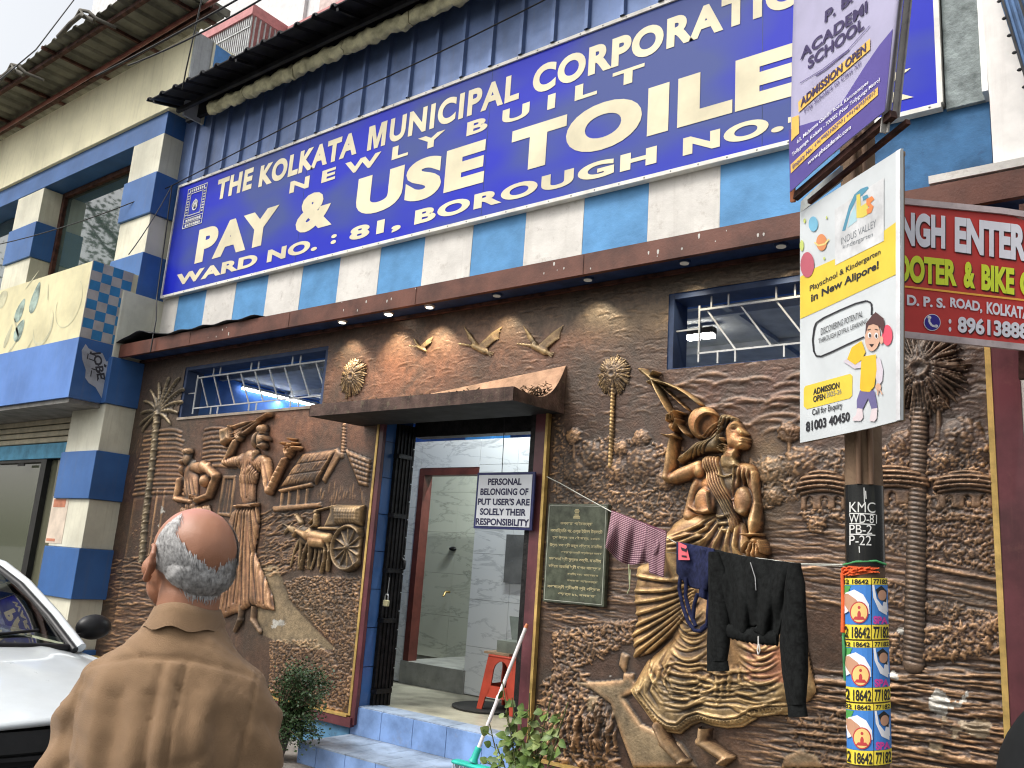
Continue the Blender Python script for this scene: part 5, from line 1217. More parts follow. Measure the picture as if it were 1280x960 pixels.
# raised left arm
r.cap(B(440,150), B(250,215), 12.5*k, 10*k, .19, .20); r.ell(B(440,165), 14*k, 13*k, .20); r.cap(B(215,215), B(235,20), 9.5*k, 7.5*k, .20, .19); r.cap(A(310,760), A(335,610), 7.8*k, 5.4*k, .19, .185)
r.ell(A(338,530), 7*k, 9*k, .20); r.H = np.where(r.M, r.blur(r.H, 1), 0)
for i in range(4): r.cap(A(312+18*i, 500-6*i), A(322+20*i, 455-10*i), 1.9*k, 1.7*k, .215, .225); r.cap(A(322+20*i, 455-10*i), A(352+18*i, 440-5*i), 1.7*k, 1.4*k, .225, .215)
r.cap(A(352,560), A(392,485), 2.2*k, 1.7*k, .21, .22); r.cap(A(285,610), A(368,618), 1.7*k, 1.7*k, .22, .22)
# right arm resting down
r.cap(B(825,200), B(850,430), 9*k, 8*k, .14, .16); r.cap(B(850,430), B(855,560), 8.5*k, 8.5*k, .17, .21); r.cap(B(855,560), B(855,645), 8.5*k, 5.6*k, .21, .21); r.ell(B(872,700), 8.5*k, 8*k, .22)
for i, (a, b_, c_) in enumerate((((830,710),(815,755),(810,790)), ((852,720),(845,780),(850,815)), ((878,722),(880,790),(885,828)), ((903,718),(912,780),(915,820)), ((922,700),(940,750),(945,790)))):
    r.cap(B(*a), B(*b_), 2.2*k, 2.1*k, .235, .245); r.cap(B(*b_), B(*c_), 2.1*k, 1.6*k, .245, .225)
r.cap(B(798,655), B(905,652), 1.7*k, 1.7*k, .235, .235)
# gourd
G0 = A(560,500); r.ell(G0, 21.5*k, 23*k, .25, .3); r.ell(A(612,525), 11*k, 16.5*k, .08, -.55, mode='sub'); 
rim = [(A(612,525)[0]+(11.5*math.cos(a)*math.cos(-.55)-17*math.sin(a)*math.sin(-.55))*k, A(612,525)[1]+(11.5*math.cos(a)*math.sin(-.55)+17*math.sin(a)*math.cos(-.55))*k) for a in np.linspace(0, 6.3, 25)]; r.stroke(rim, 1.5*k, .02, False)
def rod(pts, rr_, h0): 
    for i in range(len(pts)-1): r.cap(A(*pts[i]), A(*pts[i+1]), rr_*k, rr_*k, h0, h0)
rod([(190,172), (290,196), (390,240), (470,290), (545,355)], 2.0, .16); rod([(180,180), (240,290), (310,415), (380,520), (450,600)], 2.2, .165); rod([(200,185), (320,285), (445,400)], .8, .12)
r.cap(A(90,88), A(180,165), 4.2*k, 3.6*k, .16, .16); r.cap(A(150,130), A(195,100), 1.8*k, 2.2*k, .15, .15); r.cap(A(140,185), A(185,165), 2*k, 3.8*k, .15, .165)
# hair
hair = [A(690,470), A(720,425), A(770,428), A(830,455), A(862,486), A(820,500), A(780,525), A(752,580), A(748,650), A(715,700), A(690,735), A(600,750), A(520,765), A(450,800), A(385,835), A(358,812), A(385,770), A(460,700), A(520,640), A(620,600), A(670,560)]
r.poly(hair, .19, .06, base=0)
# face in three-quarter profile, looking up to the right
face = [A(*p) for p in ((786,502),(820,489),(850,496),(864,516),(878,543),(903,568),(921,590),(916,601),(904,606),(924,621),(933,634),(926,644),(931,655),(921,668),(926,682),(915,702),(890,713),(850,720),(800,716),(765,702),(748,660),(742,600),(750,555),(768,520))]
r.poly(face, .085, .075, base=.125, p=.6)
r.poly([A(*p) for p in ((755,690),(850,712),(838,760),(832,800),(870,850),(800,900),(700,880),(690,830),(720,760))], .06, .06, base=.12)
fw = r.win(A(730,500)[0], A(960,500)[0], A(800,800)[1], A(800,470)[1]); r.H[fw] = np.where(r.M[fw], r.blur(r.H, 2)[fw], 0)
r.ell(A(838,648), 9*k, 9*k, .012, mode='add', p=1.2); r.ell(A(815,522), 9*k, 6*k, .008, .4, mode='add', p=1.2)
r.cap(A(872,545), A(908,586), 1.6*k, 2.9*k, .014, .026, mode='add'); r.ell(A(893,598), 2.6*k, 1.9*k, .012, mode='add')          # nose
r.cap(A(892,637), A(922,632), 1.7*k, 1.2*k, .016, .012, mode='add'); r.cap(A(890,656), A(916,652), 1.9*k, 1.3*k, .016, .010, mode='add'); r.stroke([A(886,648), A(903,645), A(926,641)], .8*k, -.014)
r.ell(A(893,692), 4.4*k, 3.8*k, .014, mode='add', p=1)                                                                      # chin
r.ell(A(838,553), 4.2*k, 2.2*k, .014, .25, mode='sub'); r.ell(A(840,553), 2.4*k, 1.4*k, .014, .25, mode='add'); r.stroke([A(815,560), A(835,541), A(862,545)], .9*k, .010); r.stroke([A(802,540), A(830,518), A(868,520)], 1.2*k, .009)
r.ell(A(735,640), 3*k, 4.6*k, .24, .2); r.ell(A(737,640), 1.4*k, 2.6*k, .02, .2, mode='sub')
for a in np.linspace(0, 6.28, 12)[:-1]: r.ell((A(738,705)[0]+4.2*k*math.cos(a), A(738,705)[1]+4.8*k*math.sin(a)), 1.2*k, 1.2*k, .235)
# hair waves
for i in range(15):
    o_ = (i-7)*11
    pts = [A(720-j*22+o_*.2, 480+j*24+o_*.9+10*math.sin(j*.9+i*.5)) for j in range(16)]; pts = [p for p in pts if inpoly(p, hair)]
    if len(pts) > 2: r.stroke(pts, 1.3*k, .020 if i % 2 else -.014, False)
for i in range(9): r.stroke([A(708+14*i, 434+3*i), A(690+10*i, 500+4*i), A(700+7*i, 570), A(690+5*i, 650)], 1.2*k, (.020, -.014)[i % 2])
for i in range(5): r.stroke([A(760+8*i, 450+6*i), A(800+8*i, 452+7*i), A(845+3*i, 478+5*i)], 1.1*k, (.014, -.012)[i % 2])
# sash of long pleats, shoulder drape, necklaces, belt
r.poly([B(462,55), B(580,55), B(645,260), B(705,400), B(762,540), B(778,648), B(690,648), B(668,540), B(590,400), B(520,270), B(478,140)], .016, .02, mode='add')
n = 6
for i in range(n):
    f = i/(n-1); pts = [B(470+103*f, 58), B(487+103*f, 140), B(528+106*f, 270), B(600+98*f, 400), B(680+72*f, 540), B(700+68*f, 640)]
    r.stroke(pts, 1.15*k, .020, False)
    if i < n-1: g = f+.1; r.stroke([B(470+103*g, 58), B(487+103*g, 140), B(528+106*g, 270), B(600+98*g, 400), B(680+72*g, 540), B(700+68*g, 640)], .8*k, -.012, False)
for i in range(6): r.stroke([B(745+16*i, 140+5*i), B(735+18*i, 230), B(725+22*i, 300)], 1.7*k, (.018, -.016)[i % 2])
for i in range(24):
    f = i/23; r.ell(B(712-10*math.sin(f*2), 130+260*f), 1.3*k, 1.2*k, .022, mode='add')
    if f < .9: r.ell(B(523+30*f, 330+180*f), 1.5*k, 1.4*k, .024, mode='add')
for i in range(12): f = i/11; r.ell(B(598+95*f, 200+18*math.sin(f*math.pi)), 1.3*k, 1.2*k, .020, mode='add')
for i in range(5): r.stroke([B(545,500), B(600,520+25*i), B(680,500+30*i)], 2.2*k, (.018, -.016)[i % 2])
r.stroke([B(370,440), B(420,475), B(530,490)], 2.4*k, .02); r.stroke([B(372,462), B(430,492), B(540,500)], 1.6*k, -.02)
cl = (.60, .275, .11)
figure('seated_woman', r, [(hair, (.07, .056, .046)), ([A(*p) for p in ((818,556),(838,540),(862,552),(842,566))], (.09,.05,.05)), ([A(*p) for p in ((888,640),(930,634),(926,655),(892,662))], (.30,.07,.05)), ([B(465,50), B(575,50), B(640,260), B(760,480), B(775,650), B(690,650), B(640,500), B(530,300)], (.36, .15, .09)), ([B(515,330), B(550,330), B(565,500), B(535,500)], (.10,.05,.045)), ([B(690,120), B(730,120), B(712,390), B(680,390)], (.10,.05,.045)), ([B(560,380), B(700,380), B(690,640), B(560,620)], (.12, .085, .06)), ([B(600,60), B(740,60), B(740,160), B(690,330), B(640,300), B(590,170)], (.32, .21, .10)), ([A(70,60), A(200,90), A(560,340), A(540,370), A(380,260), A(240,300), A(420,560), A(380,560), A(160,200)], (.22, .17, .095)), ([A(700,640), A(765,640), A(765,760), A(700,760)], (.20, .15, .085))], cl, np.array((.80, .56, .26)), 'seated woman with long hair raising a gourd lute', .65, 4, .008, flat=.45)
# her feet
r = newrel([(818,905),(912,960)], .03, .005, V)
for a, b_, c_, n0 in (((822,908),(832,930),(850,952), 0), ((880,905),(878,928),(905,948), 1)):
    r.cap(px(a, V), px(b_, V), 7*k, 6.5*k, .12, .12); r.cap(px(b_, V), px(c_, V), 7.5*k, 7*k, .12, .08)
    c0 = px(c_, V); r.ell((px(b_, V)[0]-.012, px(b_, V)[1]), 8*k, 7*k, .11)
    for i in range(5): r.cap((c0[0]-(2.5-i)*.014, c0[1]-.012+.010*(i-2)), (c0[0]-(2.5-i)*.014+.018, c0[1]-.040+.012*i), .014, .012, .10, .07)
piece('woman_feet', r, np.array((.36, .20, .11)), np.array((.62, .42, .22)), .7)

# --- frame mouldings round the mural
def bar2(a, b_, nm, m): return MB().box(a, b_).build(nm, m, MU)
bar2((-5.262, -.040, .385), (-5.238, -.0, 2.80), 'gold_moulding', gold); bar2((-3.522, -.040, .385), (-3.500, -.0, 2.80), 'gold_moulding', gold)
bar2((-.700, -.050, .385), (-.672, 0, 3.62), 'gold_moulding', gold)
bar2((-9.34, -.055, .372), (-5.264, 0, .388), 'gold_moulding', gold); bar2((-3.498, -.055, .372), (-.70, 0, .388), 'gold_moulding', gold)
bar2((-9.34, -.05, .300), (-5.216, 0, .3715), 'maroon_moulding', maroon); bar2((-3.534, -.05, .300), (-.50, 0, .3715), 'maroon_moulding', maroon)
bar2((-.671, -.045, .300), (-.545, 0, 3.62), 'maroon_moulding', maroon); bar2((-.544, -.04, .1), (-.46, 0, 3.62), 'cement_edge', white_s)
bar2((-9.34, -.03, 3.628), (-.50, 0, 3.655), 'top_moulding', rust)
# ================================================================== helpers for flat print traced on a plane
class Cyl:
    def __init__(s, rad): s.r = rad
    def at(s, x, y, lift=0): return cyl(x, y, s.r+lift)
class Plane:
    def __init__(s, P0, nrm, warp=None): s.P = np.array(P0, float); s.n = np.array(nrm, float)/np.linalg.norm(nrm); s.warp = warp
    def at(s, x, y, lift=0.0):
        d = ray(x, y); t = ((s.P-CAM)@s.n)/(d@s.n); p = CAM+d*t
        if s.warp: p = p+s.n*s.warp(p)
        return p+s.n*lift
def plane3(a, b, c):
    n = np.cross(b-a, c-a); n /= np.linalg.norm(n)
    if n@(CAM-a) < 0: n = -n
    return Plane(a, n)
def ppoly(mb, pl, pts, lift=.002):
    if isinstance(pl, Cyl):          # cut into narrow upright strips so that the print follows the round pole
        xs = [p[0] for p in pts]; x0_ = min(xs)
        while x0_ < max(xs):
            x1_ = x0_+2.5; q = [tuple(map(float, p)) for p in pts]
            for lim, sg in ((x0_, 1), (x1_, -1)):
                o = []
                for i in range(len(q)):
                    a, b_ = q[i-1], q[i]; ia, ib = sg*(a[0]-lim) >= 0, sg*(b_[0]-lim) >= 0
                    if ia != ib: t = (lim-a[0])/(b_[0]-a[0]); o.append((lim, a[1]+(b_[1]-a[1])*t))
                    if ib: o.append(b_)
                q = o
                if len(q) < 3: break
            if len(q) >= 3: mb.add([pl.at(x, y, lift) for x, y in q], [tuple(range(len(q)))], False)
            x0_ = x1_
        return
    mb.add([pl.at(x, y, lift) for x, y in pts], [tuple(range(len(pts)))], False)
def ptext(mb, pl, txt, TL, TR, BR, BL, lift=.004, bold=.02, spacing=1.0):
    vs, fs = text_mesh(txt, bold, spacing)
    if not len(vs): return
    a, b = vs.min(0), vs.max(0); TL, TR, BR, BL = map(np.array, (TL, TR, BR, BL)); out = []
    for v in vs:
        u = (v[0]-a[0])/(b[0]-a[0]+1e-9); w_ = (v[1]-a[1])/(b[1]-a[1]+1e-9); q = (BL*(1-u)+BR*u)*(1-w_)+(TL*(1-u)+TR*u)*w_; out.append(pl.at(q[0], q[1], lift))
    mb.add(out, fs, False)
def pell(mb, pl, c, rx, ry, lift=.002, ang=0, n=20):
    ppoly(mb, pl, [(c[0]+rx*math.cos(a)*math.cos(ang)-ry*math.sin(a)*math.sin(ang), c[1]+rx*math.cos(a)*math.sin(ang)+ry*math.sin(a)*math.cos(ang)) for a in np.linspace(0, 2*math.pi, n+1)[:-1]], lift)
def pline(mb, pl, pts, w_, lift=.002):
    for i in range(len(pts)-1):
        a, b = np.array(pts[i], float), np.array(pts[i+1], float); d = b-a; d /= np.hypot(*d)+1e-9; n_ = np.array((-d[1], d[0]))*w_/2; ppoly(mb, pl, [a+n_, b+n_, b-n_, a-n_], lift)
def ink(name, c, r=.6): return mat(name, c, r, var=.05)
def put(parent, nm, m, fn, *a, **k):
    mb = MB(); fn(mb, *a, **k); return mb.build(nm, m, parent, recalc=False)

# ================================================================== NOTICE IN THE DOORWAY
q0 = (-4.085, -3.555, 1.872, 2.285)
NO = empty('doorway_notice', (-3.8, -.08, 1.9), 'white notice with navy border about personal belongings hanging in the doorway', 'sign')
MB().box((q0[0], -.085, q0[2]), (q0[1], -.070, q0[3])).build('border', mat('notice_navy', (.02,.025,.10), .4), NO)
MB().box((q0[0]+.02, -.089, q0[2]+.02), (q0[1]-.02, -.0851, q0[3]-.02)).build('panel', mat('notice_white', (.58,.60,.63), .4, var=.04), NO)
mb = MB(); lines = ('PERSONAL', 'BELONGING OF', "PUT USER'S ARE", 'SOLELY THEIR', 'RESPONSIBILITY'); ws = (.31, .44, .475, .42, .485)
for i, (t, w_) in enumerate(zip(lines, ws)):
    c = (q0[0]+q0[1])/2; zt = q0[3]-.045-i*.073; put_text(mb, t, (0,-.089,0), FX, FZ, c-w_/2, c+w_/2, zt-.05, zt, FN, .0015, .035)
mb.build('lettering', mat('notice_ink', (.02,.02,.06), .5), NO, recalc=False)
MB().bar((-3.86, -.078, 2.28), (-3.87, -.078, 2.70), .004).build('hanging_wire', wire_m, NO)

# ================================================================== PLAQUE ON THE MURAL
PQ = empty('foundation_plaque', (-3.2, -.03, 1.4), 'dark green stone plaque with small golden Bengali lettering beside the doorway', 'plaque')
m_gs = mat('green_granite', (.075, .085, .06), .22, var=.25, scale=20)
MB().box((-3.455, -.045, 1.395), (-2.965, .0, 2.065)).build('slab', m_gs, PQ, bevel=.006)
MB().box((-3.44, -.0475, 2.048), (-2.98, -.0455, 2.052)).box((-3.44, -.0475, 1.408), (-2.98, -.0455, 1.412)).box((-3.442, -.0475, 1.4125), (-3.438, -.0455, 2.0475)).box((-2.982, -.0475, 1.4125), (-2.978, -.0455, 2.0475)).build('border_line', mat('plaque_silver', (.35,.36,.30), .4), PQ)
mb = MB(); pl_l = [('কলকাতা পৌরসংস্থা', .26, .032, 0), ('নবনির্মিত পে এন্ড ইউজ টয়লেট', .42, .034, 0), ('শুভ উদ্বোধন ৫ই মার্চ, ২০২৩', .38, .026, 0), ('উদ্বোধক শ্রী অরূপ বিশ্বাস, মাননীয়', .42, .030, 0), ('ভারপ্রাপ্ত মন্ত্রী পশ্চিমবঙ্গ সরকার', .32, .020, .05), ('সভাপতি শ্রী সুব্রত বক্সী, মাননীয়', .42, .030, 0), ('বিশেষ অতিথি শ্রী বাপন সমাদ্দার', .42, .030, 0), ('মাননীয় বরো চেয়ারম্যান', .24, .020, .07), ('কলকাতা পৌরসংস্থা', .24, .020, .07), ('সভানেত্রী শ্রীমতী জুঁই বিশ্বাস', .42, .030, 0), ('ওয়ার্ড ৮১, কলকাতা', .3, .020, .03)]
z = 1.945
for t, w_, h, off in pl_l:
    c = -3.21+off; put_text(mb, t, (0,-.045,0), FX, FZ, c-w_/2, c+w_/2, z-h, z, FN, .0015, .008); z -= .050 if h > .025 else .043
mb.build('lettering', mat('plaque_gold', (.55,.47,.25), .4), PQ, recalc=False)
mb = MB(); cx = -3.21
for dz, w_ in ((1.965,.055), (1.975,.05), (1.985,.035), (2.0,.03), (2.012,.04), (2.022,.026)): mb.box((cx-w_/2, -.0475, dz), (cx+w_/2, -.0455, dz+.007))
mb.build('emblem', mat('plaque_gold', (.55,.47,.25), .4), PQ)

# ================================================================== POLE WITH BLACK BAND AND STICKERS
PX, PY, PR = -1.03, -1.15, .0755
PO = empty('street_pole', (PX, PY, 0), 'brown cement street pole with a black painted band and massage stickers', 'pole')
m_po = mat('pole_cement', (.19, .125, .075), .8, var=.35, scale=5, streak=.5, dirt=.35, bump=.4, dirtcol=(.09,.06,.04), col2=(.10,.06,.038))
mb = MB(); rs_ = []
for i in range(30):
    z = 6.3*i/29; r_ = PR*(1.03-.006*z)+.002*math.sin(i*2.3); rs_.append([(PX+r_*math.cos(a), PY+r_*math.sin(a), z) for a in np.linspace(0, 2*math.pi, 29)[:-1]])
mb.rings(rs_); mb.build('shaft', m_po, PO)
_fw = np.array([AF[0], AF[1], 0]); _dirp = np.array([PX, PY, 0])-np.array([CAM[0], CAM[1], 0]); _dp = np.linalg.norm(_dirp); _dirp /= _dp; _lat = np.array([_dirp[1], -_dirp[0], 0]) 
if (_lat@AR) < 0: _lat = -_lat
def cyl(x, y, rad):
    """photo point -> point on a cylinder of radius rad round the pole"""
    d = ray(x, y); t = ((np.array([PX, PY, 0])-CAM)[:2]@_dirp[:2])/(d[:2]@_dirp[:2]); p = CAM+d*t; s_ = (p-np.array([PX, PY, 0]))@_lat
    s_ = max(-rad*.995, min(rad*.995, s_)); return np.array([PX, PY, 0])+_lat*s_-_dirp*math.sqrt(rad*rad-s_*s_)+np.array([0, 0, p[2]])
z_t, z_b = cyl(1080, 608, PR)[2], cyl(1081, 708, PR)[2]
mb = MB(); mb.tube([(PX, PY, z_b), (PX, PY, z_t)], PR+.004, 28, smooth=True); mb.build('black_band', mat('bitumen_paint', (.012,.013,.013), .22, var=.2, streak=.25, dirtcol=(.12,.12,.08)), PO)
mb = MB(); C1 = Cyl(PR+.0055)
for t, (x0_, x1_, ya, yb) in (('KMC', (1062, 1094, 629, 642)), ('WD-81', (1061.5, 1096, 644, 655)), ('PB-2', (1062, 1090, 657, 668)), ('P-22', (1062, 1089, 670, 682))):
    ptext(mb, C1, t, (x0_, ya), (x1_, ya+1), (x1_, yb+1), (x0_, yb), 0, .0)
for yy in (643.2, 655.8, 668.8): pline(mb, C1, [(1062+4*i, yy+.2*i) for i in range(9)], 1.3, 0)
for xx, y0_, y1_ in ((1080, 612, 630), (1082, 616, 626), (1074, 684, 692)): pline(mb, C1, [(xx, y0_), (xx+.6, y1_)], 1.2, 0)
mb.build('stencilled_number', ink('stencil_white', (.6,.6,.58)), PO, recalc=False)
# sticker sheets wrapped round the pole
ST_R = PR+.009
def cpatch(mb, x0_, x1_, y0_, y1_, lift=0.0, n=6, skew=0.0):
    C = Cyl(ST_R+lift)
    for i in range(n):
        a, b_ = x0_+(x1_-x0_)*i/n, x0_+(x1_-x0_)*(i+1)/n; mb.add([C.at(a, y1_), C.at(b_, y1_), C.at(b_, y0_), C.at(a, y0_)], [(0,1,2,3)], True)
PO2 = empty('sticker_sheet', (PX, PY-.08, 1), 'three repeated yellow and blue massage stickers wrapped round the pole', 'sticker sheet')
sb, sy, sw, sk, sg, sr, sp, sn, sh = [ink(n_, c_) for n_, c_ in (('sticker_blue', (.05,.20,.55)), ('sticker_yellow', (.78,.62,.06)), ('sticker_white', (.75,.75,.78)), ('sticker_skin', (.50,.27,.17)), ('sticker_gold', (.75,.50,.18)), ('sticker_red', (.45,.05,.05)), ('sticker_magenta', (.55,.06,.30)), ('sticker_ink', (.02,.02,.02)), ('sticker_green', (.08,.32,.08)))]
mats_ = [sb, sy, sw, sk, sg, sr, sp, sn, sh]; mb = MB()
zt_, zb_ = 713, 985
mb.cur = 2; 
for k in range(3):
    sx = 1.5*k; y0_ = 723+77*k; L0, M0, R0_ = 1050+sx*1.2, 1088.5+sx, 1111.5+sx
    mb.cur = 1; cpatch(mb, L0, M0, y0_, y0_+8); cpatch(mb, M0+1, R0_, y0_, y0_+8)
    mb.cur = 0; cpatch(mb, L0, M0, y0_+8.3, y0_+57); cpatch(mb, M0+1, R0_, y0_+8.3, y0_+57)
    mb.cur = 1; cpatch(mb, L0, M0, y0_+57.3, y0_+75); cpatch(mb, M0+1, R0_, y0_+57.3, y0_+75)
    C = Cyl(ST_R+.0012); C2 = Cyl(ST_R+.0018); C3 = Cyl(ST_R+.0024); C4 = Cyl(ST_R+.0030)
    mb.cur = 8; ppoly(mb, C, [(L0+2, y0_+9), (L0+14, y0_+9), (L0+9, y0_+20), (L0+3, y0_+26)], 0)
    mb.cur = 2; ppoly(mb, C2, [(L0+7, y0_+18), (L0+18, y0_+14), (L0+29, y0_+20), (L0+36, y0_+32), (L0+37, y0_+44), (L0+28, y0_+40), (L0+20, y0_+36), (L0+12, y0_+40), (L0+6, y0_+44), (L0+4, y0_+30)], 0)
    mb.cur = 3; ppoly(mb, C3, [(L0+4, y0_+20), (L0+10, y0_+19), (L0+20, y0_+26), (L0+26, y0_+33), (L0+22, y0_+40), (L0+12, y0_+42), (L0+5, y0_+32)], 0)
    mb.cur = 5; pell(mb, C3, (L0+24, y0_+42), 11.5, 13.5, .0004)
    mb.cur = 4; pell(mb, C4, (L0+24, y0_+42), 10, 12, 0)
    mb.cur = 5; pell(mb, C4, (L0+24, y0_+45), 2.2, 5, .0004); pell(mb, C4, (L0+24, y0_+36), 1.8, 2, .0004); ppoly(mb, C4, [(L0+16, y0_+51), (L0+32, y0_+51), (L0+29, y0_+47), (L0+19, y0_+47)], .0005)
    mb.cur = 2; ppoly(mb, C, [(M0+1.5, y0_+8.5), (M0+4, y0_+8.5), (M0+7, y0_+25), (M0+20, y0_+42), (M0+20, y0_+46), (M0+10, y0_+40), (M0+3, y0_+24)], 0); ppoly(mb, C, [(M0+15, y0_+30), (M0+20, y0_+26), (M0+21, y0_+42), (M0+14, y0_+38)], .0002)
    mb.cur = 7; ppoly(mb, C2, [(M0+6, y0_+14), (M0+13, y0_+9), (M0+20, y0_+16), (M0+19, y0_+30), (M0+10, y0_+26)], 0)
    mb.cur = 3; pell(mb, C3, (M0+14, y0_+21), 5.2, 6.5, 0)
    mb.cur = 6; ptext(mb, C2, 'SPA', (M0+3, y0_+46), (M0+21, y0_+48), (M0+21, y0_+57), (M0+3, y0_+56), 0, .05)
    mb.cur = 7; ptext(mb, C, '32 18642', (L0+1, y0_+59), (M0-1, y0_+60), (M0-1, y0_+74), (L0+1, y0_+73.5), 0, .03); ptext(mb, C, '77182', (M0+3, y0_+59), (M0+22.5, y0_+60), (M0+22.5, y0_+74), (M0+3, y0_+74), 0, .03)
    ptext(mb, C, '32 18642', (L0+3, y0_+1), (M0-3, y0_+1.5), (M0-3, y0_+7.4), (L0+3, y0_+7), 0, .03); ptext(mb, C, '77182', (M0+3, y0_+1), (M0+21, y0_+1.5), (M0+21, y0_+7.4), (M0+3, y0_+7), 0, .03)
mb.build('printed_sheet', mats_, PO2, recalc=False)
mb = MB()
for i in range(26):
    a = rs.uniform(-.2, 1.2); z = cyl(1060, 712+rs.uniform(-4, 8), PR)[2]
    mb.bar(cyl(1050+a*12, 712+rs.uniform(-4, 9), PR+.012), cyl(1052+a*40, 712+rs.uniform(-3, 6), PR+.016), .012, .004)
o = mb.build('torn_ribbon', mat('orange_ribbon', (.75,.12,.03), .7, var=.2), PO, 'torn orange plastic ribbon')
mb = MB(); mb.tube([cyl(1051, 706, PR+.012), cyl(1070, 703, PR+.01), cyl(1095, 702, PR+.01), cyl(1107, 706, PR+.01)], .005, 6); mb.tube([cyl(1052, 720, PR+.014), cyl(1050, 760, PR+.012), cyl(1052, 800, PR+.016), cyl(1051, 850, PR+.012)], .007, 5); mb.tube([cyl(1050, 795, PR+.018), cyl(1056, 810, PR+.016), cyl(1054, 830, PR+.014)], .006, 5); mb.build('green_tape', mat('green_tape', (.05,.25,.09), .6), PO)
mb = MB(); mb.tube([cyl(1051, 716, PR+.016), cyl(1049, 750, PR+.014), cyl(1050, 790, PR+.018)], .010, 5); mb.build('orange_tape', MATS['orange_ribbon'], PO)
for px_, nm in ((1073, 'conduit'), (1088, 'conduit')):
    mb = MB(); a = cyl(px_, 560, PR+.01); mb.tube([(a[0], a[1], z_t), (a[0], a[1], 6.0)], .012, 8); mb.build(nm, mat('rusty_conduit', (.17,.10,.06), .6, dirt=.4), PO)

# ================================================================== WHITE SCHOOL BANNER
dR = 3.28; dL = dR*1.185
WB = plane3(aD(1126, 525, dR), aD(1000, 553, dL), aD(1000, 266, dL))
q = WB.at(1060, 540); BN = empty('kindergarten_banner', tuple(q), 'white and yellow kindergarten banner hanging on the pole with a cartoon child', 'banner')
out = [(1000, 266), (1030, 246.5), (1060, 227.5), (1090, 208.5), (1126, 185.5), (1126.5, 300), (1126, 525), (1090, 534.5), (1060, 541), (1030, 547.5), (1000, 553.5)]
mb = MB(); mb.prism([WB.at(x, y) for x, y in out], -WB.n*.012); mb.build('sheet', mat('banner_white', (.62,.655,.67), .45, var=.06, scale=3), BN)
put(BN, 'folded_edge', mat('banner_edge', (.80,.80,.82), .5), ppoly, WB, [(1120.5, 189), (1126, 186), (1126, 524.5), (1120.5, 526)], .003)
yb_ = ink('banner_yellow', (.78, .58, .07))
mb = MB(); ppoly(mb, WB, [(1000.5, 346), (1021, 334), (1044.5, 323.5), (1106, 288), (1120.3, 277.5), (1120.3, 343), (1063, 370), (1030, 385.5), (1000.5, 398.7)], .0015)
ppoly(mb, WB, [(1007, 482.5), (1063, 467.2), (1066, 470), (1065.5, 494.5), (1062, 498), (1009, 511.5), (1005, 508), (1005, 486)], .0015); mb.build('yellow_print', yb_, BN, recalc=False)
put(BN, 'logo_card', mat('banner_card', (.70,.71,.72), .45), ppoly, WB, [(1044, 262), (1105.5, 222), (1105.5, 301), (1044.5, 331.6)], .0028)
bi = ink('banner_ink', (.03, .03, .035)); bg_ = ink('banner_grey_ink', (.20, .22, .24))
mb = MB(); ptext(mb, WB, 'Playschool & Kindergarten', (1012.8, 357.3), (1101.3, 310.7), (1101.3, 319.5), (1012.8, 366.5), .003, .012)
ptext(mb, WB, 'in New Alipore!', (1014.4, 368), (1099, 325.5), (1099, 338.5), (1014.4, 380.5), .003, .03)
ptext(mb, WB, 'ADMISSION', (1017.2, 485.8), (1049.9, 477), (1049.9, 484.9), (1017.2, 493.8), .003, .03); ptext(mb, WB, 'OPEN', (1017.2, 495.3), (1032.2, 491.2), (1032.2, 498.9), (1017.2, 503), .003, .03)
ptext(mb, WB, 'Call for Enquiry', (1015.8, 511.5), (1053.4, 502), (1053.4, 512.3), (1015.8, 521.5), .003, .012)
ptext(mb, WB, '81003 40450', (1007.9, 527.4), (1062.7, 514.4), (1062.7, 526), (1007.9, 540), .003, .03)
ptext(mb, WB, 'DISCOVERING POTENTIAL', (1026.7, 410.6), (1079, 388), (1079, 395.7), (1026.7, 419), .003, .0); ptext(mb, WB, 'THROUGH JOYFUL LEARNING', (1023.7, 423.6), (1085, 397.8), (1085, 405.8), (1023.7, 432), .003, .0)
bub = [(1018, 440), (1016.5, 425), (1018.5, 410), (1021, 403.5), (1030, 397.5), (1050, 388), (1070, 379.5), (1084, 376), (1089.5, 378.5), (1090.5, 385), (1090, 394)]
pline(mb, WB, bub, 2.0, .0032); pline(mb, WB, [(1018, 439), (1021, 445), (1027, 445.5), (1040, 440), (1060, 430.5), (1081, 421)], 2.0, .0032)
mb.build('lettering', bi, BN, recalc=False)
mb = MB(); ptext(mb, WB, 'INDUS VALLEY', (1052.4, 297.5), (1096, 274), (1096, 283), (1052.4, 306), .0036, -.004); ptext(mb, WB, 'kindergarten', (1054.4, 305.8), (1092, 289.5), (1092, 297.5), (1054.4, 313.5), .0036, -.004); ptext(mb, WB, '2025-26', (1033.6, 490.5), (1052.4, 486), (1052.4, 492), (1033.6, 497), .003, 0); mb.build('grey_lettering', bg_, BN, recalc=False)
LG = [ink('logo_blue', (.10,.30,.42)), ink('logo_pale_blue', (.42,.62,.68)), ink('logo_yellow', (.72,.60,.12)), ink('logo_orange', (.75,.25,.08))]; mb = MB()
mb.cur = 0; ppoly(mb, WB, [(1053.5, 289), (1062, 258), (1069, 243), (1077, 236), (1085, 233), (1087, 235), (1079, 244), (1071, 250), (1064, 264), (1057.5, 288)], .0036)
mb.cur = 1; ppoly(mb, WB, [(1064, 268), (1070, 256), (1072, 276), (1060, 285)], .0036)
mb.cur = 2; ppoly(mb, WB, [(1071.5, 244), (1076, 242), (1077, 258), (1086, 252), (1086, 268), (1079, 272), (1071.5, 272.5)], .0037)
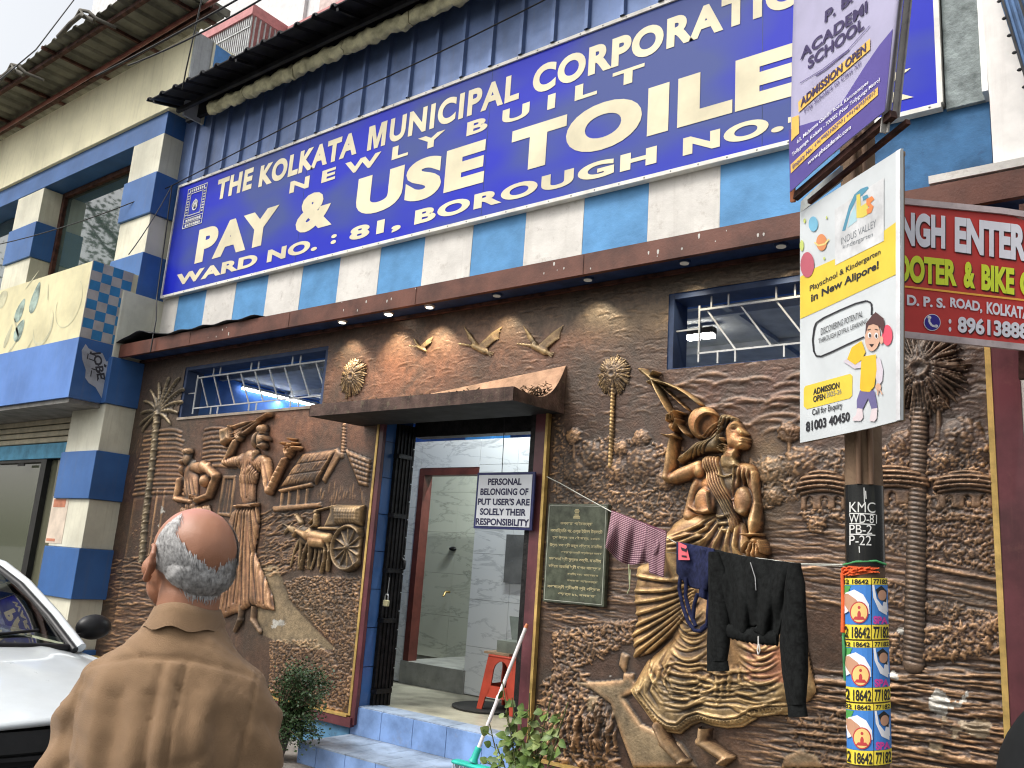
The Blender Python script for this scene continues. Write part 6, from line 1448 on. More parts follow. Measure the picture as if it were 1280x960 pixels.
mb.cur = 0; ppoly(mb, WB, [(1079, 246), (1085, 243), (1087, 247), (1080, 251)], .0042); mb.cur = 3; ppoly(mb, WB, [(1084, 249), (1091, 245), (1094, 249), (1089, 254), (1093, 258), (1090, 266), (1085, 268), (1084, 262), (1088, 259), (1084, 256)], .0042)
mb.build('logo', LG, BN, recalc=False)
PLN = [ink('planet_blue', (.20,.48,.66)), ink('planet_orange', (.70,.28,.12)), ink('planet_pink', (.50,.12,.16)), ink('planet_green', (.55,.62,.18)), ink('ring_yellow', (.80,.65,.25))]; mb = MB()
for c, p_, rx, ry in ((0, (1017.4, 280), 5.8, 9.5), (1, (1027.7, 303), 6.6, 10.5), (2, (1009.9, 331), 8.6, 16), (3, (1003, 307), 2.5, 7), (3, (1006.5, 276), 1.5, 3), (3, (1034, 272), 1, 2), (3, (1031, 323), 1.2, 2)): mb.cur = c; pell(mb, WB, p_, rx, ry, .0036)
mb.cur = 4; pline(mb, WB, [(1019, 303), (1024, 307), (1032, 305), (1037, 299)], 2, .0042); mb.build('planet_print', PLN, BN, recalc=False)
# cartoon child print
CH = [ink('child_skin', (.68,.42,.30)), ink('child_hair', (.10,.05,.05)), ink('child_vest', (.78,.50,.04)), ink('child_sleeve', (.62,.56,.62)), ink('child_trousers', (.16,.14,.30)), ink('child_shoe', (.72,.62,.64)), ink('child_ball', (.72,.10,.15)), ink('child_ink', (.03,.02,.02)), ink('child_white', (.8,.8,.8))]; mb = MB()
mb.cur = 6; pell(mb, WB, (1110, 419), 6.5, 13, .0038)
mb.cur = 3; ppoly(mb, WB, [(1093, 449), (1101, 447), (1105, 462), (1104, 476), (1100, 482), (1096, 474)], .0044); ppoly(mb, WB, [(1055, 452), (1062, 446), (1070, 455), (1078, 451), (1077, 460), (1069, 461)], .0040)
mb.cur = 2; ppoly(mb, WB, [(1078, 446), (1096, 443), (1097, 462), (1094, 483), (1088, 490), (1078, 489), (1076, 486)], .0048); ppoly(mb, WB, [(1060, 449), (1066, 434), (1078, 426), (1083, 440), (1078, 450), (1070, 456)], .0046)
mb.cur = 4; ppoly(mb, WB, [(1076, 488), (1094, 488), (1097, 503), (1098, 512), (1091, 513), (1086, 498), (1079, 512), (1072, 511), (1072, 500)], .0042)
mb.cur = 5; ppoly(mb, WB, [(1073, 510), (1079, 511), (1080, 522), (1077, 526), (1067, 526), (1067, 522), (1071, 519)], .0046); ppoly(mb, WB, [(1091, 511), (1098, 510), (1097, 523), (1094, 527), (1088, 526), (1089, 520)], .0046)
mb.cur = 0; pell(mb, WB, (1092, 421), 9.5, 18, .0052, .1); pell(mb, WB, (1099, 484), 3.5, 5, .0050); pline(mb, WB, [(1099, 487), (1098, 494)], 1.5, .005); pline(mb, WB, [(1101, 487), (1104, 493)], 1.5, .005); pell(mb, WB, (1103, 425), 2.4, 5, .0050)
mb.cur = 1; ppoly(mb, WB, [(1083, 418), (1084, 404), (1091, 395), (1096, 390), (1101, 394), (1106, 398), (1107, 406), (1105, 418), (1101, 408), (1093, 405), (1087, 407)], .0058)
mb.cur = 8; pell(mb, WB, (1088.5, 419), 2.2, 3.6, .0060); pell(mb, WB, (1097, 419.5), 2.4, 3.8, .0060)
mb.cur = 7; pell(mb, WB, (1089, 419.5), 1.2, 2.4, .0064); pell(mb, WB, (1097, 420), 1.3, 2.4, .0064); pline(mb, WB, [(1086, 412.5), (1090, 411.5)], 1, .0064); pline(mb, WB, [(1095, 411.5), (1099, 412.5)], 1, .0064); ppoly(mb, WB, [(1088, 430), (1094, 430), (1091, 434)], .0064)
mb.build('child_print', CH, BN, recalc=False)
mb = MB(); mb.bar(WB.at(1002, 270, -.02), WB.at(1124, 191, -.02), .018); mb.bar(WB.at(1002, 551, -.02), WB.at(1124, 523, -.02), .018); mb.bar(WB.at(1003, 268, -.02), WB.at(1003, 551, -.02), .018); mb.bar(WB.at(1122, 190, -.02), WB.at(1122, 524, -.02), .018); mb.build('wooden_frame', mat('batten_wood', (.25,.17,.10), .8), BN)

# ================================================================== PURPLE ACADEMY BANNER
PB3 = plane3(aD(1106, 140, 3.30), aD(988, 241, 3.85), aD(996, -100, 3.85))
def rip(p): return .006*math.sin((p[0]-p[1])*5+p[2]*1.5)
PB3.warp = rip
q = PB3.at(1050, 190); AC = empty('academy_banner', tuple(q), 'lilac and purple school banner with admission notice high on the pole', 'banner')
def gridsheet(mb, pl, TL, TR, BR, BL, n=24, m=30, lift=0.0):
    TL, TR, BR, BL = map(np.array, (TL, TR, BR, BL)); vs = []
    for j in range(m+1):
        for i in range(n+1):
            u, v = i/n, j/m; p_ = (TL*(1-u)+TR*u)*(1-v)+(BL*(1-u)+BR*u)*v; vs.append(pl.at(p_[0], p_[1], lift))
    W_ = n+1; mb.add(vs, [(j*W_+i, (j+1)*W_+i, (j+1)*W_+i+1, j*W_+i+1) for j in range(m) for i in range(n)], True)
mb = MB(); gridsheet(mb, PB3, (996, -100), (1148, -210), (1106, 138), (988, 240)); o = mb.build('sheet', mat('banner_lilac', (.42,.40,.56), .5, var=.08, scale=3), AC, recalc=False); md = o.modifiers.new('s', 'SOLIDIFY'); md.thickness = .004; md.offset = 0
mb = MB(); lw = [(985.5+2, 163), (1000, 158), (1030, 149), (1055, 126), (1080, 84), (1098, 57), (1115.5, 36)]
lo_ = [(988, 240), (1000, 230), (1030, 203.5), (1055, 181.5), (1080, 160), (1095, 147), (1105.5, 138.5)]
for i in range(6): 
    for j in range(6):
        f0, f1 = j/6, j/6+1/6; A0, A1, B0_, B1_ = map(np.array, (lw[i], lw[i+1], lo_[i], lo_[i+1])); ppoly(mb, PB3, [A0*(1-f0)+B0_*f0, A1*(1-f0)+B1_*f0, A1*(1-f1)+B1_*f1, A0*(1-f1)+B0_*f1], .0038)
mb.build('purple_print', ink('banner_purple', (.10,.075,.30)), AC, recalc=False)
oy = ink('banner_orange', (.80,.50,.12)); mb = MB()
for i in range(8):
    f0, f1 = i/8, (i+1)/8
    for (TL, TR, BR, BL) in (((1000.5, 128), (1087.5, 48), (1087.5, 62), (1001, 141)), ((990, 206), (1097.5, 108.7), (1097.5, 118.7), (990, 217))):
        TL, TR, BR, BL = map(np.array, (TL, TR, BR, BL)); ppoly(mb, PB3, [TL*(1-f0)+TR*f0, TL*(1-f1)+TR*f1, BL*(1-f1)+BR*f1, BL*(1-f0)+BR*f0], .0060)
ppoly(mb, PB3, [(992, 147.5), (1001, 144), (1001.5, 167), (996.5, 171), (991, 177)], .0060); mb.build('orange_print', oy, AC, recalc=False)
dk = ink('banner_dark_purple', (.05,.035,.11)); mb = MB()
ptext(mb, PB3, 'P. B.', (1032.5, 14.5), (1066, -13), (1066, 1.5), (1032, 29), .0065, .03); ptext(mb, PB3, 'ACADEMI', (1003.5, 62), (1084, 0), (1084, 15), (1003, 76), .0065, .03); ptext(mb, PB3, 'SCHOOL', (1012.5, 72.5), (1080, 20.5), (1080, 35.5), (1012.5, 87.5), .0065, .03)
ptext(mb, PB3, 'ADMISSION OPEN', (1004, 124), (1083, 53), (1083, 64), (1003.7, 135), .0085, .03); mb.build('dark_lettering', dk, AC, recalc=False)
mb = MB(); ptext(mb, PB3, 'Tiny Scholars to Class XII', (1007, 137), (1076, 76), (1076, 83.5), (1007, 145.5), .0065, .01); pline(mb, PB3, [(1003, 104), (1030, 87), (1060, 63), (1087, 32)], .8, .0060); pline(mb, PB3, [(1022, 95), (1035, 86), (1062, 62)], 1.6, .0060)
ptext(mb, PB3, 'Enquiry No.: +919903102297 | +917439371017', (993, 206), (1095, 112), (1095, 118), (993, 213), .0085, .02); mb.build('purple_lettering', ink('banner_ink_purple', (.10,.08,.20)), AC, recalc=False)
mb = MB(); ptext(mb, PB3, '63, Mahatma Gandhi Road, Karunamoyee', (998.7, 175), (1086, 99.5), (1086, 106), (998.7, 181.5), .0065, .015); ptext(mb, PB3, 'Tollygunge, Kolkata - 700082 (Near Tollygunge Metro)', (992, 191.5), (1100, 96), (1100, 102.5), (992, 198), .0065, .015); ptext(mb, PB3, 'www.pbacademic.com', (1012.5, 201.5), (1065.5, 155.5), (1065.5, 163), (1012.5, 208.5), .0065, .02); mb.build('white_lettering', ink('banner_white_ink', (.75,.74,.8)), AC, recalc=False)
mb = MB(); mb.bar(PB3.at(986, 246, -.03), PB3.at(1108, 141, -.03), .03); mb.bar(PB3.at(988, 250, -.10), PB3.at(1108, 148, -.10), .02); mb.build('bottom_rail', rust, AC)
mb = MB(); mb.bar(PB3.at(986, 200, -.02), PB3.at(986, 252, -.02), .02); mb.build('corner_rod', mat('orange_rust', (.35,.12,.05), .7), AC)
# steel angles running up behind the purple banner
for i, (a, b_, w_, lab) in enumerate((((1128, -60), (1104, 166), .026, 'nearer white painted steel angle'), ((1140, -60), (1118, 147), .024, 'farther white painted steel angle ending higher'))):
    mb = MB(); P0, P1 = aD(*a, 3.34+.1*i), aD(*b_, 3.34+.1*i); mb.bar(P0, P1, w_, .006); mb.bar(P0+AR*w_*.5, P1+AR*w_*.5, .006, w_); o = mb.build('steel_angle', mat('angle_grey', (.45,.43,.40), .5, dirt=.35, var=.15), AC, lab)
SC = plane3(aD(1052, 208, 3.72), aD(1003, 250, 4.1), aD(1003, 270, 4.1))
mb = MB(); mb.prism([SC.at(x, y) for x, y in ((1001, 252), (1030, 224), (1052, 207), (1052, 226), (1000, 266))], -SC.n*.006); o = mb.build('old_board', mat('old_board', (.36,.38,.37), .7, dirt=.3), None); tag(o, 'grey scrap of board between the two banners on the pole', 'board')

# ================================================================== RED SHOP SIGN
RD = Plane(aD(1200, 345, 3.95), -np.array([AF[0], AF[1], 0])); 
q = RD.at(1200, 424); RS = empty('red_shop_sign', tuple(q), 'red signboard with white and yellow capitals about scooter and bike', 'sign')
mb = MB(); ol = [(1075, 247.5), (1127, 252), (1200, 259.5), (1252, 265), (1300, 283), (1480, 300), (1480, 455), (1280, 432), (1127, 418), (1075, 413)]
mb.prism([RD.at(x, y) for x, y in ol], -RD.n*.02); mb.build('board', mat('sign_red', (.50,.035,.028), .4, var=.1, scale=2), RS)
mb = MB(); mb.bar(RD.at(1075, 247, .005), RD.at(1252, 264.5, .005), .012, .03); mb.bar(RD.at(1252, 264.5, .005), RD.at(1480, 299, .005), .012, .03); mb.bar(RD.at(1075, 414, .005), RD.at(1127, 418.5, .005), .014, .03); mb.bar(RD.at(1127, 418.5, .005), RD.at(1480, 456, .005), .014, .03); mb.build('edge_trim', mat('sign_trim', (.50,.42,.42), .5, dirt=.2), RS)
shd = ink('sign_shadow', (.06,.02,.02)); wht = ink('sign_white', (.70,.70,.76)); ylw = ink('sign_yellow', (.62,.72,.04))
def rtext(t, q4, m, bold=.05, shadow=True):
    if shadow: mb = MB(); ptext(mb, RD, t, *[(x+1.6, y+1.4) for x, y in q4], .003, bold); mb.build('letter_outline', shd, RS, recalc=False)
    mb = MB(); ptext(mb, RD, t, *q4, .0055, bold); mb.build('lettering', m, RS, recalc=False)
rtext('SI', ((1092,261), (1119,264), (1119,306), (1092,304)), wht); rtext('NGH', ((1124,264.5), (1180.7,270), (1180.7,312), (1124,307)), wht); rtext('ENTERP', ((1192.7,271.6), (1296,284), (1296,329), (1192.7,315)), wht)
rtext('OOTER', ((1118,317), (1195.3,325.5), (1195.3,358.4), (1118,352)), ylw); rtext('&', ((1203.7,327), (1218,328.5), (1218,361.5), (1203.7,360)), ylw); rtext('BIKE', ((1226,330.6), (1267,336), (1267,369), (1226,362.5)), ylw); rtext('C', ((1274,338), (1290,340), (1290,373), (1274,370)), ylw)
rtext('D. P. S.', ((1133,368.5), (1181,373.5), (1181,385.8), (1133,382)), wht, .04, False); rtext('ROAD,', ((1187,372), (1227,377.5), (1227,392.5), (1187,386)), wht, .04, False); rtext('KOLKATA', ((1232.5,377.5), (1286,385), (1286,400), (1232.5,392.5)), wht, .04, False)
rtext(':', ((1185,399), (1188.4,399.3), (1188.4,415), (1185,414.8)), wht, .04, False); rtext('89613888', ((1196.4,395.5), (1285,404.5), (1285,425), (1196.4,416)), wht, .04, True)
mb = MB(); pline(mb, RD, [(1076, 353), (1127, 358), (1280, 375.5), (1400, 390)], 2.4, .004); mb.build('yellow_rule', ink('rule_orange', (.80,.40,.06)), RS, recalc=False)
mb = MB(); pell(mb, RD, (1164.7, 403.3), 10.6, 10.6, .004); mb.build('phone_disc_edge', wht, RS, recalc=False); mb = MB(); pell(mb, RD, (1164.7, 403.3), 9.6, 9.6, .0055); mb.build('phone_disc', ink('phone_blue', (.03,.02,.25)), RS, recalc=False)
mb = MB(); pline(mb, RD, [(1160.5, 398), (1160.8, 403), (1164, 407.5), (1169.5, 408.8)], 2.6, .007); pell(mb, RD, (1160.8, 397.5), 2.4, 2.2, .007); pell(mb, RD, (1169.3, 408.2), 2.4, 2.0, .007); mb.build('phone_symbol', wht, RS, recalc=False)
mb = MB(); mb.bar(RD.at(1290, 250, -.06), RD.at(1290, 470, -.06), .04); mb.bar(RD.at(1290, 300, -.06), aY(1300, 300, -.3), .03); mb.bar(RD.at(1290, 400, -.06), aY(1300, 400, -.06), .03); mb.build('bracket', rust, RS)
# ================================================================== WASHING ON THE LINE
def Yr(x): return -.07+(x-687)/(1060-687)*(-1.03)
def aR(x, y, off=0.0): return aY(x, y, Yr(x)-off)
CLN = empty('clothes_line', tuple(aY(687, 597, -.07)), 'thin pale clothes line from the door frame to the street pole', 'clothes line')
mb = MB(); mb.tube([aR(x, y) for x, y in ((684,596),(700,604),(730,621),(763,639),(800,654),(846,679),(890,689),(940,697),(1000,705),(1056,706))], .0035, 5); mb.build('cord', mat('cord_white', (.5,.5,.45), .7), CLN)
mb = MB(); mb.tube([aR(x, y, -.02) for x, y in ((829,690),(850,692),(1000,706),(1056,708))], .002, 4); mb.build('cord', mat('cord_white', (.5,.5,.45), .7), CLN)
mb = MB(); mb.tube([aR(786, 705, .02), aR(787, 735, .03), aR(784, 742, .03)], .003, 4); mb.tube([aR(788, 712, .02), aR(787, 735, .025)], .003, 4); mb.build('hanging_string', mat('cord_green', (.45,.5,.3), .7), CLN)
def cloth(name, m, lab, cat_, TL, TR, BR, BL, fold, n=40, mm=40, off=.03, thick=.006, edge=None, uv=True):
    """hanging cloth: four traced corners, both faces, with folds; v runs down from the line"""
    TL, TR, BR, BL = map(lambda q: np.array(q, float), (TL, TR, BR, BL)); vs = []; uvs = []
    for j in range(mm+1):
        for i in range(n+1):
            u, v = i/n, j/mm; p_ = (TL*(1-u)+TR*u)*(1-v)+(BL*(1-u)+BR*u)*v
            if edge: p_ = p_+np.array(edge(u, v))
            vs.append(aR(p_[0], p_[1], off+fold(u, v))); uvs.append((u, v))
    W_ = n+1; mb = MB(); mb.add(vs, [(j*W_+i, (j+1)*W_+i, (j+1)*W_+i+1, j*W_+i+1) for j in range(mm) for i in range(n)], True)
    o = mb.build(name, m, None, recalc=False); me = o.data; ul = me.uv_layers.new(name='uv'); li = np.zeros(len(me.loops), np.int32); me.loops.foreach_get('vertex_index', li); ul.data.foreach_set('uv', np.array(uvs, np.float32)[li].ravel())
    md = o.modifiers.new('s', 'SOLIDIFY'); md.thickness = thick; md.offset = 0
    if lab: tag(o, lab, cat_)
    return o
def check_mat(name, nu, nv):
    m = bpy.data.materials.new(name); m.use_nodes = True; nt = m.node_tree; b = nt.nodes['Principled BSDF']; L = nt.links.new; b.inputs['Roughness'].default_value = .9
    uv = N(nt, 'ShaderNodeUVMap'); sp_ = N(nt, 'ShaderNodeSeparateXYZ'); L(uv.outputs[0], sp_.inputs[0])
    def stripe(o, k, th):
        a = N(nt, 'ShaderNodeMath', _operation='MULTIPLY'); a.inputs[1].default_value = k; L(o, a.inputs[0]); f = N(nt, 'ShaderNodeMath', _operation='FRACT'); L(a.outputs[0], f.inputs[0]); g = N(nt, 'ShaderNodeMath', _operation='GREATER_THAN'); g.inputs[1].default_value = th; L(f.outputs[0], g.inputs[0]); return g.outputs[0]
    x = N(nt, 'ShaderNodeMixRGB'); x.inputs[1].default_value = (.085, .018, .04, 1); x.inputs[2].default_value = (.50, .33, .36, 1); L(stripe(sp_.outputs[1], nv, .62), x.inputs[0])
    y = N(nt, 'ShaderNodeMixRGB'); y.inputs[2].default_value = (.06, .025, .045, 1); L(x.outputs[0], y.inputs[1]); s2 = stripe(sp_.outputs[0], nu, .72); h = N(nt, 'ShaderNodeMath', _operation='MULTIPLY'); h.inputs[1].default_value = .6; L(s2, h.inputs[0]); L(h.outputs[0], y.inputs[0]); L(y.outputs[0], b.inputs['Base Color']); return m
m_ck = check_mat('maroon_check_cotton', 26, 24)
GC = empty('checked_cloth', tuple(aR(800, 655)), 'maroon and white checked cotton cloth folded over the clothes line', 'cloth')
o = cloth('front_fold', m_ck, None, None, (765,638), (833,664), (828,722), (757,684), lambda u, v: .05*math.sin(u*9+v*2)*v+.03*math.sin(u*23+v*1.5)*(.3+v)+.03*math.sin(v*math.pi), 50, 40, .05,
      edge=lambda u, v: (0, (8*math.sin(u*5.5)*(v**2))-6*v*(u > .5)*(u-.5)*2))
o.parent = GC; o.location = -GC.location
o = cloth('rear_fold', check_mat('dark_check_cotton', 12, 26), None, None, (808,655), (833,666), (829,722), (812,716), lambda u, v: .015*math.sin(u*7), 16, 24, .11); o.parent = GC; o.location = -GC.location
# navy child's garment with straps and pink badge
nv = mat('navy_cotton', (.014, .018, .055), .95, var=.25, scale=30, bump=.3, spec=.2)
G1 = empty('navy_garment', tuple(aR(870, 700)), 'small navy garment with loose straps and a pink badge on the line', 'clothing')
o = cloth('body', nv, None, None, (846,677), (893,686), (884,742), (846,716), lambda u, v: .02*math.sin(u*8+v)+.03*math.sin(v*math.pi)+.03*u, 26, 26, .10, edge=lambda u, v: (0, 6*v*math.sin(u*4))); o.parent = G1; o.location = -G1.location
o = cloth('body', nv, None, None, (876,685), (894,689), (888,752), (874,746), lambda u, v: .02*math.sin(u*6), 12, 26, .13); o.parent = G1; o.location = -G1.location
for pts in ([(851,716),(849,735),(853,756),(860,777),(868,788),(876,789),(884,782)], [(858,722),(857,745),(862,765),(870,783)], [(886,750),(885,765),(884,780),(877,786)], [(872,742),(868,755),(866,775)]):
    mb = MB(); P_ = [aR(x, y, .12) for x, y in pts]; mb.tube(P_, .011, 8); mb.build('strap', nv, G1)
mb = MB()
pb_ = [aR(x, y, .165) for x, y in ((848,677.5),(858,682),(862.5,700),(848,700))]; mb.add(pb_, [(0,1,2,3)]); mb.build('pink_badge', mat('badge_pink', (.75,.13,.16), .7), G1, recalc=False)
mb = MB(); mb.add([aR(x, y, .169) for x, y in ((851,684),(857,686),(859.5,683),(858,690),(852,688))], [(0,1,2,3,4)]); mb.add([aR(x, y, .169) for x, y in ((852,694),(858,694.5),(858,697),(852,696))], [(0,1,2,3)]); mb.build('badge_mark', mat('badge_ink', (.03,.02,.03), .7), G1, recalc=False)
# black zip jacket
bk = mat('black_fleece', (.008, .009, .009), .95, var=.3, scale=40, bump=.4, spec=.15)
JK = empty('black_jacket', tuple(aR(945, 700)), 'short black zipped jacket with long sleeves hung upside down on the line', 'clothing')
def jf(u, v): return .05*math.sin(v*2.6)+.016*math.sin(u*17+v*3)*(.3+v)+.010*math.sin(u*34-v*5)+.03*math.sin(u*math.pi)
o = cloth('body', bk, None, None, (889,686), (1001,704), (972,797), (908,787), jf, 60, 50, .09, .014, edge=lambda u, v: (0, 3*math.sin(u*9)*v*(v > .9)+2.5*math.sin(u*3)*(1-v))); o.parent = JK; o.location = -JK.location
def flat_tube(pts, ws, th, off, nm):
    mb = MB(); rings_ = []
    for i, (x, y) in enumerate(pts):
        c = aR(x, y, off); cl_ = aR(x-ws[i], y, off); cr_ = aR(x+ws[i], y, off); h = (cr_-cl_)/2; ring = []
        for k in range(20):
            a = 2*math.pi*k/20; wob = 1+.10*math.sin(3*a+i*1.1)+.05*math.sin(i*2.1)
            ring.append(c+h*math.cos(a)*wob+np.array((0, -th, 0))*math.sin(a)*wob)
        rings_.append(ring)
    mb.rings(rings_); o = mb.build(nm, bk, JK); return o
flat_tube([(893,690),(896,712),(897,740),(898,775),(898,805),(897.5,826)], [5,10,12,13,13,12.5], .045, .13, 'sleeve')
flat_tube([(897.5,826),(897.5,838.5)], [12.3,12.6], .04, .13, 'cuff')
flat_tube([(994,705),(994,730),(992,760),(991,800),(994,840),(996.5,880)], [6,11,14,17,15,11.5], .05, .13, 'sleeve')
flat_tube([(996.5,880),(997.5,895.5)], [11,11], .04, .13, 'cuff')
flat_tube([(910,786),(912,791)], [1,1], .01, .1, 'hem') if False else None
mb = MB(); rings_ = []
for i in range(25):
    u = i/24; x, y = 908+64*u, 788+9.5*u+2*math.sin(u*3.1); c = aR(x, y, .125+.02*math.sin(u*3.1)); rings_.append([c+np.array((0, -.02*math.cos(a), .035*math.sin(a)*(1+.1*math.sin(i*2.7)))) for a in np.linspace(0, 6.28, 9)[:-1]])
mb.rings(rings_); mb.build('hem', bk, JK)
mb = MB(); mb.tube([aR(x, y, .17) for x, y in ((948,795),(948,805),(946.5,813),(948,818.5),(950,813),(948.6,805))], .0035, 5); mb.build('drawstring', mat('string_white', (.7,.68,.64), .7), JK)
mb = MB(); mb.tube([aR(x, y, .165) for x, y in ((938,703),(944,722),(945,738))], .003, 5); mb.build('zip', steel, JK)

# ================================================================== MOP, STOOL AND BOX
a, b_ = aY(657, 785, -.09), aY(597, 938, -.30); MP = empty('floor_mop', tuple(b_), 'white handled mop with turquoise head leaning on the door frame', 'mop')
d = (b_-a)/np.linalg.norm(b_-a)
mb = MB(); mb.tube([a, a+(b_-a)*.60], .0125, 10); mb.build('handle', mat('white_plastic_pole', (.78,.74,.74), .35), MP)
mb = MB(); mb.tube([a+(b_-a)*.565, a+(b_-a)*.60], .016, 10); mb.build('joint', mat('white_plastic_pole', (.78,.74,.74), .35), MP); mb = MB(); mb.tube([a+(b_-a)*.60, b_], .0125, 10); mb.build('handle', mat('white_plastic_pole', (.78,.74,.74), .35), MP)
tq = mat('turquoise_plastic', (.03,.50,.40), .35); mb = MB(); mb.tube([b_-d*.02, b_+d*.05, b_+d*.075], [.022,.024,.034], 12); mb.build('socket', tq, MP)
mb = MB()
c = b_+d*.085; mb.box(c+np.array((-.16,-.035,-.025)), c+np.array((.14,.035,.0))); mb.build('head', tq, MP, bevel=.012)
MB().tube([a-d*.03, a], [.010,.014], 10).build('end_cap', mat('orange_cap', (.5,.18,.08), .5), MP)
mb = MB()
for k in range(90):
    x_ = rs.uniform(-.16,.14); y_ = rs.uniform(-.04,.04); mb.bar(c+np.array((x_, y_, -.025)), c+np.array((x_+rs.uniform(-.02,.02), y_*1.8, -.085)), .006)
mb.build('mop_fringe', mat('mop_grey', (.4,.42,.42), .9), MP)
# red plastic stool
sx, sy = -4.42, .96; SL = empty('plastic_stool', (sx, sy, .457), 'red plastic stool with arched sides just inside the doorway', 'stool'); rd = mat('red_plastic', (.42, .055, .028), .38, var=.12, dirt=.15)
zt2 = .457+.44
mb = MB(); mb.box((sx-.15, sy-.15, zt2-.02), (sx+.15, sy+.15, zt2)); mb.build('seat', rd, SL, bevel=.012)
def arch_side(dx, dy):
    # side panel with an arched opening, splayed outwards
    mb = MB(); n = 16; outer, inner = [], []
    pts = []
    for i in range(n+1):
        a = math.pi*i/n; inner.append((.075*math.cos(a), -.13+.085*math.sin(a)))
    O = [(.145,-.02),(.195,-.44),(.150,-.44),(.105,-.30)]
    poly = [(-.145,-.02),(.145,-.02),(.195,-.44),(.145,-.44),(.12,-.33)] + [(.082,-.28)] + [(x, z) for x, z in inner] + [(-.082,-.28),(-.12,-.33),(-.145,-.44),(-.195,-.44)]
    def P3(u, z, o_=0.0):
        spl = .147+(-z)*.11-o_
        return (sx+dx*spl+dy*u, sy+dy*spl+dx*u, zt2+z)
    A_ = [P3(u, z) for u, z in poly]; B_ = [P3(u, z, .012) for u, z in poly]; n = len(A_)
    mb.add(A_+B_, [(i, (i+1) % n, n+(i+1) % n, n+i) for i in range(n)])
    # faces: strips
    quads = [[(-.145,-.02),(.145,-.02),(.075,-.045),(-.075,-.045)]]
    top = inner; m_ = len(top)
    for s_ in (0, .012):
        mb.add([P3(-.145,-.02,s_)]+[P3(.145,-.02,s_)]+[P3(u, z, s_) for u, z in top], [(0, 1)+tuple(range(2, 2+m_))])
        mb.add([P3(.145,-.02,s_), P3(.195,-.44,s_), P3(.145,-.44,s_), P3(.12,-.33,s_), P3(.082,-.28,s_), P3(.075,-.13,s_)], [(0,1,2,3,4,5)])
        mb.add([P3(-.145,-.02,s_), P3(-.195,-.44,s_), P3(-.145,-.44,s_), P3(-.12,-.33,s_), P3(-.082,-.28,s_), P3(-.075,-.13,s_)], [(0,1,2,3,4,5)])
        mb.add([P3(-.084,-.24,s_), P3(.084,-.24,s_), P3(.12,-.33,s_), P3(-.12,-.33,s_)], [(0,1,2,3)])
    mb.build('leg_panel', rd, SL)
for dx, dy in ((1,0),(-1,0),(0,1),(0,-1)): arch_side(dx, dy)
BX = empty('open_tin_box', (sx, sy, zt2), 'grey open box with raised lid standing on the red stool', 'box'); tin = mat('grey_tin', (.20,.22,.18), .5, metal=.2, dirt=.3)
MB().box((sx-.10, sy-.10, zt2+.022), (sx+.14, sy+.10, zt2+.115)).build('body', tin, BX); MB().add([(sx-.10, sy+.10, zt2+.116), (sx+.14, sy+.10, zt2+.116), (sx+.06, sy+.18, zt2+.30), (sx-.20, sy+.18, zt2+.30)], [(0,1,2,3)]).build('lid', mat('grey_tin_dark', (.13,.145,.12), .5), BX).modifiers.new('s', 'SOLIDIFY').thickness = .006
o = MB().box((sx-.2, sy-.14, zt2+.002), (sx+.06, sy+.12, zt2+.02)).build('wooden_board', mat('board_wood', (.3,.2,.12), .7), None); tag(o, 'thin wooden board lying on the red stool under the box', 'board')
mb = MB()
for rr_, zz in ((.33, .458), (.30, .466), (.0, .468)): pass
mb.tube([(-4.62, .92, .4575), (-4.62, .92, .466)], .30, 24); o = mb.build('rubber_mat', mat('black_rubber', (.02,.02,.018), .7), None); tag(o, 'round dark wet mat on the floor beside the red stool', 'mat')

# ================================================================== PLANTS
def leaf_mesh(mb, c, d, n_, l, w_, m=5, bend=.2):
    """one leaf: midrib along d, face normal n_"""
    d = Vector(d).normalized(); n_ = Vector(n_); n_ = (n_-d*n_.dot(d)).normalized(); s_ = d.cross(n_); c = Vector(c); vs = [c]
    row = []
    for i in range(1, m):
        t = i/m; ww = w_*math.sin(math.pi*t**.8); ctr = c+d*l*t-n_*(bend*l*t*t); row.append((ctr-s_*ww+n_*ww*.25, ctr, ctr+s_*ww+n_*ww*.25))
    tip = c+d*l-n_*bend*l; base_i = len(mb.v); vs = [c]+[p for r_ in row for p in r_]+[tip]; f = []
    f += [(0, 2, 1), (0, 3, 2)]
    for i in range(m-2): a = 1+3*i; f += [(a, a+1, a+4, a+3), (a+1, a+2, a+5, a+4)]
    a = 1+3*(m-2); t_ = len(vs)-1; f += [(a, a+1, t_), (a+1, a+2, t_)]; mb.add(vs, f, True)
def leafmat(name, c, c2):
    m = mat(name, c, .45, var=.3, scale=25, col2=c2); return m
lf1 = leafmat('money_plant_leaf', (.11,.17,.035), (.035,.07,.018)); lf2 = leafmat('pale_leaf', (.22,.27,.09), (.09,.13,.04)); stm = mat('stem_green', (.08,.09,.03), .7)
LP = empty('leafy_plant', tuple(aY(650, 962, -.45)*np.array((1,1,0))+np.array((0,0,.1))), 'bushy plant with round green leaves in front of the doorway right jamb', 'plant')
r2 = random.Random(8); base_p = np.array(aY(655, 962, -.62)); base_p[2] = .1
tops = [(628,852),(640,872),(632,888),(650,900),(662,866),(672,882),(690,868),(700,890),(612,905),(645,920),(620,930),(655,938),(668,915),(685,920),(700,905),(640,950),(672,948),(608,948),(690,945),(660,958),(628,965),(710,878)]
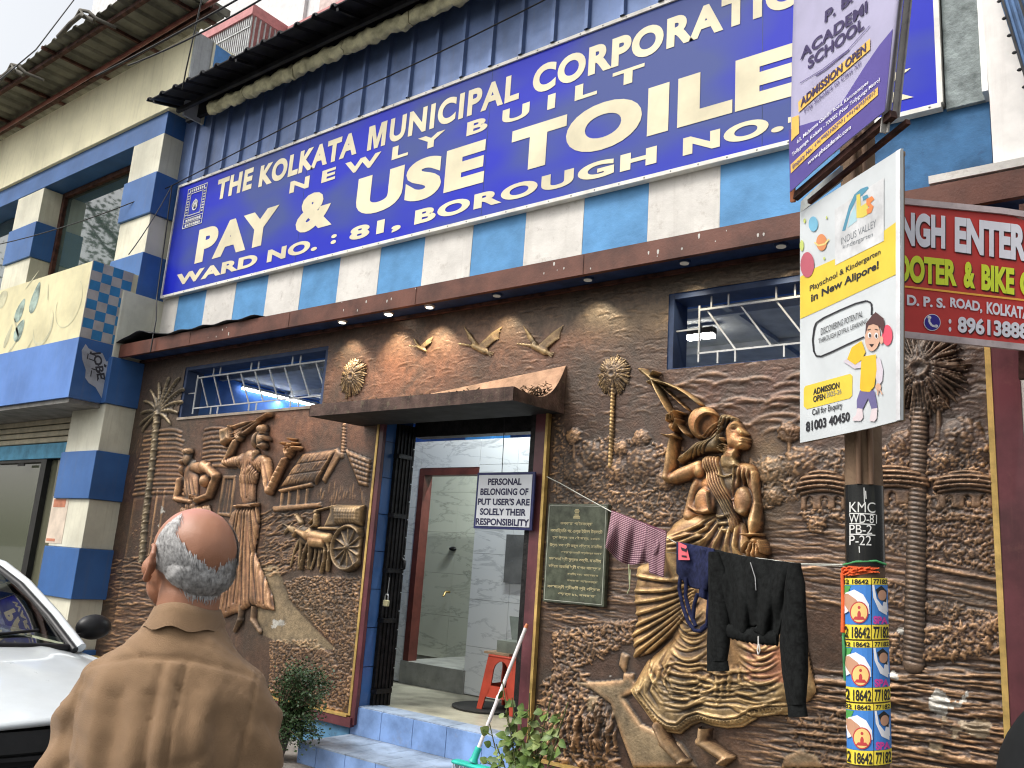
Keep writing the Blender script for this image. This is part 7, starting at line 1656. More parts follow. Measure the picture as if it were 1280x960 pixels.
for k, (tx, ty) in enumerate(tops):
    T_ = Vector(aY(tx, ty, -.45-.25*r2.random())); B_ = Vector(base_p)+Vector((r2.uniform(-.08,.08), r2.uniform(-.05,.05), 0)); mid = (T_+B_)/2+Vector((r2.uniform(-.05,.05), r2.uniform(-.05,.05), .05))
    mb = MB(); cur = [B_+(mid-B_)*t*2 if t < .5 else mid+(T_-mid)*(t-.5)*2 for t in np.linspace(0, 1, 8)]; mb.tube(cur, .004, 5); mb.build('stem', stm, LP)
    nl = 11
    for i in range(nl):
        mb = MB()
        t = 1-.07*i*r2.uniform(.6, 1.2); j = max(0, min(6, int(t*7))); p_ = cur[j]; a = r2.uniform(0, 6.28); dd = Vector((math.cos(a), -abs(math.sin(a))*.8-.1, r2.uniform(-.5,.7)))
        pe = p_+dd*.03; mb.tube([p_, pe], .002, 4); leaf_mesh(mb, pe, dd, Vector((r2.uniform(-.5,.5), -1, r2.uniform(.2,1.2))), r2.uniform(.04,.075), r2.uniform(.019,.034)); mb.build('leaf', lf1 if r2.random() < .6 else lf2, LP, recalc=False)
# potted shrub with tiny leaves
bp_ = np.array((-5.42, -.62, .1)); PS = empty('potted_shrub', tuple(bp_), 'potted shrub with small dark leaves beside the entrance steps', 'plant')
mb = MB(); rings_ = [[(bp_[0]+r_*math.cos(a), bp_[1]+r_*math.sin(a), z) for a in np.linspace(0, 6.283, 25)[:-1]] for r_, z in ((.09,.101),(.12,.24),(.125,.27),(.138,.272),(.138,.30),(.12,.30),(.115,.25))]; mb.rings(rings_); mb.build('pot', mat('grey_clay_pot', (.14,.11,.09), .8, dirt=.3), PS)
lf3 = leafmat('dark_small_leaf', (.045,.085,.03), (.018,.04,.014)); tips = []
mb = MB()
for k in range(60):
    lvl = r2.random(); tgt = Vector(aY(r2.gauss(378, 19), r2.uniform(830, 905) if lvl > .22 else r2.uniform(905, 932), -.62+r2.uniform(-.14,.14))); b0 = Vector(bp_)+Vector((0,0,.18)); md_ = (b0+tgt)/2+Vector((0,0,.06)); mb.tube([b0, md_, tgt], [.007,.004,.002], 4); tips.append((md_, tgt))
mb.build('branches', mat('brown_stem', (.07,.05,.03), .8), PS); mb = MB()
for k in range(8000):
    a, b__ = r2.choice(tips); t = r2.random()**.6; p_ = a+(b__-a)*t+Vector((r2.gauss(0,.035), r2.gauss(0,.035), r2.gauss(0,.035))); dd = Vector((r2.gauss(0,1), r2.gauss(0,1), r2.gauss(.3,1))).normalized(); n_ = dd.orthogonal(); s_ = dd.cross(n_); l = r2.uniform(.013,.027)
    mb.add([p_, p_+dd*l*.5+s_*l*.3, p_+dd*l, p_+dd*l*.5-s_*l*.3], [(0,1,2,3)], False)
o = mb.build('small_leaves', lf3, PS, recalc=False); o['kind'] = 'stuff'

# ================================================================== CABLES
def cable(pts, r_, lab, m=wire_m):
    mb = MB(); mb.tube(pts, r_, 5); o = mb.build('cable', m, None); tag(o, lab, 'cable')
def sag(a, b__, s_, n=14): a, b__ = np.array(a), np.array(b__); return [a+(b__-a)*t+np.array((0,0,-s_*4*t*(1-t))) for t in np.linspace(0, 1, n)]
cable(sag(aY(-60, 316, -1.1), aY(215, 232, -.02), .12)+sag(aY(215, 232, -.02), aY(440, 116, -.02), .0, 4)+sag(aY(440, 116, -.02), aY(700, -10, -.05), .02, 6), .007, 'thin black cable crossing the left shop window and the blue sheet cladding')
cable(sag(aY(161, 318, -.9), aY(215, 232, -.05), .05, 8), .006, 'short drooping cable from the checked sign box to the signboard corner')
cable(sag(aY(-20, 215, -1.3), aY(258, -12, -1.3), .25), .006, 'single thin cable crossing the sky above the sheet roof') if False else cable([aD(-10, 108, 9), aD(45, 62, 10), aD(100, -10, 11)], .008, 'single thin cable crossing the pale sky at top left')
cable(sag(aY(120, 95, -1.2), aY(330, -20, -1.2), .02), .010, 'upper black cable above the grey gable wall'); cable(sag(aY(160, 82, -1.25), aY(345, -12, -1.25), .05), .009, 'lower black cable above the grey gable wall')
cable([aY(253, -5, -.75), aY(243, 40, -.75), aY(232, 90, -.75), aY(228, 112, -.70)], .008, 'black cable dropping down the grey side wall')
cable([aY(215, 232, -.05), aY(206, 300, -.05), aY(196, 372, -.05), aY(195, 400, -.32), aY(188, 440, -.34)], .008, 'cable running down beside the left end of the signboard')
# ================================================================== TREE ACROSS THE STREET, seen only as a reflection in the shop glass
TR = empty('street_tree', (-26, -7.5, 0), 'leafy tree across the street mirrored in the upper shop window', 'tree')
mb = MB(); mb.tube([(-26,-7.5,0),(-26.1,-7.4,4),(-25.8,-7.6,8),(-26.2,-7.3,11)], [.35,.28,.2,.08], 12)
r5 = random.Random(5); cl = []
for k in range(26):
    z0 = r5.uniform(5, 11); a = r5.uniform(0, 6.28); l = r5.uniform(1.2, 3.4); e = (-26+l*math.cos(a), -7.5+l*math.sin(a), z0+l*.55); mb.tube([(-26,-7.5,z0), (-26+l*.5*math.cos(a), -7.5+l*.5*math.sin(a), z0+l*.2), e], [.09,.05,.02], 6); cl.append(e)
mb.build('trunk', mat('bark', (.07,.055,.04), .9, var=.3), TR); mb = MB()
for k in range(9000):
    c = r5.choice(cl); g = [c[i]+r5.gauss(0, .55) for i in range(3)]; d = Vector((r5.gauss(0,1), r5.gauss(0,1), r5.gauss(0,1))).normalized(); n_ = d.orthogonal().normalized(); g = Vector(g); l = r5.uniform(.10,.2)
    mb.add([g, g+d*l*.5+n_*l*.3, g+d*l, g+d*l*.5-n_*l*.3], [(0,1,2,3)], False)
o = mb.build('crown', mat('tree_leaves', (.06,.10,.03), .6, var=.3), TR, recalc=False); o['kind'] = 'stuff'
# ================================================================== MAN SEEN FROM BEHIND
def remesh(parts, voxel, smooth_it=6, fac=.5):
    """parts: MB -> one continuous skin; returns vertex array and faces"""
    me = bpy.data.meshes.new('tmp'); me.from_pydata(parts.v, [], parts.f); bm = bmesh.new(); bm.from_mesh(me); bmesh.ops.recalc_face_normals(bm, faces=bm.faces); bm.to_mesh(me); bm.free()
    o = bpy.data.objects.new('tmp', me); COL.objects.link(o)
    md = o.modifiers.new('r', 'REMESH'); md.mode = 'VOXEL'; md.voxel_size = voxel; md.use_smooth_shade = True
    if smooth_it: m2 = o.modifiers.new('s', 'SMOOTH'); m2.factor = fac; m2.iterations = smooth_it
    dg = bpy.context.evaluated_depsgraph_get(); m3 = bpy.data.meshes.new_from_object(o.evaluated_get(dg)); bpy.data.objects.remove(o); bpy.data.meshes.remove(me); return m3
def mesh_np(me):
    v = np.zeros(len(me.vertices)*3, np.float32); me.vertices.foreach_get('co', v); n = np.zeros(len(me.vertices)*3, np.float32); me.vertices.foreach_get('normal', n); return v.reshape(-1, 3).astype(float), n.reshape(-1, 3).astype(float)
def attach(me, name, m, parent, M4, label=None):
    me.transform(M4); 
    off = wloc(parent); me.transform(Matrix.Translation(-off)); me.materials.clear(); me.materials.append(m)
    me.polygons.foreach_set('use_smooth', np.ones(len(me.polygons), bool)); me.name = name
    o = bpy.data.objects.new(name, me); COL.objects.link(o); o.parent = parent
    if label: o['label'] = label
    return o
pc = aD(235, 760, 1.72); MAN_LOC = Vector((pc[0], pc[1], 0))
az = math.atan2(ray(222, 760)[0], ray(222, 760)[1])        # direction away from the camera
heading = az+R(17)                                           # turned a little to his left
MM = Matrix.Translation(MAN_LOC) @ Matrix.Rotation(-heading, 4, 'Z')
PM = empty('person', tuple(MAN_LOC), 'balding man with grey hair in a brown long sleeved shirt seen from behind', 'person')
def pring(mb, secs, n=28):
    rs_ = []
    for (cx, cy, cz, rx, ry, *e) in secs:
        p_ = e[0] if e else 2.3; ring = []
        for k in range(n):
            a = 2*math.pi*k/n; c, s_ = math.cos(a), math.sin(a); ring.append((cx+rx*math.copysign(abs(c)**(2/p_), c), cy+ry*math.copysign(abs(s_)**(2/p_), s_), cz))
        rs_.append(ring)
    mb.rings(rs_)
# local frame: x to his right, y forward, z up
S = MB()
pring(S, [(0,.0,.72,.185,.135,2.6),(0,.0,.90,.185,.135,2.6),(0,-.005,1.02,.190,.132,2.6),(0,-.012,1.14,.196,.130,2.5),(0,-.018,1.23,.198,.122,2.4),(0,-.020,1.29,.190,.108,2.3),(0,-.018,1.335,.162,.092,2.2),(0,-.012,1.375,.120,.082,2.1),(0,-.004,1.41,.084,.076,2.0),(0,.004,1.445,.066,.070,2.0)])
def arm(mb, s_):
    sh = [(.11*s_,-.014,1.318),(.155*s_,-.014,1.292),(.186*s_,-.014,1.235),(.208*s_,-.015,1.12),(.226*s_,-.012,1.00),(.240*s_,.02,.90),(.244*s_,.06,.80),(.240*s_,.085,.72)]
    mb.tube(sh, [.050,.056,.060,.060,.055,.050,.043,.040], 20)
arm(S, 1); arm(S, -1)
S.v = [(q[0]*.855, q[1], q[2]*1.026+(.004 if q[2] > 1 else 0)) for q in S.v]
me = remesh(S, .0075, 14, .5); v, n_ = mesh_np(me)
x, y, z = v[:, 0], v[:, 1], v[:, 2]; back = np.clip(-n_[:, 1], 0, 1); torso = np.clip((.15-np.abs(x))/.03, 0, 1)
def gro(d, w_): return np.exp(-(d/w_)**2)
disp = np.zeros(len(v))
zy = 1.392-.55*np.clip(np.abs(x)-.04, 0, 1)**1.35            # yoke seam
below = np.clip((zy-z)/.01, 0, 1)
disp -= .006*gro(z-zy, .0045)*back*np.clip((.17-np.abs(x))/.01, 0, 1); disp += .0018*below*np.exp(-(zy-z)/.05)*back
# box pleat and long folds
disp += back*torso*below*(.007*gro(x-.020, .016)-.009*gro(x-.001, .005)-.007*gro(x-.040, .004))*np.clip((z-.9)/.2, 0, 1)*.75
fold = .0050*np.sign(np.sin(x*55+2.2*np.sin(z*6)+.6))*np.abs(np.sin(x*55+2.2*np.sin(z*6)+.6))**1.6*np.clip((1.39-z)/.06, 0, 1)+.009*np.sin(x*33-z*10)*np.sin(z*21+x*9)*np.clip((1.38-z)/.05, 0, 1)+.0035*np.sin(x*97+z*7+2)*np.clip((1.37-z)/.05, 0, 1)
disp += fold*back*torso
for s_ in (-1, 1):                                                # diagonal pulls from the armholes, armhole seam
    disp += .006*np.sin((s_*x*26+z*40))*gro(s_*x-.12, .045)*np.clip((1.32-z)/.06, 0, 1)*np.clip((z-1.08)/.08, 0, 1)*back
    ah = .146+.018*np.sin((z-1.15)*9); disp -= .0045*gro(s_*x-ah, .0035)*np.clip((z-1.10)/.04, 0, 1)*np.clip((1.37-z)/.03, 0, 1)
    ar = np.clip((s_*x-.155)/.02, 0, 1); disp += ar*(.0035*np.sin(z*58+y*45+s_*1.3)+.003*np.sin(z*31-y*60)+.002*np.sin(x*90+z*20))*np.clip((1.33-z)/.05, 0, 1)*1.6
# crumple noise
disp += .003*(smooth_noise(x*1.0+y, z, 13, 61, 3)-.5)*2+ .0022*(smooth_noise(x+y, z, 34, 62, 3)-.5)*2
for f_, sd_, a_, w_ in ((7, 81, .0022, .03), (13, 82, .0018, .03), (24, 83, .0012, .04)):
    rn = smooth_noise(x+.6*y+.15*np.sin(z*9), z*.55, f_, sd_, 2); disp -= a_*np.exp(-((rn-.5)/w_)**2)*np.clip((1.47-z)/.05, 0, 1)
v2 = v+n_*disp[:, None]; me.vertices.foreach_set('co', v2.astype(np.float32).ravel())
m_shirt = mat('brown_cotton', (.235, .145, .078), .85, var=.10, scale=7, bump=.35, bscale=420, sheen=.12, streak=.12, dirtcol=(.17,.09,.04))
attach(me, 'shirt', m_shirt, PM, MM)
# yoke and sleeve seams as stitched ridges; collar band
CO = MB(); n = 48
for (r0, r1, z0_, z1_, th) in ((.070, .074, 1.405, 1.462, .0),):
    rs_ = []
    for t in (0, .35, .7, 1.0): rs_.append([((.064+.014*(1-t))*math.cos(a)*1.0, -.001+(.069+.012*(1-t))*math.sin(a), 1.452+.026*t+.010*math.sin(a)*-1*t+.004*math.sin(3*a)) for a in np.linspace(0, 6.2832, n+1)[:-1]])
    for t in (1.0, .6, .2, -.25): rs_.append([((.069+.013*(1-t))*math.cos(a), -.001+(.074+.015*(1-t))*math.sin(a), 1.452+.027*t+.010*math.sin(a)*-1*t+.004*math.sin(3*a)+.003*math.sin(7*a)*(1-t)) for a in np.linspace(0, 6.2832, n+1)[:-1]])
    CO.rings(rs_, cap=False)
me = bpy.data.meshes.new('collar'); me.from_pydata(CO.v, [], CO.f); me.transform(Matrix.Scale(.90, 4, (1,0,0))); attach(me, 'collar', m_shirt, PM, MM)
# trousers, shoes
T_ = MB(); pring(T_, [(0,0,.62,.155,.12,2.5),(0,0,.76,.175,.128,2.5),(0,0,.90,.170,.125,2.4)])
for s_ in (-1, 1): T_.tube([(.085*s_,0,.78),(.095*s_,.005,.5),(.10*s_,.0,.28),(.105*s_,-.01,.09)], [.092,.078,.066,.058], 20)
me = remesh(T_, .012, 5); attach(me, 'trousers', mat('grey_trousers', (.05,.05,.055), .9, var=.2), PM, MM)
for s_ in (-1, 1):
    F_ = MB(); F_.ell((.108*s_,.045,.05), (.045,.125,.05), 14, 10); F_.tube([(.105*s_,-.02,.05),(.105*s_,-.02,.12)], .042, 12); me = remesh(F_, .008, 3); attach(me, 'shoe', mat('brown_shoe', (.05,.03,.02), .5), PM, MM)
# head and neck: skull, jaw, cheek, nose, ears, one skin; plus hands
hy = R(47); HC = Vector((-.016, .016, 1.570)); HR = Matrix.Translation(HC) @ Matrix.Rotation(hy, 4, 'Z') @ Matrix.Rotation(R(10), 4, 'X')
def hp(x_, y_, z_): return tuple(HR @ Vector((x_, y_, z_)))
def hell(mb, c, r_, rot=None, n=18, m=12):
    M3 = HR.to_3x3() @ (rot if rot is not None else Matrix.Identity(3)); rs_ = []
    for i in range(m+1):
        t = min(max(math.pi*i/m, .03), math.pi-.03); rs_.append([tuple(Vector(hp(*c))+M3 @ Vector((r_[0]*math.sin(t)*math.cos(2*math.pi*k/n), r_[1]*math.sin(t)*math.sin(2*math.pi*k/n), -r_[2]*math.cos(t)))) for k in range(n)])
    mb.rings(rs_)
H = MB()
hell(H, (0,-.012,.024), (.0765,.096,.086), None, 48, 32); hell(H, (0,-.040,.004), (.070,.066,.070), None, 48, 32); hell(H, (0,.030,-.010), (.064,.068,.080)); hell(H, (0,.045,-.060), (.050,.048,.048)); hell(H, (0,.072,-.088), (.026,.022,.020))
hell(H, (0,.088,-.020), (.010,.018,.014)); H.tube([hp(0,.086,.008), hp(0,.104,-.020), hp(0,.100,-.030)], [.006,.009,.008], 10)
hell(H, (0,.082,-.058), (.024,.014,.012)); hell(H, (.030,.078,.014), (.020,.012,.007)); hell(H, (-.030,.078,.014), (.020,.012,.007)); hell(H, (.045,.052,-.028), (.022,.028,.026)); hell(H, (-.045,.052,-.028), (.022,.028,.026))
H.tube([(0,-.008,1.385),(0,-.006,1.44),(0,.0,1.50),(0,.012,1.545)], [.062,.060,.060,.058], 22)
me = remesh(H, .0036, 10, .5); v, n_ = mesh_np(me); v += n_*(.0008*(smooth_noise(v[:, 0]+v[:, 1], v[:, 2], 40, 71, 3)-.5)[:, None]*2)
me.vertices.foreach_set('co', v.astype(np.float32).ravel())
m_skin = bpy.data.materials.new('weathered_skin'); m_skin.use_nodes = True; nt = m_skin.node_tree; b = nt.nodes['Principled BSDF']; L = nt.links.new
tc = N(nt, 'ShaderNodeTexCoord'); nz = N(nt, 'ShaderNodeTexNoise', Scale=9.0, Detail=5.0); L(tc.outputs['Object'], nz.inputs[0]); x1_ = N(nt, 'ShaderNodeMixRGB'); x1_.inputs[1].default_value = (.36, .165, .095, 1); x1_.inputs[2].default_value = (.27, .115, .06, 1); L(nz.outputs[0], x1_.inputs[0])
at = N(nt, 'ShaderNodeAttribute'); at.attribute_name = 'tone'; x2_ = N(nt, 'ShaderNodeMixRGB'); x2_.inputs[2].default_value = (.44, .20, .16, 1); L(x1_.outputs[0], x2_.inputs[1]); L(at.outputs['Fac'], x2_.inputs[0]); L(x2_.outputs[0], b.inputs['Base Color'])
b.inputs['Roughness'].default_value = .5; b.inputs['Subsurface Weight'].default_value = .06; b.inputs['Subsurface Radius'].default_value = (.02, .008, .004)
n3 = N(nt, 'ShaderNodeTexNoise', Scale=330.0, Detail=5.0); L(tc.outputs['Object'], n3.inputs[0]); bp = N(nt, 'ShaderNodeBump', Strength=.22, Distance=.002); L(n3.outputs[0], bp.inputs['Height']); L(bp.outputs[0], b.inputs['Normal'])
HI = HR.inverted(); lv = np.array([tuple(HI @ Vector(p_)) for p_ in v]); ta = me.color_attributes.new('tone', 'FLOAT_COLOR', 'POINT')
tone = np.clip((lv[:, 2]-.055)/.05, 0, 1)*np.clip((lv[:, 1]+.06)/.05, 0, 1); cc = np.ones((len(v), 4), np.float32); cc[:, :3] = tone[:, None]; ta.data.foreach_set('color', cc.ravel())
from mathutils.bvhtree import BVHTree
HEADBVH = BVHTree.FromPolygons([tuple(q) for q in v], [tuple(p_.vertices) for p_ in me.polygons])
attach(me, 'head', m_skin, PM, MM)
# ears
for s_ in (-1, 1):
    E_ = MB(); c0 = (.078*s_, .004, -.012)
    pts = [(.072,.012,-.036),(.080,.004,-.040),(.086,-.008,-.026),(.090,-.018,-.004),(.090,-.018,.014),(.086,-.008,.026),(.079,.006,.026),(.074,.014,.014)]
    E_.tube([hp(p_[0]*s_, p_[1], p_[2]) for p_ in pts], [.0065,.008,.0062,.0055,.0055,.0052,.005,.005], 10)
    hell(E_, (.078*s_,-.002,-.006), (.006,.013,.024)); hell(E_, (.079*s_,.004,-.036), (.0065,.008,.011)); hell(E_, (.075*s_,.013,-.010), (.005,.006,.008))
    me = remesh(E_, .0025, 3, .5); ta = me.color_attributes.new('tone', 'FLOAT_COLOR', 'POINT'); ta.data.foreach_set('color', np.tile(np.array((.1,.1,.1,1), np.float32), len(me.vertices))); attach(me, 'ear', m_skin, PM, MM)
# eyes
for s_ in (-1, 1):
    E_ = MB(); hell(E_, (.030*s_,.0735,.0), (.011,.011,.011), None, 14, 10); me = bpy.data.meshes.new('eye'); me.from_pydata(E_.v, [], E_.f); attach(me, 'eye', mat('eye_white', (.6,.58,.55), .2), PM, MM)
# fringe of grey hair round the bald crown: individual strands
HRM = MB(); r3 = random.Random(4)
def scalp(th, ph):   # th azimuth (0 = front, pi = back), ph elevation; slightly outside the skull
    d = Vector((math.sin(th)*math.cos(ph), math.cos(th)*math.cos(ph), math.sin(ph)))
    c0 = Vector(hp(0,-.02,.0)); dw = (HR.to_3x3() @ d).normalized(); loc, nrm, idx, dist = HEADBVH.ray_cast(c0+dw*.25, -dw, .25)
    if loc is None: return Vector((0,-.02,0))+d*.08, d
    return HI @ loc, (HI.to_3x3() @ nrm).normalized()
cnt = 0
while cnt < 9500:
    th = r3.uniform(-math.pi, math.pi); ab = abs(th); ph = r3.uniform(-.7, 1.15)
    if ab < 1.15: continue
    top = 1.08-1.0*max(0, (ab-1.25)/1.9)**.75+.04*math.sin(th*5); low = -.10-.46*min(1, max(0, (ab-1.35)/1.2))
    if ph > top+r3.gauss(0, .05) or ph < low+r3.gauss(0, .03): continue
    p_, d = scalp(th, ph); cnt += 1
    tang = Vector((math.cos(th)*(-.9 if th > 0 else .9)*-1, 0, 0)); back_ = Vector((0,-1,0)); down = Vector((0,0,-1)); _sn = abs(math.sin(th)); fl = (back_*.95*_sn+down*(1.0-.45*_sn)+Vector((r3.gauss(0,.05), r3.gauss(0,.05), r3.gauss(0,.05)))); fl = (fl-d*fl.dot(d)).normalized()
    l = r3.uniform(.022, .042)*(1 if ph > low+.15 else .6); s2 = d.cross(fl).normalized()*r3.uniform(.0005,.0010); lift = .0022
    q = [p_+d*.0008, p_+fl*l*.4+d*(lift+.001), p_+fl*l*.75+d*(lift+.0005), p_+fl*l-d*l*l*5]
    vs = []
    for i, pt in enumerate(q): w_ = (1, .9, .6, .1)[i]; vs += [hp(*(pt-s2*w_)), hp(*(pt+s2*w_))]
    HRM.add(vs, [(0,1,3,2),(2,3,5,4),(4,5,7,6)], True)
me = bpy.data.meshes.new('hair'); me.from_pydata(HRM.v, [], HRM.f)
m_hair = mat('grey_hair', (.56, .55, .54), .5, var=.5, scale=110, col2=(.22, .215, .21)); o = attach(me, 'hair', m_hair, PM, MM, 'short grey fringe of hair around the bald crown'); o['kind'] = 'stuff'
# close-cropped under layer so scalp reads grey between the strands
U_ = MB(); nn_, mm_ = 80, 22; rows = []
for j in range(mm_+1):
    row = []
    for i in range(nn_+1):
        th = 1.2+(2*math.pi-2.4)*i/nn_; ab = abs((th+math.pi) % (2*math.pi)-math.pi); top = 1.05-1.0*max(0, (ab-1.25)/1.9)**.75; low = -.08-.44*min(1, max(0, (ab-1.35)/1.2)); ph = low+(top-low)*j/mm_; p_, d = scalp(th, ph); e = min(j, mm_-j, i, nn_-i)/3; row.append(hp(*(p_+d*(.0012*min(1, e)-.001))))
    rows.append(row)
U_.add([p_ for r_ in rows for p_ in r_], [(j*(nn_+1)+i, j*(nn_+1)+i+1, (j+1)*(nn_+1)+i+1, (j+1)*(nn_+1)+i) for j in range(mm_) for i in range(nn_)], True)
me = bpy.data.meshes.new('cropped_hair'); me.from_pydata(U_.v, [], U_.f); attach(me, 'cropped_hair', mat('cropped_grey_hair', (.24,.22,.21), .8, var=.4, scale=120), PM, MM)
# hands, five fingers each
for s_ in (-1, 1):
    Hd = MB(); w0 = Vector((.247*s_,.088,.735)); Hd.tube([w0+Vector((0,-.01,.03)), w0, w0+Vector((0,.012,-.035)), w0+Vector((0,.016,-.085))], [.026,.024,.032,.030], 14)
    for k, (dy, l, rr_) in enumerate(((-.026,.058,.0085),(-.009,.072,.009),(.009,.078,.009),(.026,.070,.0088))):
        b0 = w0+Vector((0, .016+dy, -.088)); Hd.tube([b0, b0+Vector((-.006*s_,.004,-l*.45)), b0+Vector((-.018*s_,.008,-l*.8)), b0+Vector((-.03*s_,.010,-l))], [rr_, rr_*.95, rr_*.85, rr_*.7], 8)
    b0 = w0+Vector((-.006*s_,.04,-.03)); Hd.tube([b0, b0+Vector((-.012*s_,.022,-.03)), b0+Vector((-.016*s_,.024,-.06))], [.012,.0105,.009], 8)
    me = remesh(Hd, .0045, 2); ta = me.color_attributes.new('tone', 'FLOAT_COLOR', 'POINT'); ta.data.foreach_set('color', np.tile(np.array((0,0,0,1), np.float32), len(me.vertices))); attach(me, 'hand', m_skin, PM, MM)

# ================================================================== WHITE CAR, FACING THE CAMERA AT THE LEFT
CC = Vector((-5.6, -2.98, 0)); CAR = empty('parked_car', tuple(CC), 'white hatchback parked beside the pavement at the left with black mirror', 'car')
m_cw = mat('white_car_paint', (.60, .64, .66), .3, var=.03, coat=.6, spec=.4, dirt=.08, dirtcol=(.4,.4,.38)); m_cb = mat('black_car_plastic', (.015,.015,.016), .4, var=.2); m_ws = clear_glass('windscreen_glass', (.55, .62, .55), .06)
def carP(x, y, z): return (x, CC.y+y, z)
# hood: x from windscreen base -5.22 to nose -3.86
mb = MB(); nu, nv_ = 30, 26; vs = []
for j in range(nv_+1):
    t = j/nv_
    for i in range(nu+1):
        u = -1+2*i/nu; xb = -5.24-.10*u*u; xf = -3.90-.30*abs(u)**2.6; X_ = xb+(xf-xb)*t; hw = .80-.10*t*t; z = .985-.045*t-.115*t**2.2-.05*u*u-.05*abs(u)**6 + .012*math.exp(-((abs(u)-.62)/.08)**2)*(1-t*.5); vs.append(carP(X_, u*hw, z))
W_ = nu+1; mb.add(vs, [(j*W_+i, j*W_+i+1, (j+1)*W_+i+1, (j+1)*W_+i) for j in range(nv_) for i in range(nu)], True); o = mb.build('bonnet', m_cw, CAR, recalc=False); md = o.modifiers.new('s', 'SOLIDIFY'); md.thickness = .02; md.offset = 1
# nose, grille and bumper following the plan curve
def nose_ring(z, dx=0.0, hw=.80, n=30): return [carP(-3.90-.30*abs(u)**2.6+dx, u*hw*.88, z-.0) for u in np.linspace(-1, 1, n+1)]
def band(z0_, z1_, dx0, dx1, m, nm, hw=.80):
    mb = MB(); a = nose_ring(z0_, dx0, hw); b__ = nose_ring(z1_, dx1, hw); n = len(a); c0, c1 = [(p_[0]-.06, p_[1], p_[2]) for p_ in a], [(p_[0]-.06, p_[1], p_[2]) for p_ in b__]
    mb.add(a+b__+c0+c1, [(i, i+1, n+i+1, n+i) for i in range(n-1)]+[(2*n+i, i, i+1, 2*n+i+1)[::1] for i in range(n-1)]+[(n+i, 3*n+i, 3*n+i+1, n+i+1) for i in range(n-1)], False); return mb.build(nm, m, CAR)
band(.70, .785, -.01, -.03, m_cb, 'grille_surround'); 
for k in range(5): band(.70-.045*(k+1)+.014, .70-.045*(k+1)+.030, .0, .0, mat('grille_gloss', (.03,.03,.032), .2), 'grille_bar', .60)
band(.44, .695, -.05, -.05, m_cb, 'grille_back'); band(.22, .435, .05, .03, m_cw, 'bumper'); band(.12, .218, .02, .04, m_cb, 'lower_bumper')
for s_ in (-1, 1):
    mb = MB(); mb.ell(carP(-4.12, s_*.62, .66), (.16,.13,.065), 16, 10); mb.build('headlight', mat('headlamp', (.5,.52,.55), .08, metal=.3, coat=1), CAR)
# side bodies, wings, doors
for s_ in (-1, 1):
    mb = MB(); prof = [(-4.15,.70),(-4.25,.80),(-4.6,.86),(-5.3,.92),(-6.2,.95),(-7.2,.98),(-7.62,.95),(-7.70,.60),(-7.62,.30),(-4.3,.25),(-4.1,.35)]
    a = [carP(x_, s_*.70, z_) for x_, z_ in prof]; b__ = [carP(x_, s_*(.845 if .3 < z_ < .9 else .80), z_) for x_, z_ in prof]; n = len(prof); mb.add(a+b__, [tuple(range(n, 2*n))]+[(i, (i+1) % n, n+(i+1) % n, n+i) for i in range(n)]); mb.build('side_panel', m_cw, CAR, bevel=.03)
    for wx in (-4.62, -7.05):
        wh = MB(); wh.tube([carP(wx, s_*.66, .31), carP(wx, s_*.855, .31)], .31, 28); w_ = wh.build('tyre', mat('tyre_rubber', (.02,.02,.02), .85), CAR); MB().tube([carP(wx, s_*.80, .31), carP(wx, s_*.862, .31)], .20, 20).build('rim', mat('alloy', (.5,.5,.52), .3, metal=.8), w_)
    # A pillar, roof rail
    Pp = [carP(-5.30, s_*.735, .955), carP(-5.62, s_*.705, 1.12), carP(-6.0, s_*.665, 1.29), carP(-6.30, s_*.63, 1.385), carP(-6.7, s_*.60, 1.43), carP(-7.3, s_*.57, 1.40), carP(-7.66, s_*.60, 1.15), carP(-7.72, s_*.66, .95)]
    mb = MB(); mb.tube(Pp, [.030,.028,.028,.032,.034,.034,.034,.036], 10); mb.build('roof_pillar', m_cw, CAR)
    mb = MB(); mb.tube([(p_[0]+.015, p_[1]-s_*.045, p_[2]-.012) for p_ in Pp[:4]], .022, 8); mb.build('windscreen_seal', m_cb, CAR)
    mb = MB(); mb.add([carP(-5.55,s_*.76,.955), carP(-7.5,s_*.72,.99), carP(-7.4,s_*.60,1.37), carP(-6.65,s_*.61,1.40), carP(-6.2,s_*.65,1.33)], [(0,1,2,3,4)]); mb.build('side_window', clear_glass('side_window_glass', (.5,.56,.5), .05) if s_ < 0 else clear_glass('side_window_glass_left', (.62,.68,.58), .04), CAR)
# roof, windscreen, cowl, wipers, dashboard, seats
mb = MB(); vs = []; 
for j, (x_, z_, hw) in enumerate(((-6.28,1.405,.61),(-6.45,1.44,.60),(-6.8,1.47,.585),(-7.3,1.455,.57),(-7.62,1.36,.58))):
    for i in range(15): u = -1+2*i/14; vs.append(carP(x_+.04*u*u*-1, u*hw, z_-.035*u*u))
mb.add(vs, [(j*15+i, j*15+i+1, (j+1)*15+i+1, (j+1)*15+i) for j in range(4) for i in range(14)], True); o = mb.build('roof', m_cw, CAR, recalc=False); o.modifiers.new('s', 'SOLIDIFY').thickness = .02
mb = MB(); vs = []
for j in range(9):
    t = j/8
    for i in range(15): u = -1+2*i/14; vs.append(carP(-5.24-.10*u*u+(-6.30+.06*u*u+5.24)*t, u*(.73-.11*t), .965+.44*t+.045*math.sin(math.pi*t)-.02*u*u))
mb.add(vs, [(j*15+i, j*15+i+1, (j+1)*15+i+1, (j+1)*15+i) for j in range(8) for i in range(14)], True); mb.build('windscreen', m_ws, CAR, recalc=False)
mb = MB(); rs_ = [carP(-5.25-.10*u*u, u*.77, .985-.04*u*u) for u in np.linspace(-1, 1, 21)]; mb.tube(rs_, .022, 8); mb.build('cowl', m_cb, CAR)
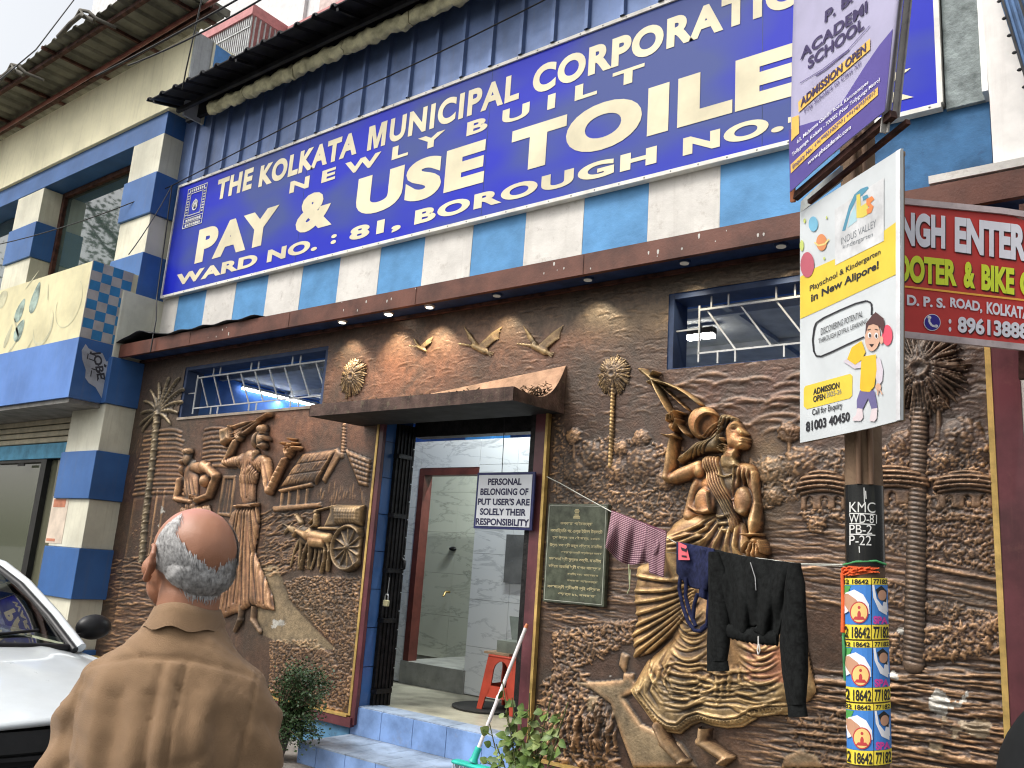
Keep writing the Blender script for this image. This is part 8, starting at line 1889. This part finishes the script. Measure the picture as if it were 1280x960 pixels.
for (a, b__) in (((-5.26,-.05,.99),(-5.42,.52,1.05)), ((-5.24,-.6,.98),(-5.36,-.1,1.05))): mb = MB(); mb.tube([carP(*a), carP((a[0]+b__[0])/2-.02, (a[1]+b__[1])/2, .5*(a[2]+b__[2])+.012), carP(*b__)], .009, 6); mb.build('wiper', m_cb, CAR)
MB().box(carP(-5.95,-.70,.80), carP(-5.36,.70,.965)).build('dashboard', m_cb, CAR, bevel=.03)
for s_ in (-1, 1):
    MB().box(carP(-6.85,s_*.36-.22,.4), carP(-6.68,s_*.36+.22,1.12)).build('seat_back', mat('seat_fabric', (.05,.05,.052), .9), CAR, bevel=.05); MB().box(carP(-6.83,s_*.36-.12,1.13), carP(-6.72,s_*.36+.12,1.30)).build('headrest', mat('seat_fabric', (.05,.05,.052), .9), CAR, bevel=.04)
    mb = MB(); mb.ell(carP(-5.62, s_*.96, 1.045), (.075,.115,.080), 18, 12); mb.bar(carP(-5.60, s_*.80, .97), carP(-5.61, s_*.92, 1.02), .045, .03); mb.build('wing_mirror', m_cb, CAR)
MB().box(carP(-6.16,-.09,1.29), carP(-6.13,.09,1.34)).build('rear_view_mirror', m_cb, CAR, bevel=.01)
mb = MB(); mb.tube([carP(-6.35+.06*math.cos(a)*0, .36+.17*math.cos(a), 1.0+.16*math.sin(a)) for a in np.linspace(0, 6.28, 25)], .014, 8, caps=False); mb.build('steering_wheel', m_cb, CAR)
MB().box(carP(-7.6,-.72,.2), carP(-4.35,.72,.62)).build('floor_pan', m_cb, CAR)
# inner cabin: dangling red ornament
mb = MB(); mb.ell(carP(-6.02, .12, 1.19), (.02,.035,.045), 10, 8); mb.tube([carP(-6.10, .10, 1.31), carP(-6.02, .12, 1.23)], .003, 4); mb.build('red_ornament', mat('red_ornament', (.4,.03,.02), .6), CAR)

# guessed dark shape for an unidentified thing cut by the right edge of the photo
q = aD(1300, 930, 3.1); DB = empty('black_rounded_shape', (q[0], q[1], 0), 'smooth black rounded shape cut off by the right edge below the maroon frame', 'unidentified_object')
mb = MB(); rs_ = []
for i in range(18):
    t = i/17; z = .25+1.0*t; r_ = .17*(1-.75*max(0, (t-.72)/.28)**2.2)*(.85+.15*math.sin(t*3)); r_ = max(r_, .02); rs_.append([(q[0]+.02+r_*math.cos(a)*(1+.03*math.sin(3*a+t*4)), q[1]+r_*math.sin(a), z) for a in np.linspace(0, 6.283, 25)[:-1]])
mb.rings(rs_); mb.build('body', mat('black_cloth', (.005,.006,.007), .9, var=.2), DB)
MB().box((q[0]-.05, q[1]-.08, 0.0), (q[0]+.10, q[1]+.08, .26)).build('base', m_cb, DB)
